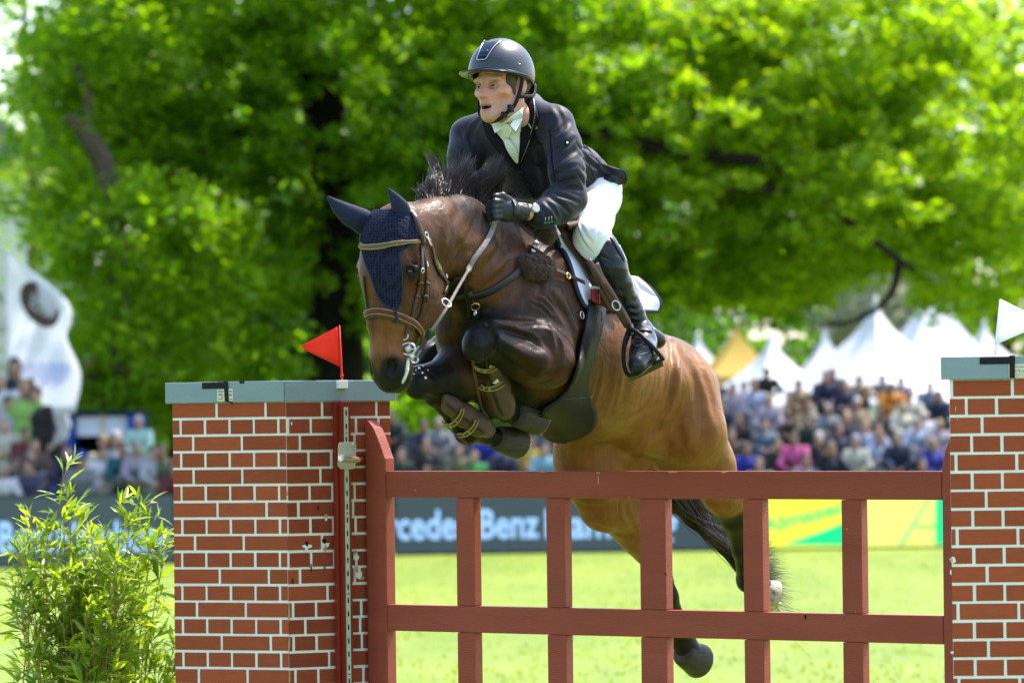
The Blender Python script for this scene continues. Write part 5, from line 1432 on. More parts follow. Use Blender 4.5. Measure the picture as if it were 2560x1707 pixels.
def ring(c, n, r, rad, m, name, parent, seg=20, sy=1.0, upv=None):
    n = Vector(n).normalized(); a = (upv - n * upv.dot(n)).normalized() if upv is not None else n.orthogonal().normalized(); b = n.cross(a)
    pts = [Vector(c) + a * (r * math.cos(6.2832 * k / seg)) + b * (r * sy * math.sin(6.2832 * k / seg)) for k in range(seg + 1)]
    return MB().tube(pts, rad, 6, False).build(name, m, parent, True)
def patch(name, left, right, nu, nv, off, th, m, parent, tree=None, fall=None, smooth_it=3):
    """cloth or leather panel between two edges drawn on the photograph, laid on the animal, with thickness"""
    tree = tree or HT
    A = smoothpts([(x, y, 0) for x, y in left], nv); B = smoothpts([(x, y, 0) for x, y in right], nv)
    Y = np.full((nv + 1, nu + 1), np.nan); X = [[None] * (nu + 1) for _ in range(nv + 1)]
    for j in range(nv + 1):
        for i in range(nu + 1):
            q = A[j].lerp(B[j], i / nu); X[j][i] = (q.x, q.y)
            p, nn = hit(tree, q.x, q.y)
            if p is not None: Y[j, i] = p.y
    if fall is not None:
        for j in range(nv + 1):
            for i in range(nu + 1):
                if np.isnan(Y[j, i]): Y[j, i] = fall(i / nu, j / nv)
    for _ in range(60):
        bad = np.isnan(Y)
        if not bad.any(): break
        Z = np.pad(Y, 1, constant_values=np.nan)
        with np.errstate(all='ignore'):
            import warnings
            with warnings.catch_warnings():
                warnings.simplefilter('ignore')
                av = np.nanmean(np.stack([Z[:-2, 1:-1], Z[2:, 1:-1], Z[1:-1, :-2], Z[1:-1, 2:]]), 0)
        Y = np.where(bad, av, Y)
    for _ in range(smooth_it):
        Z = np.pad(Y, 1, mode='edge'); av = (Z[:-2, 1:-1] + Z[2:, 1:-1] + Z[1:-1, :-2] + Z[1:-1, 2:]) / 4
        Y = np.minimum(Y, .4 * Y + .6 * av)
    Wp = [[P(X[j][i][0], X[j][i][1], Y[j, i]) for i in range(nu + 1)] for j in range(nv + 1)]
    N_ = [[None] * (nu + 1) for _ in range(nv + 1)]
    for j in range(nv + 1):
        for i in range(nu + 1):
            du = Wp[j][min(i + 1, nu)] - Wp[j][max(i - 1, 0)]; dv = Wp[min(j + 1, nv)][i] - Wp[max(j - 1, 0)][i]
            n = du.cross(dv); n = n.normalized() if n.length > 1e-9 else Vector((0, -1, 0))
            if n.dot(Wp[j][i] - CAMP) > 0: n = -n
            N_[j][i] = n
    v = []; f = []; st = (nu + 1) * (nv + 1)
    for lay in (off, off + th):
        for j in range(nv + 1):
            for i in range(nu + 1): v.append(Wp[j][i] + N_[j][i] * lay)
    I = lambda j, i, l: l * st + j * (nu + 1) + i
    for j in range(nv):
        for i in range(nu):
            f.append((I(j, i, 1), I(j, i + 1, 1), I(j + 1, i + 1, 1), I(j + 1, i, 1)))
            f.append((I(j, i, 0), I(j + 1, i, 0), I(j + 1, i + 1, 0), I(j, i + 1, 0)))
    for j in range(nv):
        f.append((I(j, 0, 0), I(j, 0, 1), I(j + 1, 0, 1), I(j + 1, 0, 0))); f.append((I(j, nu, 0), I(j + 1, nu, 0), I(j + 1, nu, 1), I(j, nu, 1)))
    for i in range(nu):
        f.append((I(0, i, 0), I(0, i + 1, 0), I(0, i + 1, 1), I(0, i, 1))); f.append((I(nv, i, 0), I(nv, i, 1), I(nv, i + 1, 1), I(nv, i + 1, 0)))
    o = obj(name, v, f, m, parent, True)
    edges = {'l': [Wp[j][0] + N_[j][0] * (off + th * .5) for j in range(nv + 1)], 'r': [Wp[j][nu] + N_[j][nu] * (off + th * .5) for j in range(nv + 1)],
             'b': [Wp[nv][i] + N_[nv][i] * (off + th * .5) for i in range(nu + 1)], 't': [Wp[0][i] + N_[0][i] * (off + th * .5) for i in range(nu + 1)]}
    return o, edges, Wp, N_

# ---- eyes
M_HEYE = mat('dark horse eye', (.014, .007, .004), 0.05, 0.2, 60, spec=0.7); M_HLID = mat('dark eyelid', (.018, .011, .008), .45)
for w in (1, -1):
    ax = (HW * w * .75 + HN * .66).normalized(); c = Q(EYE[0], EYE[1], EYE[2] * w) - ax * .014
    MB().ball(c, .0195, 18, 12).build('eye', M_HEYE, horse, True)
    tv = HN * .78 - HW * w * .62; tv = (tv - ax * tv.dot(ax)).normalized()
    for sgn in (-1, 1):
        pts = []
        for k in range(9):
            t = -1 + 2 * k / 8
            pts.append(c + ax * (.0190 * math.sqrt(max(0, 1 - .42 * t * t)) + .001) + tv * (.0205 * t) + HD * (sgn * .0105 * (1 - t * t) + .003 * t))
        MB().tube(pts, [.002, .004, .005, .0055, .006, .0055, .005, .004, .002], 6).build('eyelid', M_HLID, horse, True)
# ---- hooves and shoes
def hoof(c, s, r0, r1, tilt=None, pale=False, k=18):
    c = Vector(c); s = Vector(s); ax = (s - c).normalized(); a = ax.orthogonal().normalized(); b = ax.cross(a); mb = MB()
    rows = [(0, .93 * r0), (.10, 1.03 * r0), (.5, (r0 + r1) / 2 * .99), (.96, r1), (1.0, r1 * .98)]
    for (t, r) in rows:
        p = c.lerp(s, t)
        for i in range(k): mb.v.append(p + a * (r * math.cos(6.2832 * i / k)) + b * (r * math.sin(6.2832 * i / k)))
    for j in range(len(rows) - 1):
        for i in range(k):
            i2 = (i + 1) % k; mb.f.append((j * k + i, j * k + i2, (j + 1) * k + i2, (j + 1) * k + i))
    mb.f.append(tuple(range(k))[::-1]); o = mb.build('hoof', M_HOOF, horse, True)
    sb = MB(); p = s - ax * .004
    for i in range(k): sb.v.append(p + a * (r1 * .96 * math.cos(6.2832 * i / k)) + b * (r1 * .96 * math.sin(6.2832 * i / k)))
    sb.v.append(p - ax * .010); sb.f = [(i, (i + 1) % k, k) for i in range(k)]
    sb.build('sole', M_SOLE if pale else M_HOOF, o)
    ring(s, ax, r1 * .86, .0075, M_IRON, 'horseshoe', o, 22)
    for i in (2, 8):
        q = s + (a * math.cos(6.2832 * i / k) + b * math.sin(6.2832 * i / k)) * r1 * .85
        MB().tube([q, q + ax * .014], [.006, .004], 6).build('stud', M_CHROME, o)
    return o
hoof(P(1290, 1034, 15.68), P(1341, 1046, 15.79), .044, .058)
hoof(P(1240, 1094, 15.76), P(1294, 1107, 15.86), .043, .056)
hoof(P(1706, 1632, 16.98), P(1748, 1652, 17.06), .046, .066)
hp_ = hoof(P(1895, 1478, 17.06), P(1936, 1490, 17.08), .048, .060, pale=True); hp_.data.materials.clear(); hp_.data.materials.append(M_SOLE)

# ---- ear bonnet with its two ear covers
face_l = [(903, 604), (909, 630), (915, 657), (930, 692), (941, 727), (956, 755), (971, 767), (984, 772)]
face_r = [(1050, 600), (1003, 622), (1000, 652), (1004, 690), (1004, 727), (1000, 758), (994, 769), (989, 772)]
bonnet, be, _, _ = patch('ear_bonnet', [(935, 528), (918, 548), (908, 580), (903, 604)] + face_l[1:], [(1003, 524), (1035, 548), (1045, 580), (1046, 602), (1002, 628), (1000, 655), (1004, 690), (1004, 727), (1000, 758), (994, 769), (989, 772)], 26, 44, .0035, .0045, M_KNIT, horse)
for kx_ in ('l', 'r'):
    MB().tube(be[kx_][10:], .0035, 6).build('bonnet_binding', M_EARC, bonnet, True)
def ear(path, halfw, Y, dep, turn):
    """one ear cover: a pointed shell, open side turned down and forward"""
    mb = MB(); n = 16; c = smoothpts([P(x, y, Y + dy) for (x, y), dy in zip(path, dep)], 16)
    hw = [np.interp(i / 16, np.linspace(0, 1, len(halfw)), halfw) for i in range(17)]
    for i, p in enumerate(c):
        t = (c[min(i + 1, 16)] - c[max(i - 1, 0)]).normalized(); s_ = t.cross(Vector((0, 1, 0))).normalized(); d = s_.cross(t).normalized()
        r = hw[i] / 756.
        for k in range(n):
            an = 6.2832 * k / n
            mb.v.append(p + s_ * (r * math.cos(an)) + d * (r * .62 * math.sin(an)))
    for i in range(16):
        for k in range(n):
            k2 = (k + 1) % n; mb.f.append((i * n + k, i * n + k2, (i + 1) * n + k2, (i + 1) * n + k))
    mb.f.append(tuple(16 * n + k for k in range(n)))
    return mb.build('ear', M_EARC, horse, True)
ear([(930, 568), (905, 553), (872, 536), (843, 515), (819, 492)], [31, 31, 27, 17, 3], 15.13, [0.02, 0, -.02, -.03, -.04], 0)
el_ = ear([(1014, 580), (1010, 548), (998, 515), (983, 490), (969, 471)], [27, 26, 22, 11, 2.5], 15.05, [0.03, 0, -.02, -.03, -.03], 1)
eb = bvh_of(el_)
for (pts, col) in (([(1008, 551), (1014, 549.5), (1015, 553), (1010, 555)], (.5, .02, .02)), ([(1010, 555), (1015, 553), (1016, 556), (1011.5, 558)], (.7, .7, .7)), ([(1011.5, 558), (1016, 556), (1020, 562), (1015, 561.5)], (.01, .22, .06))):
    v = []
    for x, y in pts:
        p, nn = hit(eb, x, y); v.append(p + nn * .0008)
    MB().prism(v, Vector((0, -.0008, 0))).build('ear_badge', mat('badge colour', col, .6), el_)

# ---- bridle
HTB = bvh_of(horse, bonnet)
bridle = empty('bridle', Q(.1, 0, 0), 'dark brown leather bridle with silver bit on the bay horse\'s head', 'bridle')
strap('browband', [(903, 612), (910, 618), (925, 619), (955, 616), (985, 610), (1015, 606), (1047, 603)], [.020] * 8 + [.022] * 6 + [.018] * 6 + [.012] * 5, .007, M_BROWB, bridle, HTB, .002, 24, .0009)
strap('headpiece', [(1000, 521), (1030, 535), (1042, 560), (1050, 585), (1056, 612)], .020, .006, M_LEA, bridle, HTB, .006, 14)
strap('cheekpiece', [(1052, 610), (1054, 652), (1052, 680), (1046, 715), (1040, 745), (1032, 775), (1026, 802), (1017, 824), (1012, 836)], .0125, .005, M_LEA, bridle, HTB, .002, 30)
strap('cheek_strap', [(1057, 615), (1062, 655), (1065, 690), (1066, 725), (1066, 756)], .0095, .004, M_LEA, bridle, HTB, .002, 18)
strap('noseband_strap', [(1064, 700), (1062, 735), (1052, 780), (1040, 804)], .008, .004, M_LEAB, bridle, HTB, .002, 14)
strap('noseband', [(917, 788), (922, 783), (940, 778), (962, 780), (985, 786), (1012, 797), (1035, 810), (1050, 828), (1052, 850), (1046, 862)], [.026] * 20 + [.022] * 9, .009, M_LEAR, bridle, HTB, .002, 28, .001)
strap('noseband_padding', [(919, 798), (940, 790), (962, 792), (985, 798), (1012, 809), (1033, 822)], .006, .006, M_LEAT, bridle, HTB, .002, 18)
strap('throat_lash', [(1070, 600), (1078, 622), (1085, 655), (1098, 680), (1110, 700), (1114, 716), (1108, 735)], [.014] * 8 + [.022] * 6 + [.014] * 11, .005, M_LEA, bridle, None, .004, 24)
pt, nn = hit(HT, 1090, 662)
if pt is not None:
    MB().prism([P(x, y, pt.y) + nn * .011 for x, y in ((1085, 648), (1096, 668), (1098, 676), (1090, 672), (1083, 660))], nn * .001).build('yellow_badge', mat('yellow badge', (.45, .38, .06), .5), bridle)
strap('cheekpiece', [(911, 690), (914, 720), (918, 750), (921, 778)], .010, .004, M_LEAB, bridle, HTB, .003, 10)
for (x, y, r) in ((1063, 588, .0085),):
    p, n_ = hit(HTB, x, y); ring(p + n_ * .006, n_, r, .002, M_CHROME, 'ring', bridle)
strap('snap_hook', [(1064, 596), (1068, 606), (1072, 615)], .008, .006, M_CHROME, bridle, None, .006, 6)
for (x, y, s_) in ((1052, 676, .0085), (1063, 661, .0075), (1111, 690, .008), (1116, 703, .008)):
    p, n_ = hit(HTB, x, y)
    if p is None: continue
    ring(p + n_ * .0085, n_, s_, .0016, M_CHROME, 'buckle', bridle, 8, .8)
for (x, y, w_) in ((1040, 742, .016), (1048, 705, .016), (1065, 708, .013), (1061, 740, .013)):
    strap('keeper', [(x - 5, y - 1), (x, y), (x + 5, y + 1)], .009, .009, M_LEA, bridle, HTB, .002, 3)
strap('bonnet_tie', [(983, 768), (986, 784), (987, 800), (982, 806)], .006, .016, M_EARC, bridle, HTB, .002, 8)
# bit: three linked rings
pb, nb = hit(HT, 1018, 866); yb = pb.y - .012
nbit = (HW * .55 + HN * .8).normalized()
bit = MB()
ring(P(1008, 840, yb), nbit, .0125, .0026, M_BITM, 'bit_ring', bridle, 18, 1.25, UP)
ring(P(1020, 872, yb - .002), nbit, .0195, .0030, M_BITM, 'bit_ring', bridle, 20, 1.2, UP)
MB().tube([P(1020, 872, yb - .004), P(1020, 872, yb + .004)], .012, 14).build('bit_disc', M_BITM, bridle, True)
MB().tube([P(1024, 886, yb), P(1029, 892, yb), P(1034, 897, yb)], [.008, .007, .006], 8).build('bit_link', M_BITM, bridle, True)
ring(P(1037, 899, yb), nbit, .0105, .0026, M_BITM, 'bit_ring', bridle, 18, 1.0, UP)
ring(P(1030, 866, yb), nbit, .0095, .0022, M_BITM, 'bit_ring', bridle, 14, 1.0, UP)
# reins
def rein(pts, deps, w, th, m, name):
    q = smoothpts([(x, y, d) for (x, y), d in zip(pts, deps)], 40); ps = []; ns = []
    for k in q:
        p, n_ = hit(HT, k.x, k.y); y = k.z
        if p is not None: y = min(y, p.y - .010)
        ps.append(P(k.x, k.y, y)); ns.append(Vector((.35, -.9, .2)))
    return MB().ribbon(ps, ns, w, th).build(name, m, bridle, True)
rein([(1042, 889), (1056, 864), (1070, 840)], [yb, yb - .005, yb - .005], .015, .006, M_LEA, 'rein_end')
rein([(1040, 893), (1070, 840), (1110, 780), (1140, 727), (1170, 675)], [yb, yb, 15.05, 15.15, 15.24], .0095, .0085, M_REIN, 'rein')
rein([(1168, 679), (1182, 652), (1212, 610), (1230, 575), (1237, 548), (1240, 530)], [15.24, 15.28, 15.34, 15.38, 15.385, 15.385], .018, .006, M_REIN, 'rein_grip')
ring(P(1116, 757, 15.03), (.5, -.6, .6), .017, .0022, M_CHROME, 'martingale_ring', bridle, 18)
p_, n_ = hit(HT, 1074, 830)
MB().tube([P(1066, 846, yb - .01), P(1072, 832, yb - .012), P(1076, 822, yb - .012)], [.007, .009, .007], 8).build('rein_stop', M_LEAB, bridle, True)

# ---- breastplate
brp = empty('breastplate', P(1250, 735, 15.4), 'black leather breastplate with sheepskin pad across the bay chest', 'breastplate')
strap('chest_strap', [(1308, 662), (1290, 684), (1262, 704), (1225, 727), (1187, 739), (1150, 744), (1118, 742)], .026, .006, M_LEAB, brp, None, .003, 26)
strap('elastic', [(1180, 735), (1160, 742), (1140, 745), (1122, 742)], .034, .005, mat('olive elastic', (.035, .040, .028), .7), brp, None, .001, 10)
strap('martingale_strap', [(1115, 752), (1121, 715), (1132, 694), (1146, 690), (1157, 698), (1162, 725), (1170, 755), (1178, 790)], .012, .008, M_LEAB, brp, None, .010, 30)
strap('martingale_strap', [(1176, 748), (1190, 770), (1198, 795)], .014, .006, M_LEAB, brp, None, .004, 10)
p, n_ = hit(HT, 1187, 762); ring(p + n_ * .012, n_, .0145, .0026, M_BRASS, 'brass_ring', brp, 18)
MB().tube([p + n_ * .012 - UP * .012, p + n_ * .012 - UP * .03], .006, 8).build('snap_hook', M_CHROME, brp, True)
strap('shoulder_strap', [(1322, 645), (1330, 628), (1340, 605), (1350, 585), (1358, 572)], .016, .005, M_LEAB, brp, None, .004, 14)
for k in range(3):
    y = 610 + k * 10; x = 1338 - k * 4.6
    strap('white_tab', [(x - 4.5, y), (x + 4.5, y + 2)], .012, .002, mat('white strap tab', (.6, .6, .6), .4), brp, None, .0095, 3)
p, n_ = hit(HT, 1342, 603)
if p is not None: ring(p + n_ * .010, n_, .011, .002, M_BRASS, 'buckle', brp, 8, .9)
strap('girth_strap', [(1378, 678), (1395, 685), (1415, 693), (1435, 703), (1452, 711)], [.014] * 8 + [.018] * 6, .005, M_LEA, brp, None, .012, 13)
p, n_ = hit(HT, 1412, 694)
if p is not None: ring(p + n_ * .016, n_, .0125, .0024, M_BRASS, 'buckle', brp, 8, .8)
# sheepskin pad: a lumpy roll
def fleece(pts, r, parent, depth_off, name='sheepskin_pad', seed=3):
    c = [P(x, y, (hit(HT, x, y)[0].y if hit(HT, x, y)[0] is not None else 15.6) - depth_off) for x, y in pts]
    lo = [min(q[i] for q in c) - r * 2 for i in range(3)]; hi = [max(q[i] for q in c) + r * 2 for i in range(3)]
    f = Field(lo, hi, .0035); f.chain([(q, r) for q in c], .02)
    rr = random.Random(seed)
    for k in range(150):
        i = rr.randrange(len(c) - 1); t = rr.random(); q = c[i].lerp(c[i + 1], t)
        d = Vector((rr.gauss(0, 1), rr.gauss(0, 1), rr.gauss(0, 1))).normalized()
        f.ell(q + d * r * .96, rr.uniform(.006, .010), None, .006)
    return f.build(name, M_FLEECE, parent, None, 0)
fleece([(1312, 662), (1340, 660), (1368, 664)], .030, brp, .012)
fleece([(1322, 678), (1345, 679), (1372, 678)], .026, brp, .014, 'sheepskin_pad', 4)
fleece([(1352, 580), (1366, 586), (1374, 592)], .022, brp, .02, 'sheepskin_pad', 6)

# ---- saddle pad, saddle, girth
M_PAD = mat('white quilted pad', (.66, .68, .74), 0.8, 0.04, 12, bump=0.5, bscale=28)
M_PADB = mat('navy binding', (.030, .030, .075), 0.7, .1)
pad = empty('saddle_pad', H(.2, 0, .3), 'white quilted saddle pad with navy binding under the brown saddle', 'saddle pad')
pf, pe, W_, N__ = patch('pad_panel', [(1374, 560), (1384, 592), (1402, 628), (1418, 662), (1429, 700), (1440, 735), (1456, 766), (1480, 778)],
      [(1470, 545), (1495, 580), (1515, 620), (1535, 660), (1550, 700), (1560, 740), (1562, 770), (1556, 779)], 16, 28, .004, .012, M_PAD, pad, None, lambda s, t: 15.70 + .22 * s + .05 * t)
MB().tube(pe['l'], .0075, 8).build('binding', M_PADB, pad, True)
MB().tube(pe['b'], .0075, 8).build('binding', M_PADB, pad, True)
pf2, pe2, _, _ = patch('pad_panel', [(1560, 690), (1566, 715), (1574, 740), (1585, 765), (1600, 781)], [(1592, 699), (1617, 718), (1636, 737), (1648, 758), (1640, 776)], 10, 14, .0, .012, M_PAD, pad, None, lambda s, t: 16.02 + .08 * s)
MB().tube(pe2['r'] + pe2['b'][::-1], .0075, 8).build('binding', M_PADB, pad, True)
MB().prism([P(x, y, 16.03) for x, y in ((1583, 692), (1600, 706), (1622, 722), (1645, 742), (1628, 738), (1600, 722))], Vector((0, .012, 0))).build('pad_flap', M_PAD, pad)
# quilt lines
for k in range(1, 4):
    i = k * 4
    MB().tube([W_[j][i] + N__[j][i] * .0165 for j in range(0, 28)], .0014, 4).build('quilt_seam', M_PADB if False else M_PAD, pad)
saddle = empty('saddle', H(.2, 0, .35), 'dark brown leather jumping saddle under the rider', 'saddle')
PT = bvh_of(horse, pf, pf2)
fl, fe, _, _ = patch('saddle_flap', [(1386, 552), (1400, 590), (1418, 620), (1440, 648), (1463, 682), (1482, 712), (1497, 740), (1508, 752)],
      [(1450, 530), (1478, 560), (1500, 590), (1525, 625), (1548, 660), (1562, 700), (1566, 735), (1556, 752)], 12, 26, .006, .012, M_LEA, saddle, PT, lambda s, t: 15.62 + .22 * s + .08 * t)
MB().tube(fe['l'], .005, 6).build('flap_edge', M_LEA, saddle, True)
blk, bke, _, _ = patch('knee_block', [(1408, 545), (1424, 580), (1440, 612), (1458, 640), (1472, 662)], [(1438, 540), (1452, 580), (1464, 612), (1472, 640), (1476, 664)], 8, 18, .018, .020, M_LEA, saddle, PT, lambda s, t: 15.64 + .1 * s)
sb = Field(tuple(H(.2, 0, .35) - Vector((.5, .5, .3))), tuple(H(.2, 0, .35) + Vector((.5, .5, .35))), .010)
sb.chain([(H(.52, 0, .30), .055), (H(.40, 0, .285), .075), (H(.22, 0, .25), .10), (H(.04, 0, .275), .085), (H(-.02, 0, .31), .05)], .06, flat=(tuple(HL), 1.5))
sb.build('saddle_seat', M_LEA, saddle, None, 1)
# stirrup leather and iron
def strap3(name, pts, w, th, m, parent, n=20, nor=(.5, -.86, .1)):
    q = smoothpts([P(x, y, d) for x, y, d in pts], n)
    return MB().ribbon(q, [Vector(nor)] * len(q), w, th).build(name, m, parent, True)
strap3('stirrup_leather', [(1488, 660, 15.60), (1503, 695, 15.62), (1524, 728, 15.66), (1548, 768, 15.70), (1566, 800, 15.73), (1573, 818, 15.74)], .026, .006, M_LEA, saddle)
strap3('stirrup_leather', [(1470, 650, 15.585), (1496, 690, 15.605), (1516, 728, 15.65), (1540, 770, 15.69), (1557, 800, 15.72), (1566, 815, 15.735)], .022, .005, M_LEA, saddle)
strap3('leather_keeper', [(1502, 722, 15.64), (1518, 755, 15.67), (1532, 775, 15.68)], .030, .008, M_LEA, saddle, 8)
ring(P(1540, 764, 15.675), (.5, -.86, .1), .015, .0022, M_CHROME, 'stirrup_buckle', saddle, 10, 1.2)
M_STIR = mat('black stirrup', (.014, .014, .016), .4, .1)
def bar(pts, r, n=14): 
    q = smoothpts([P(x, y, d) for x, y, d in pts], n); return MB().tube(q, r, 8)
bar([(1577, 814, 15.735), (1568, 840, 15.72), (1560, 870, 15.70), (1560, 905, 15.69), (1566, 930, 15.68), (1573, 938, 15.68)], [.010] * 5 + [.008] * 10).build('stirrup_side', M_STIR, saddle, True)
bar([(1579, 823, 15.70), (1592, 830, 15.66), (1612, 846, 15.63), (1635, 870, 15.62), (1652, 890, 15.63), (1658, 898, 15.64)], .0075).build('stirrup_side', M_STIR, saddle, True)
bar([(1577, 814, 15.735), (1579, 820, 15.72), (1580, 824, 15.70)], .010, 6).build('stirrup_eye', M_STIR, saddle, True)
MB().prism([P(1571, 934, 15.66), P(1656, 893, 15.63), P(1659, 905, 15.72), P(1574, 946, 15.75)], Vector((0, 0, -.014))).build('stirrup_tread', M_STIR, saddle, bevel=.003)
# girth with its wide stud guard under the belly
girth = empty('girth', P(1450, 950, 15.7), 'black leather girth with a wide belly guard on the bay horse', 'girth')
M_RED = mat('dark red girth elastic', (.19, .022, .018), 0.7, .1)
patch('girth_elastic', [(1460, 727), (1461, 745), (1462, 756)], [(1500, 738), (1500, 756), (1502, 776)], 5, 5, .024, .006, M_RED, girth, PT)
for x in (1476, 1486):
    strap('elastic_seam', [(x, 736), (x + 1, 750), (x + 2, 763)], .003, .002, mat('pink seam', (.45, .25, .22), .6), girth, PT, .031, 5)
patch('billet_guard', [(1459, 722), (1460, 726)], [(1503, 728), (1502, 738)], 6, 3, .027, .006, mat('pale green guard', (.42, .46, .36), .6), girth, PT)
patch('girth_strap', [(1461, 752), (1455, 790), (1448, 830), (1440, 870), (1432, 910), (1418, 950), (1395, 982), (1352, 1012)],
      [(1502, 772), (1497, 806), (1489, 840), (1480, 868), (1470, 900), (1463, 932), (1464, 962), (1466, 985)], 12, 34, .016, .007, M_GUARD, girth)
gu, ge, _, _ = patch('belly_guard', [(1396, 984), (1372, 1000), (1352, 1014), (1345, 1032), (1352, 1060), (1366, 1080), (1388, 1090), (1412, 1092)],
      [(1466, 982), (1474, 1002), (1484, 1018), (1487, 1035), (1483, 1052), (1472, 1066), (1452, 1078), (1428, 1087)], 14, 22, .018, .007, M_GUARD, girth)
MB().tube(ge['r'], .0035, 6).build('guard_edge', M_LEAB, girth, True)
p, n_ = hit(HT, 1455, 790); ring(P(1455, 788, p.y - .02), n_, .0125, .0024, M_CHROME, 'dee_ring', girth, 14, 1.1)
strap('embossed_seam', [(1478, 782), (1473, 792), (1475, 806), (1484, 808), (1490, 796), (1487, 782), (1480, 780)], .0025, .0012, M_LEAT, girth, None, .0225, 20)

# ---- tendon boots on the front legs
def tboot(axis, edge, rads, straps, badges, label_parent):
    lo = [min(q[i] for q in axis) - .12 for i in range(3)]; hi = [max(q[i] for q in axis) + .12 for i in range(3)]
    f = Field(lo, hi, .0045)
    f.chain([(q, r) for q, r in zip(axis, rads)], .02)
    return f
def boot(axis_px, Ys, rads, front_n, straps, badges, st_r):
    ax = [P(x, y, d) for (x, y), d in zip(axis_px, Ys)]
    f = tboot(ax, None, rads, None, None, None)
    o = f.build('tendon_boot', M_LEAT, horse, None, 1)
    tr = bvh_of(o, horse)
    for pts in straps:
        s = strap('boot_strap', pts, .021, .005, M_LEAT, o, tr, .002, 12)
        a, ns = surf(pts, tr, .0078, 12)
        for sg in (-1, 1):
            q = []
            for i, p in enumerate(a):
                t = (a[min(i + 1, len(a) - 1)] - a[max(i - 1, 0)]).normalized(); q.append(p + t.cross(ns[i]).normalized() * (.0075 * sg))
            MB().tube(q, .0011, 4).build('strap_stitching', M_STITCH, o)
        for k in (3, 6):
            ring(a[k], ns[k], .0045, .0010, M_STITCH, 'strap_emblem', o, 8, .6)
    for pts in badges:
        v = []
        for x, y in pts:
            p, n_ = hit(tr, x, y); v.append(p + n_ * .0012)
        MB().prism(v, Vector((0, -.0012, 0))).build('boot_badge', mat('pale badge', (.50, .52, .50), .5), o)
    return o
kk = lambda a, b, t: a.lerp(b, t)
boot([(1219, 882), (1228, 912), (1241, 960), (1256, 1008), (1262, 1026)], [15.44, 15.46, 15.52, 15.57, 15.58], [.014, .033, .043, .041, .032], None,
     [[(1187, 912), (1198, 920), (1212, 924), (1226, 922), (1240, 914)], [(1199, 962), (1212, 969), (1226, 970), (1240, 967), (1256, 957)]],
     [[(1221, 925), (1224, 913), (1232, 914), (1233, 920)], [(1232, 962 - 5), (1243, 946), (1253, 959), (1250, 964)]], 0)
boot([(1112, 992), (1126, 1012), (1158, 1036), (1196, 1060), (1218, 1074)], [15.47, 15.49, 15.55, 15.60, 15.64], [.015, .030, .039, .040, .029], None,
     [[(1112, 1056), (1128, 1060), (1142, 1050), (1150, 1034), (1152, 1020)], [(1146, 1084), (1160, 1085), (1174, 1076), (1184, 1062), (1188, 1048)]], [], 0)
def edge_piece(o, pts, w, m, nm, tr):
    return strap(nm, pts, w, .004, m, o, tr, .001, 16)
_tb = [o for o in horse.children if o.name.startswith('tendon_boot')]
for o_, fr_, li_ in ((_tb[0], [(1183, 900), (1187, 935), (1195, 980), (1206, 1020), (1220, 1042)], [(1213, 892), (1219, 925), (1229, 965), (1243, 1008), (1256, 1036)]),
                     (_tb[1], [(1106, 1050), (1130, 1074), (1156, 1098), (1176, 1112)], [(1118, 1010), (1146, 1034), (1180, 1060), (1212, 1082)])):
    tr_ = bvh_of(o_, horse)
    edge_piece(o_, fr_, .011, M_LEAT, 'boot_edge', tr_); edge_piece(o_, li_, .007, M_LEAB, 'boot_lining', tr_)
strap('foam_on_lip', [(1018, 896), (1016, 915), (1014, 930), (1009, 944), (1003, 956)], [.010, .013, .012, .014, .011, .009, .010, .007, .004], .007, mat('white saliva foam', (.62, .62, .56), .6, .2, 60, bump=.6, bscale=200), horse, HT, .001, 8)

fl_ = MB()
for x, y, r in ((1036, 912, .004), (1048, 920, .005), (1040, 925, .003), (1056, 932, .004), (1064, 944, .005), (1047, 905, .003), (1058, 915, .003), (1070, 925, .0025), (1035, 935, .003)):
    p, n_ = hit(HT, x, y)
    if p is not None: fl_.ball(p, r, 6, 4)
fl_.build('foam_flecks', mat('white saliva foam', (.62, .62, .56), .6), horse, True)['kind'] = 'stuff'
# ---- mane and tail
M_MANE = mat('black brown mane hair', (.008, .006, .005), 0.34, 0.4, 22, spec=0.4, second=(.034, .016, .009))
def strands(name, specs, m, parent, seg=6):
    v = []; f = []
    for (pts, r) in specs:
        p = smoothpts(pts, seg); b = len(v)
        for i, q in enumerate(p):
            t = (p[min(i + 1, seg)] - p[max(i - 1, 0)]).normalized(); a = t.orthogonal().normalized(); c = t.cross(a); rr = r * (1 - (i / seg) ** 1.6) + .0002
            for k in range(3):
                an = 2.0944 * k; v.append(q + (a * math.cos(an) + c * math.sin(an)) * rr)
        for i in range(seg):
            for k in range(3):
                k2 = (k + 1) % 3; f.append((b + i * 3 + k, b + i * 3 + k2, b + (i + 1) * 3 + k2, b + (i + 1) * 3 + k))
    o = obj(name, v, f, m, parent, True); o['kind'] = 'stuff'; return o
sp = []
crest = []
for i in range(40):
    a = 1.26 - (1.26 - .55) * i / 39
    r_ = HT.ray_cast(H(a, -.005, .8), -HU)
    if r_[0] is not None: crest.append(r_[0] - HU * .008)
prof = lambda px: np.interp(px, [1015, 1040, 1070, 1085, 1100, 1115, 1135, 1160, 1200, 1230, 1262, 1300], [.015, .035, .07, .125, .130, .105, .140, .115, .135, .110, .09, .05])
tufts = []
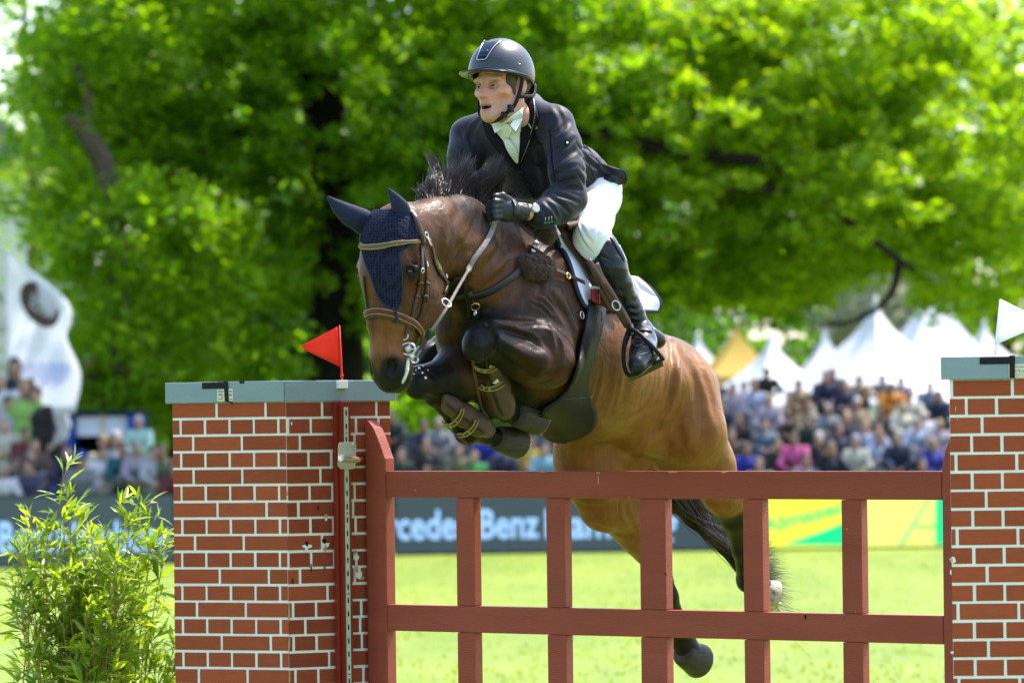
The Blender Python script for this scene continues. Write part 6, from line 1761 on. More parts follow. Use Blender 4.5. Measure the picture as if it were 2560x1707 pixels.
for t in range(44):
    u = (t + .3 + .4 * TR.random()) / 44 * (len(crest) - 1.001); i = int(u); c = crest[i].lerp(crest[i + 1], u - i); x, y = pix(c)
    L = prof(x) * TR.uniform(.75, 1.45)
    dr = HU * 1.0 + UP * .3 - HF * TR.gauss(.45, .35) + HL * TR.gauss(.02, .25) + Vector((np.interp(x, [1060, 1120, 1250], [-.22, .15, .75]), 0, 0))
    tufts.append((u, c, dr.normalized() * L, L, Vector((TR.gauss(0, 1), TR.gauss(0, 1), TR.gauss(0, .5))).normalized()))
for n in range(7500):
    tf = TR.choice(tufts); u = min(max(0, tf[0] + TR.gauss(0, .75)), len(crest) - 1.002); i = int(u); c = crest[i].lerp(crest[i + 1], u - i) + HL * TR.gauss(0, .012)
    k = TR.uniform(.45, 1.06); j = Vector((TR.gauss(0, 1), TR.gauss(0, 1), TR.gauss(0, 1)))
    tip = tf[1].lerp(c, .35) + tf[2] * k + j * (.004 + .012 * k * k * TR.random()) + tf[4] * tf[3] * .22 * k * k
    mid = c.lerp(tip, .5) + HU * tf[3] * .10 - tf[4] * tf[3] * .10 + j * .002
    sp.append(([c, c.lerp(mid, .55) + HU * tf[3] * .04, mid.lerp(tip, .5) + tf[4] * tf[3] * .02, tip], TR.uniform(.0009, .0019)))
for n in range(700):       # hair falling on the near side of the crest
    u = (.10 + .9 * TR.random()) * (len(crest) - 1.001); i = int(u); c = crest[i].lerp(crest[i + 1], u - i) + HL * .012
    x, y = pix(c); L = (.03 + .075 * abs(math.sin(u * 1.9)) ** 2 * TR.random()) + .05 * np.interp(x, [1150, 1260], [0, 1]) * TR.random()
    sp.append(([c, c + HU * .012 + HL * .02 - HF * .02, c + HL * .045 - HU * L * .35 - HF * L * .5, c + HL * .055 - HU * L * .7 - HF * L * .95], TR.uniform(.0012, .0022)))
strands('mane', sp, M_MANE, horse)
sp = []
tp = [P(1640, 1060, 16.95), P(1655, 1170, 17.05), P(1700, 1262, 17.12), P(1775, 1330, 17.16), P(1850, 1375, 17.18), P(1925, 1382, 17.2)]
for n in range(2600):
    s0 = TR.random() ** .7; k = TR.gauss(0, 1); k2 = TR.gauss(0, 1)
    o1 = Vector((.040 * k, .04 * k2, .045 * k)); o2 = Vector((.032 * k, .07 * k2, -.085 * k)) + Vector((TR.gauss(0, .01), 0, TR.gauss(0, .012)))
    e = .78 + .30 * TR.random()
    pts = []
    for j, q in enumerate(tp):
        w = j / 5; pts.append(q + o1 * (1 - w) * 1.1 + o2 * (w * 1.0 + .25) + Vector((0, 0, -.05 * w * w * (k < -.4))))
    if e < 1: pts[-1] = pts[-2].lerp(pts[-1], max(0, (e - .7) / .3))
    pts[-1] += Vector((TR.gauss(0, .02), TR.gauss(0, .02), TR.gauss(0, .03)))
    sp.append((pts, TR.uniform(.0012, .0026)))
strands('tail', sp, M_MANE, horse, 9)
# ================================================================ the rider
M_SKINR = vcol_mat('rider skin', 0.48, 0.12, 500, None, 0.4, 0, 0.05, 60, sss=0.2)
M_JACK = mat('navy black jacket cloth', (.0105, .0115, .0195), 0.50, 0.12, 20, bump=0.15, bscale=300, sheen=0.10, spec=0.20)
M_LAPEL = mat('black lapel cloth', (.0065, .0065, .009), 0.8, 0.12, 40, bump=0.15, bscale=400)
M_SHIRT = mat('white shirt cloth', (.66, .68, .66), 0.8, 0.02, 20, bump=0.15, bscale=300)
M_TIE = mat('cream white tie', (.64, .66, .58), 0.7, 0.03, 60, bump=0.3, bscale=500)
M_BREE = mat('white breeches cloth', (.70, .71, .73), 0.7, 0.03, 14, bump=0.12, bscale=160)
M_BOOT = mat('polished black boot leather', (.012, .013, .016), 0.24, 0.2, 12, bump=0.10, bscale=40, spec=0.28)
M_SOLEB = mat('boot sole rubber', (.012, .012, .012), .7)
M_GLOVE = mat('black leather glove', (.016, .018, .021), 0.36, 0.2, 25, bump=0.2, bscale=110, spec=0.3)
M_HELM = mat('matt anthracite helmet', (.034, .038, .048), 0.36, 0.04, 200, bump=0.06, bscale=900, spec=0.4)
M_HELMS = mat('glossy helmet trim', (.026, .032, .052), 0.22, 0.05, 20)
M_SILV = mat('silver trim', (.45, .47, .52), 0.3, metal=.8)
M_STRAP = mat('black webbing', (.008, .008, .009), 0.55, 0.2, 200)
M_HAIRR = mat('short brown grey hair', (.085, .060, .042), 0.7, 0.4, 160, bump=0.5, bscale=300)
YH = 15.62
_ry, _rt = math.radians(38), math.radians(3)
RF = Vector((-math.sin(_ry), -math.cos(_ry), 0)); RS_ = Vector((math.cos(_ry), -math.sin(_ry), 0)); RU = Vector((0, 0, 1))
_q = Matrix.Rotation(math.radians(2), 3, RF) @ Matrix.Rotation(-_rt, 3, RS_)
RF, RS_, RU = _q @ RF, _q @ RS_, _q @ RU
HC = P(1256, 222, YH)
R_ = np.array([RF, RS_, RU])
def K(f, s, u): return HC + RF * f + RS_ * s + RU * u
shL, shR = P(1388, 312, 15.66), P(1172, 340, 15.84)
elL, elR = P(1426, 496, 15.58), P(1160, 445, 15.80)
wrL, hdL = P(1330, 531, 15.46), P(1266, 526, 15.40)
def mir(p): a, l, u = hc(p); return H(a, -l, u)
wrR, hdR = H(.72, -.20, .26), H(.80, -.17, .20)
nkB = P(1276, 300, 15.74)
hipL, knL, anL = P(1497, 468, 16.03), P(1484, 602, 15.70), P(1598, 806, 15.83)
hipR, knR, anR = mir(hipL), mir(knL), mir(anL)
pel = (hipL + hipR) * .5 + RU * .01
bd = Field((-.35, 15.2, 1.75), (.75, 16.75, 3.10), .0042)
bd.ell(K(-.012, 0, .055), (.097, .077, .092), R_, .02)
bd.ell(K(.026, 0, -.018), (.078, .063, .092), R_, .03)
bd.chain([(K(-.008, .052, -.045), .022), (K(.030, .044, -.082), .018), (K(.072, 0, -.098), .019), (K(.030, -.044, -.082), .018), (K(-.008, -.052, -.045), .022)], .028)
bd.ell(K(.077, 0, -.096), (.018, .024, .019), R_, .015)
for s in (1, -1):
    bd.ell(K(.058, .044 * s, -.024), (.024, .024, .020), R_, .022)
    bd.ell(K(.080, .030 * s, .022), (.016, .030, .010), R_, .014)
    bd.ell(K(.096, .031 * s, -.001), (.016, .020, .0125), R_, .010, 'sub')
    bd.ell(K(.066, .056 * s, -.062), (.014, .014, .022), R_, .03, 'sub')
    bd.ell(K(.100, .0125 * s, -.037), (.0125, .0085, .0085), R_, .006)
    bd.ell(K(-.016, .074 * s, .008), (.021, .011, .033), R_, .008)
    bd.ell(K(-.012, .086 * s, .010), (.012, .006, .020), R_, .006, 'sub')
bd.chain([(K(.090, 0, .014), .009), (K(.105, 0, -.016), .0105), (K(.114, 0, -.032), .0125)], .010)
for s in (1, -1): bd.ell(K(.108, .0075 * s, -.0445), (.006, .0045, .005), R_, .003, 'sub')
bd.ell(K(.090, 0, -.062), (.012, .027, .008), R_, .008); bd.ell(K(.088, 0, -.0865), (.012, .024, .009), R_, .008)
bd.ell(K(.098, 0, -.074), (.024, .0165, .0056), R_, .005, 'sub')
for u in (.032, .040): bd.cone(K(.0868, -.026, u), .0010, K(.0868, .028, u + .001), .0010, .006, 'sub')
bd.chain([(K(-.020, 0, -.055), .060), (nkB, .062)], .03)
bd.chain([(nkB, .06), (P(1300, 350, 15.80), .10), (P(1380, 420, 15.92), .10), (pel, .11)], .05)
for a_, b_, c_, d_ in ((shL, elL, wrL, hdL), (shR, elR, wrR, hdR)):
    bd.chain([(a_, .05), (b_, .040), (c_, .025)], .03); bd.chain([(c_, .025), (d_, .022)], .02)
    bd.cone(nkB, .05, a_, .05, .04)
for a_, b_, c_ in ((hipL, knL, anL), (hipR, knR, anR)):
    bd.chain([(a_ + HF * -.02, .050), (b_ + Vector((.01, .03, 0)), .028), (c_, .022)], .03); bd.cone(pel, .09, a_, .06, .05)
def skin(V):
    d = V - np.array(HC); f = d @ np.array(RF); s = d @ np.array(RS_); u = d @ np.array(RU)
    C = np.tile(np.array((.54, .28, .195)), (len(V), 1)); n = vnoise(V, 40, 5); n2 = vnoise(V, 130, 6)
    def mx(C, col, w): return C * (1 - w[:, None]) + np.array(col) * w[:, None]
    g = lambda a, b, c, r: np.exp(-(((f - a) ** 2 + (s - b) ** 2 + (u - c) ** 2) / r ** 2))
    C = mx(C, (.60, .20, .16), np.clip(g(.062, .046, -.026, .036) * .62 + g(.062, -.046, -.026, .034) * .45, 0, .9))
    C = mx(C, (.47, .15, .12), g(.110, 0, -.024, .028) * .6)
    C = mx(C, (.48, .20, .14), g(.07, .02, -.0, .03) * .3)
    C = mx(C, (.36, .22, .165), np.clip(sstep(-u, .05, .07) * sstep(f, -.02, .04) * .40 * (1 + .3 * n2), 0, 1) * (1 - g(.09, 0, -.075, .022)))
    C = mx(C, (.34, .12, .10), np.clip(g(.095, 0, -.063, .011) + g(.095, .012, -.063, .011) + g(.095, -.012, -.063, .011), 0, 1) * .7)
    C = mx(C, (.44, .17, .14), np.clip(g(.095, 0, -.0865, .012) + g(.095, .012, -.0865, .011) + g(.095, -.012, -.0865, .011), 0, 1) * .8)
    C = mx(C, (.03, .008, .008), np.clip(((np.abs(u + .074) < .0055) & (f < .092) & (f > .05) & (np.abs(s) < .02)).astype(float), 0, 1))
    for q in (1, -1):
        C = mx(C, (.16, .09, .05), np.clip(g(.088, .030 * q, .017, .007) + g(.086, .042 * q, .016, .007) + g(.090, .019 * q, .015, .006), 0, 1) * .75)
        C = mx(C, (.30, .13, .10), (g(.082, .032 * q, -.012, .012) * .5))
    C = mx(C, (.44, .15, .11), np.clip(sstep(np.abs(s), .070, .078) * (f < .01) * (f > -.05) * (np.abs(u) < .04), 0, 1) * .6)
    C = mx(C, (.40, .16, .11), sstep(-u, .10, .13) * sstep(-f, -.07, -.02) * .6)
    return np.clip(C * (1 + .05 * n[:, None]), .003, 1)
rider = bd.build('person', M_SKINR, None, skin, 1)
tag(rider, 'rider in dark jacket, white breeches and grey helmet crouched forward on the jumping bay horse', 'person')
# eyes
for s in (1, -1):
    c = K(.0765, .0315 * s, -.001)
    e = MB().ball(c, .0125, 14, 10).build('eye', mat('eye white', (.62, .58, .54), .15, .03), rider, True)
    look = (RF * .97 + RS_ * -.02 + RU * .12).normalized()
    MB().ball(c + look * .0080, .0066, 12, 8).build('iris', mat('grey blue iris', (.045, .07, .085), .1), e, True)
    MB().ball(c + look * .0118, .0030, 10, 6).build('pupil', M_DARK, e, True)
    for sg, th in ((1, .0036), (-1, .0028)):
        pts = [c + RS_ * (.0145 * t) + RF * (.0125 * math.sqrt(max(.05, 1 - .7 * t * t)) + .0012) + RU * (sg * .0060 * (1 - t * t) + (.0005 if sg > 0 else -.0005)) for t in np.linspace(-1, 1, 9)]
        MB().tube(pts, [th * .4] + [th] * 7 + [th * .4], 6).build('eyelid', mat('eyelid skin', (.40, .20, .14), .5), rider, True)
# hair round the ear and nape
hr = Field(tuple(HC - Vector((.2, .2, .2))), tuple(HC + Vector((.2, .2, .2))), .004)
hr.ell(K(-.030, 0, .038), (.090, .0795, .085), R_, .01)
hr.ell(K(.030, .058, .022), (.032, .018, .028), R_, .015); hr.ell(K(.030, -.058, .022), (.032, .018, .028), R_, .015)
for s in (1, -1):
    hr.cone(K(.028, .066 * s, .01), .010, K(.020, .069 * s, -.026), .005, .012)
    hr.ell(K(-.016, .078 * s, .004), (.026, .03, .036), R_, .008, 'sub')
hr.half(K(.058, 0, 0), RF, .01)
hr.build('hair', M_HAIRR, rider, None, 1)
# ---- helmet
hm = Field(tuple(HC - Vector((.24, .24, .12))), tuple(HC + Vector((.24, .24, .24))), .004)
hm.ell(K(.004, 0, .050), (.126, .105, .121), R_, .01)
hm.half(K(0, 0, .026), (-RU + RF * .14), .006)
hm.ell(K(.004, 0, .038), (.112, .090, .109), R_, .004, 'sub')
helmet = hm.build('helmet', M_HELM, rider, None, 1)
# peak
pk = MB(); n = 40; rowsP = []
for j, (t, zz) in enumerate(((-.06, .064), (0, .057), (.35, .050), (.7, .0465), (1.0, .0445), (1.0, .0415), (.5, .0445), (0, .047), (-.06, .050))):
    row = []
    for i in range(n + 1):
        ph = math.radians(-97 + 194 * i / n); c, s_ = math.cos(ph), math.sin(ph)
        wd = .054 * max(0.0, math.cos(ph * .90)) ** 1.3 + .006
        rx, ry = .122 + wd * max(t, 0) + min(t, 0) * .05, .101 + wd * .5 * max(t, 0) + min(t, 0) * .05
        row.append(K(.004 + rx * c, ry * s_, zz + .0 - .010 * (1 - c) * .8 + .010 * (1 - abs(s_)) * .0 + (.012 if False else 0)))
    rowsP.append(row)
b0 = 0
for row in rowsP: pk.v += row
for j in range(len(rowsP)):
    j2 = (j + 1) % len(rowsP)
    for i in range(n): pk.f.append((j * (n + 1) + i, j * (n + 1) + i + 1, j2 * (n + 1) + i + 1, j2 * (n + 1) + i))
pk.build('peak', M_HELMS, helmet, True)
HMT = bvh_of(helmet)
patch('vent_panel', [(1211, 104), (1205, 118), (1199, 134), (1195, 149)], [(1249, 106), (1237, 117), (1225, 133), (1215, 149)], 6, 10, .001, .002, M_HELMS, helmet, HMT)
strap('vent_trim', [(1213, 103), (1205, 118), (1199, 134), (1194, 150), (1204, 150.5), (1215, 149), (1226, 132), (1237, 117), (1252, 104)], .0030, .003, M_SILV, helmet, HMT, .002, 34)
strap('vent_slot', [(1199, 143), (1207, 144), (1217, 142)], .006, .002, M_DARK, helmet, HMT, .0035, 8)
strap('vent_plate', [(1202, 131), (1211, 132), (1221, 130)], .013, .0014, mat('blue vent plate', (.020, .030, .085), .25), helmet, HMT, .0030, 8)
p, n_ = hit(HMT, 1298, 161); MB().ball(p, .0032, 10, 6).build('rivet', M_SILV, helmet, True)
# harness
def tubep(name, pts, w, th, m, parent, n=20, nor=None):
    q = smoothpts(pts, n); return MB().ribbon(q, [nor or Vector((.3, -.9, 0))] * len(q), w, th).build(name, m, parent, True)
tubep('chin_strap', [K(.016, .096, .048), K(.008, .089, .008), K(.018, .082, -.035), K(.032, .074, -.070), K(.043, .058, -.088), K(.058, .034, -.112), K(.066, .0, -.120), K(.056, -.040, -.106)], .013, .004, M_STRAP, helmet, 28, (RS_ * .8 + RF * .5).normalized())
tubep('chin_strap', [K(.056, -.040, -.106), K(.045, -.066, -.080), K(.030, -.078, -.03), K(.025, -.092, .03)], .013, .004, M_STRAP, helmet, 14, -RS_)
tubep('rear_strap', [K(-.102, .062, .020), K(-.075, .076, -.020), K(-.03, .086, -.032), K(.014, .084, -.036)], .012, .004, M_STRAP, helmet, 14, RS_)
tubep('rear_strap', [K(-.108, .050, .024), K(-.116, .020, -.028), K(-.105, .0, -.050), K(-.1, -.03, -.04)], .022, .006, M_STRAP, helmet, 14, -RF)
MB().box(K(.035, .064, -.092), RF * .022, RS_ * .014, RU * .026).build('strap_buckle', M_STRAP, helmet, bevel=.003)
MB().box(K(.050, .047, -.110), RF * .020, RS_ * .014, RU * .020).build('strap_buckle', M_STRAP, helmet, bevel=.003)

# ---- jacket
jk = Field((-.40, 15.2, 2.0), (.75, 16.75, 2.95), .0058)
jk.chain([(P(1287, 335, 15.79), .118), (P(1335, 400, 15.88), .128), (P(1385, 428, 15.98), .106), (P(1452, 452, 16.06), .084)], .05, flat=(tuple(HL), 1.22))
jk.cone(shL, .058, P(1318, 282, 15.76), .062, .04); jk.cone(shR, .058, P(1258, 306, 15.78), .060, .04)
jk.ell(P(1326, 264, 15.82), .045, None, .04)
jk.chain([(shL, .060), (P(1408, 362, 15.62), .056), (P(1417, 430, 15.58), .056), (elL, .054)], .035)
jk.chain([(elL, .054), (P(1395, 514, 15.545), .060), (P(1362, 533, 15.49), .047), (P(1347, 539, 15.475), .043)], .025)
jk.chain([(shR, .058), (P(1162, 390, 15.80), .054), (elR, .052), (wrR, .040)], .035)
# skirt and flying tail
jk.cone(P(1440, 418, 16.02), .070, P(1492, 440, 16.12), .036, .04, flat=(tuple(HL), 1.4))
jk.cone(P(1448, 420, 15.93), .060, P(1466, 458, 15.94), .030, .04)
jk.cone(P(1540, 494, 16.10), .050, P(1500, 488, 15.98), .036, .012, 'sub')
jk.cone(P(1545, 486, 16.0), .040, P(1490, 492, 15.85), .028, .010, 'sub')
# neck opening
jk.cone(K(-.01, 0, -.09), .056, P(1262, 322, 15.66), .050, .01, 'sub')
jk.cone(P(1268, 318, 15.58), .030, P(1290, 372, 15.60), .012, .012, 'sub')
jacket = jk.build('jacket', M_JACK, rider, None, 1)
creases(jacket, [
 ([(1392, 466), (1418, 452), (1446, 446)], .006, .007, .004), ([(1392, 474), (1424, 470), (1452, 474)], .006, .007, .004), ([(1388, 486), (1418, 494), (1446, 506)], .006, .007, .004), ([(1378, 496), (1404, 512), (1424, 532)], .005, .007, .004),
 ([(1364, 504), (1384, 524), (1396, 546)], .0045, .007, .0035), ([(1350, 514), (1362, 534), (1366, 552)], .003, .006, .002), ([(1384, 440), (1412, 424), (1444, 412)], .004, .008, .003), ([(1380, 416), (1408, 396), (1440, 376)], .004, .008, .003),
 ([(1378, 370), (1400, 372), (1436, 346)], .0035, .008, .003), ([(1376, 340), (1396, 330), (1422, 304)], .004, .009, .003), ([(1372, 318), (1376, 360), (1380, 410), (1388, 456)], .008, .008, .002), ([(1330, 310), (1355, 330), (1372, 330)], .003, .010, .002),
 ([(1446, 366), (1470, 400), (1500, 424)], .005, .009, .004), ([(1450, 392), (1478, 412), (1512, 424)], .005, .008, .004), ([(1452, 418), (1470, 440), (1476, 456)], .005, .008, .003), ([(1462, 372), (1482, 396), (1512, 410)], .004, .008, .003), ([(1446, 440), (1456, 452), (1462, 466)], .004, .007, .003),
 ([(1310, 440), (1330, 470), (1345, 492)], .003, .009, .002), ([(1340, 380), (1352, 420), (1360, 470)], .004, .012, .003), ([(1150, 330), (1160, 370), (1164, 410)], .005, .010, .003), ([(1200, 300), (1180, 330), (1172, 370)], .005, .010, .003), ([(1385, 262), (1402, 290), (1408, 320)], .003, .010, .002)])
JT = bvh_of(jacket)
BT = bvh_of(jacket, rider)
patch('shirt_front', [(1236, 318), (1250, 338), (1270, 372), (1290, 404)], [(1304, 268), (1301, 320), (1299, 365), (1295, 404)], 8, 14, .003, .004, M_SHIRT, rider, BT)
def leafp(name, pts, th, m, parent):
    v = [P(x, y, d) for x, y, d in pts]; return MB().prism(v, Vector((-.2, -1, .1)).normalized() * th).build(name, m, parent, bevel=.0012)
leafp('shirt_collar', [(1229, 304, 15.635), (1232, 318, 15.63), (1237, 333, 15.615), (1252, 325, 15.59), (1268, 318, 15.575), (1275, 313, 15.57), (1258, 309, 15.60), (1244, 305, 15.62)], .004, M_SHIRT, rider)
leafp('shirt_collar', [(1276, 313, 15.57), (1282, 322, 15.575), (1289, 329, 15.58), (1299, 314, 15.60), (1306, 297, 15.63), (1309, 270, 15.66), (1310, 243, 15.69), (1304, 256, 15.68), (1297, 276, 15.64), (1286, 298, 15.60)], .004, M_SHIRT, rider)
patch('tie', [(1262, 338), (1262, 350), (1268, 368), (1280, 388), (1292, 403)], [(1273, 338), (1280, 352), (1290, 368), (1296, 386), (1296, 404)], 6, 14, .010, .005, M_TIE, rider, BT)
leafp('tie_knot', [(1256, 321, 15.575), (1268, 316, 15.565), (1279, 320, 15.57), (1277, 333, 15.58), (1272, 346, 15.60), (1262, 346, 15.60), (1257, 333, 15.585)], .012, M_TIE, rider)
patch('lapel', [(1309, 240), (1307, 290), (1303, 345), (1297, 415)], [(1330, 236), (1346, 284), (1343, 312), (1300, 420)], 7, 18, .004, .005, M_LAPEL, jacket, JT)
patch('lapel', [(1226, 302), (1240, 336), (1266, 372), (1294, 412)], [(1206, 290), (1216, 334), (1238, 366), (1288, 420)], 7, 18, .004, .005, M_LAPEL, jacket, JT)
strap('lapel_notch', [(1327, 311), (1334, 304), (1346, 300)], .0025, .0015, M_DARK, jacket, JT, .009, 6)
strap('lapel_stitching', [(1334, 250), (1342, 284), (1338, 314), (1322, 352), (1302, 402)], .0012, .001, M_SILV, jacket, JT, .0092, 30)
strap('lapel_pin', [(1324, 309), (1329, 315), (1333, 321)], .005, .002, M_SILV, jacket, JT, .0095, 5)
strap('pocket_welt', [(1328, 403), (1345, 412), (1366, 414)], .010, .003, M_LAPEL, jacket, JT, .001, 10)
strap('front_edge', [(1299, 418), (1312, 450), (1330, 485), (1345, 500)], .0035, .003, M_LAPEL, jacket, JT, .001, 14)
for (x, y) in ((1302, 431), (1320, 464), (1338, 493)):
    p, n_ = hit(JT, x, y)
    if p is not None:
        o = MB().tube([p, p + n_ * .004], .0085, 14).build('button', mat('black button', (.012, .012, .014), .25), jacket, True); ring(p + n_ * .0045, n_, .0062, .0012, M_SILV if False else M_HELMS, 'button_rim', o, 14)
for (x, y) in ((1362.5, 557), (1371, 556), (1378, 554)):
    p, n_ = hit(JT, x, y)
    if p is not None:
        MB().tube([p, p + n_ * .003], .0052, 12).build('cuff_button', mat('teal button', (.04, .12, .13), .25), jacket, True)
    strap('buttonhole', [(x, y - 5), (x + 1, y - 14)], .0028, .001, M_SILV, jacket, JT, .001, 3)
strap('sleeve_badge', [(1411, 358), (1423, 357.5)], .019, .0015, M_LAPEL, jacket, JT, .001, 4)
p, n_ = hit(JT, 1417, 358)
if p is not None: MB().ball(p + n_ * .002, .0048, 12, 8).build('badge_stud', M_CHROME, jacket, True)
strap('side_seam', [(1440, 352), (1462, 392), (1478, 425), (1486, 450)], .0025, .0012, M_LAPEL, jacket, JT, .0006, 14)
strap('sleeve_seam', [(1374, 322), (1376, 360), (1380, 410), (1388, 455)], .0022, .0012, M_LAPEL, jacket, JT, .0004, 14)
tl_, te_, _, _ = patch('jacket_tail', [(1458, 362), (1466, 366), (1482, 386), (1502, 408), (1522, 416), (1542, 421), (1556, 425), (1564, 431), (1569, 458)], [(1462, 470), (1467, 462), (1474, 457), (1484, 455), (1500, 454), (1514, 450), (1528, 455), (1542, 462), (1560, 460)], 14, 30, .0, .004, M_JACK, jacket, HT, lambda s, t: 15.90 + .075 * t + .018 * math.sin(t * 13 + s * 2) * s)
creases(tl_, [([(1470, 385), (1490, 415), (1500, 440)], .004, .008, .004), ([(1500, 412), (1525, 430), (1548, 445)], .004, .007, .004), ([(1480, 420), (1500, 432), (1530, 446)], .004, .007, .003)])
patch('tail_lining', [(1478, 457), (1500, 455), (1516, 452), (1530, 458), (1542, 463)], [(1490, 462), (1505, 461), (1518, 461), (1528, 463), (1540, 465)], 4, 10, .0, .003, M_DARK, jacket, HT, lambda s, t: 16.06)

# ---- gloves
def glove(c, wr, dirv, upv, name='glove'):
    """closed hand: palm, four bent fingers of unequal length, thumb on top"""
    d = dirv.normalized(); up_ = (upv - d * upv.dot(d)).normalized(); out = d.cross(up_)
    if out.y > 0: out = -out
    f = Field(tuple(c - Vector((.13, .13, .13))), tuple(c + Vector((.13, .13, .13))), .0030)
    f.ell(c, (.043, .040, .024), np.array([d, up_, out]), .01)
    f.chain([(c - d * .02, .032), (wr - (wr - c) * .52, .029), (wr - (wr - c) * .36, .031)], .012)
    for i, (h, L) in enumerate(((.030, .036), (.011, .040), (-.009, .037), (-.027, .030))):
        k0 = c + d * .030 + up_ * h * .9 + out * .008
        k1 = k0 + d * L * .72 + up_ * (-.003) + out * .002
        k2 = k1 + d * .008 - out * .022 + up_ * (-.006)
        k3 = k2 - d * .022 - out * .008
        f.chain([(k0, .0112), (k1, .0105), (k2, .0098), (k3, .009)], .004)
    t0 = c - d * .012 + up_ * .034; t1 = c + d * .022 + up_ * .047 + out * .004; t2 = c + d * .050 + up_ * .043 + out * .002
    f.chain([(t0, .0145), (t1, .0125), (t2, .0105)], .006)
    for k in range(5):
        q = wr - (wr - c) * (.45 - .06 * k); f.cone(q + up_ * .03 + out * .02, .0014, q - up_ * .03 + out * .025, .0014, .005, 'sub')
    return f.build(name, M_GLOVE, rider, None, 1)
gl = glove(hdL, wrL, hdL - wrL + UP * .002, UP)
glove(hdR, wrR, hdR - wrR, UP)
GT = bvh_of(gl)
strap('glove_strap', [(1284, 500), (1290, 512), (1292, 526), (1290, 540)], .024, .003, M_GLOVE, gl, GT, .001, 8)
p, n_ = hit(GT, 1287, 514)
if p is not None: MB().ball(p + n_ * .003, .003, 8, 6).build('snap', M_BRASS, gl, True)
# wrist watch
wa = (hdL - wrL).normalized(); wc = wrL + wa * .006
wn = (Vector((.35, -.85, .35)) - wa * wa.dot(Vector((.35, -.85, .35)))).normalized()
watch = ring(wc, wa, .0285, .006, M_STRAP, 'wrist_watch', rider, 20)
MB().tube([wc + wn * .028, wc + wn * .036], .0165, 18).build('watch_case', M_CHROME, watch, True)
MB().tube([wc + wn * .0362, wc + wn * .0368], .0135, 18).build('watch_face', mat('pale blue dial', (.30, .36, .44), .12), watch)

# ---- breeches
br = Field((-.35, 15.3, 1.7), (.75, 16.8, 2.75), .0062)
for hp_, kn_, m_ in ((hipL, knL, lambda p: p), (hipR, knR, mir)):
    br.chain([(m_(P(1496, 470, 16.08)), .082), (m_(P(1493, 495, 15.99)), .074), (m_(P(1482, 545, 15.85)), .064), (m_(P(1481, 596, 15.72)), .056), (m_(P(1490, 620, 15.72)), .044)], .05)
br.ell(pel - HF * .03 - UP * .03, (.12, .15, .09), R3, .06)
breeches = br.build('breeches', M_BREE, rider, None, 1)
creases(breeches, [([(1518, 552), (1500, 566), (1490, 590)], .003, .005, .002), ([(1516, 575), (1500, 590), (1488, 610)], .003, .005, .002), ([(1450, 560), (1466, 590), (1484, 612)], .003, .006, .002), ([(1462, 490), (1490, 500), (1526, 490)], .0025, .007, .002), ([(1444, 572), (1456, 600), (1470, 622)], .003, .005, .002), ([(1522, 520), (1508, 540), (1498, 560)], .0025, .006, .002)])
BRT = bvh_of(breeches)
strap('knee_seam', [(1446, 560), (1455, 590), (1468, 612), (1484, 630)], .002, .001, mat('grey seam', (.35, .35, .36), .7), breeches, BRT, .0005, 14)
strap('pocket_seam', [(1462, 484), (1490, 470), (1520, 466)], .002, .001, mat('grey seam', (.35, .35, .36), .7), breeches, BRT, .0005, 14)
p, n_ = hit(BRT, 1505, 563)
if p is not None: ring(p + n_ * .0008, n_, .0075, .0007, M_SILV, 'thigh_emblem', breeches, 14, 1.3)

# ---- boots
def rboot(m_):
    f = Field((-.6, 15.3, 1.6), (.8, 17.0, 2.7), .0055) if False else None
    pts = [m_(P(x, y, d)) for x, y, d in ((1518, 582, 15.75), (1512, 622, 15.72), (1526, 668, 15.72), (1545, 715, 15.75), (1566, 755, 15.79), (1583, 785, 15.81), (1597, 812, 15.83))]
    toe = [m_(P(x, y, d)) for x, y, d in ((1602, 826, 15.82), (1610, 852, 15.74), (1608, 884, 15.66), (1594, 912, 15.60))]
    heel = m_(P(1644, 850, 15.86))
    allp = pts + toe + [heel]
    lo = [min(q[i] for q in allp) - .12 for i in range(3)]; hi = [max(q[i] for q in allp) + .12 for i in range(3)]
    f = Field(lo, hi, .0050)
    f.chain(list(zip(pts, (.016, .046, .053, .048, .041, .035, .034))), .025)
    f.chain(list(zip(toe, (.038, .047, .050, .036))), .02, flat=(tuple((heel - toe[2]).cross(toe[3] - toe[1]).normalized()), .86))
    f.chain([(toe[0], .036), (heel, .030)], .02)
    return f.build('riding_boot', M_BOOT, rider, None, 1)
bootL = rboot(lambda p: p); rboot(mir)
creases(bootL, [([(1572, 752), (1590, 750), (1604, 738)], .003, .007, .002), ([(1574, 770), (1592, 772), (1610, 756)], .005, .006, .004), ([(1576, 786), (1592, 790), (1608, 782)], .003, .006, .003), ([(1580, 804), (1600, 808), (1616, 796)], .004, .006, .003),
 ([(1500, 640), (1530, 655), (1565, 660)], .003, .010, .002), ([(1535, 720), (1556, 728), (1590, 712)], .003, .012, .002), ([(1582, 850), (1602, 862), (1632, 852)], .003, .006, .002)])
BOT = bvh_of(bootL)
strap('boot_top_panel', [(1519, 578), (1534, 604), (1550, 632), (1560, 650)], .014, .003, M_BOOT, bootL, BOT, .001, 14)
strap('boot_zip', [(1545, 615), (1557, 640), (1563, 655)], .006, .003, M_CHROME, bootL, BOT, .004, 8)
strap('spur_strap', [(1577, 832), (1592, 828), (1610, 826), (1628, 828)], .013, .004, M_LEAB, bootL, BOT, .001, 14)
strap('toe_cap_seam', [(1578, 905), (1592, 893), (1610, 884), (1628, 880)], .003, .0015, M_LEAB, bootL, BOT, .0005, 12)
strap('welt', [(1576, 938), (1596, 932), (1618, 914), (1636, 896), (1642, 886)], .010, .005, M_SOLEB, bootL, BOT, .0, 14)
p, n_ = hit(BOT, 1584, 835)
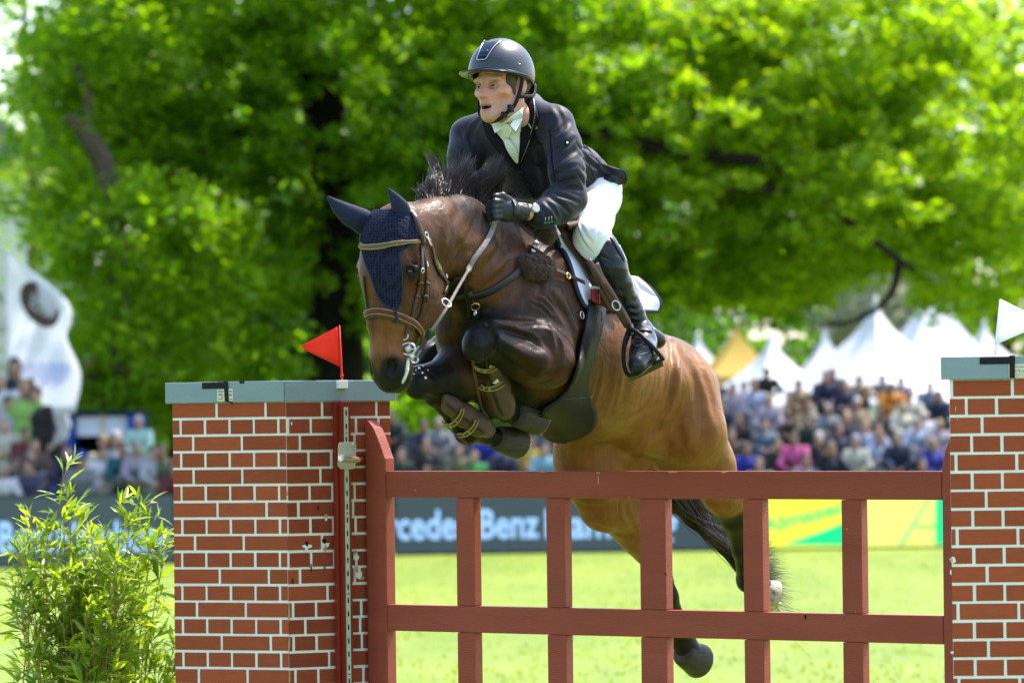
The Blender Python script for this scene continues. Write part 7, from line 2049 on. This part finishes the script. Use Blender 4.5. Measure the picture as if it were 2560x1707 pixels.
if p is not None: ring(p + n_ * .006, n_, .008, .0016, M_BRASS, 'spur_buckle', bootL, 10)
MB().tube(smoothpts([P(1632, 822, 15.80), P(1638, 828, 15.86), P(1634, 834, 15.92)], 8), .0045, 8).build('spur', M_CHROME, bootL, True)
strap('lace', [(1590, 858), (1604, 852), (1618, 852)], .004, .003, M_LEAB, bootL, BOT, .001, 8)
strap('lace', [(1592, 868), (1606, 864), (1622, 862)], .004, .003, M_LEAB, bootL, BOT, .001, 8)
# ================================================================ bamboo plant beside the left pillar
BR = random.Random(21)
M_BAM = leaf_mat('bamboo leaf', (.085, .165, .012), (.32, .39, .04), 0.45, 0.32, 0.5, (1, 1, .35))
M_BAMO = leaf_mat('bamboo leaf', (.10, .18, .014), (.36, .42, .045), 0.45, 0.30, 0.5, (1, 1, .35), rnd='obj')
M_BAMT = mat('yellow brown bamboo stem', (.24, .16, .045), 0.55, 0.3, 40)
YP = 17.12
bb = P(228, 1300, YP); bb.z = 0
bush = empty('bamboo_plant', bb, 'leafy green bamboo plant in front of the lettered board left of the brick pillar', 'plant')
tips = [(157, 1178, 0), (176, 1240, .02), (150, 1262, -.03), (196, 1300, .05), (352, 1268, .02), (300, 1262, -.05), (372, 1300, .04), (395, 1345, -.02), (74, 1292, .03), (92, 1330, 0), (45, 1385, .05), (232, 1335, .04), (262, 1345, -.04), (322, 1330, .05), (418, 1372, .02), (120, 1340, -.05)]
for k in range(58):
    x = BR.gauss(228, 105); 
    if not 15 < x < 455: continue
    tips.append((x, BR.uniform(1375, 1700) - 25 * math.cos((x - 228) / 200 * 1.5), BR.gauss(0, .15)))
stems = MB(); leaves = []
def add_leaf(p, d, L, w):
    d = d.normalized(); up = Vector((BR.gauss(0, .5), BR.gauss(0, .5), 1)).normalized(); s = d.cross(up)
    if s.length < .05: s = d.orthogonal()
    s.normalize(); n = s.cross(d)
    leaves.append((p, d, s, n, L, w))
for (x, y, dy) in tips:
    tip = P(x, y, YP + dy); base = bb + Vector((BR.gauss(0, .09), BR.gauss(0, .09), 0)) + Vector(((tip.x - bb.x) * .35, dy * .4, 0))
    mid = base.lerp(tip, .55) + Vector((BR.gauss(0, .02), BR.gauss(0, .02), .03))
    path = smoothpts([base, mid, base.lerp(tip, .82).lerp(tip, .1) + Vector((BR.gauss(0, .012), 0, .01)), tip], 22)
    stems.tube(path, [.0038 * (1 - .75 * i / 22) for i in range(23)], 5)
    for i in range(9, 23):
        p = path[i]; ax = (path[min(i + 1, 22)] - path[max(i - 1, 0)]).normalized()
        nl_ = 3 if i < 20 else 3
        if BR.random() < .10: continue
        an = BR.uniform(0, 6.28); out = Vector((math.cos(an), math.sin(an), 0))
        tw = p + (out * .6 + ax * .7) * BR.uniform(.02, .085)
        stems.tube([p, p.lerp(tw, .5) + Vector((0, 0, .004)), tw], [.0016, .0013, .0009], 4)
        for q in range(nl_ + BR.randrange(2)):
            d = ax * BR.uniform(.25, .9) + out * BR.uniform(.3, 1.0) + Vector((BR.gauss(0, .45), BR.gauss(0, .45), BR.gauss(-.05, .35)))
            L = BR.uniform(.055, .108) * (.8 if i > 19 else 1)
            add_leaf(tw if q else p.lerp(tw, .6), d, L, L * BR.uniform(.085, .125))
    for q in range(3): add_leaf(tip, (path[-1] - path[-3]).normalized() + Vector((BR.gauss(0, .35), BR.gauss(0, .3), .1)), BR.uniform(.05, .075), .0055)
stems.build('stems', M_BAMT, bush, True)['kind'] = 'stuff'
prof_ = [(0, .05), (.15, .55), (.4, 1.0), (.7, .72), (.9, .25), (1.0, 0)]
def leaf_verts(p, d, s, n, L, w, bend):
    rows = []
    for (t, q) in prof_:
        c = p + d * (L * t) - n * (bend * L * t * t)
        rows.append((c - s * (w * q) + n * (w * q * .35), c, c + s * (w * q) + n * (w * q * .35)))
    return rows
def leaf_mesh(L, w, bend, name='leaf'):
    rows = leaf_verts(Vector(), Vector((1, 0, 0)), Vector((0, 1, 0)), Vector((0, 0, 1)), L, w, bend)
    v = [q for r in rows for q in r]; f = []
    for i in range(len(rows) - 1):
        for k in (0, 1): f.append((i * 3 + k, i * 3 + k + 1, i * 3 + 3 + k + 1, i * 3 + 3 + k))
    return mesh(v, f, name)
protos = [leaf_mesh(1, .09, b) for b in (.02, .14, .28)]
for m_ in protos:
    m_.materials.append(M_BAMO); m_.polygons.foreach_set('use_smooth', [True] * len(m_.polygons))
order = sorted(range(len(leaves)), key=lambda i: (leaves[i][0].y - .35 * leaves[i][4] / .09 - (.6 if pix(leaves[i][0])[1] < 1400 else 0)))
pick = set(order[:298]); v = []; f = []
binv = wmat(bush).inverted()
for i, (p, d, s, n, L, w) in enumerate(leaves):
    if i in pick:
        o = bpy.data.objects.new('leaf', protos[i % 3]); COL.objects.link(o); o.parent = bush
        MM = Matrix((d * L, s * (L * (w / L / .09)), n * L)).transposed().to_4x4(); MM.translation = p
        lo_, ro_, sc_ = (binv @ MM).decompose(); o.location = lo_; o.rotation_euler = ro_.to_euler(); o.scale = sc_
    else:
        rows = leaf_verts(p, d, s, n, L, w, BR.uniform(.02, .28)); b = len(v); v += [q for r in rows for q in r]
        for k in range(len(rows) - 1):
            for j in (0, 1): f.append((b + k * 3 + j, b + k * 3 + j + 1, b + k * 3 + 3 + j + 1, b + k * 3 + 3 + j))
o = obj('leaves', v, f, M_BAM, bush, True); o['kind'] = 'stuff'
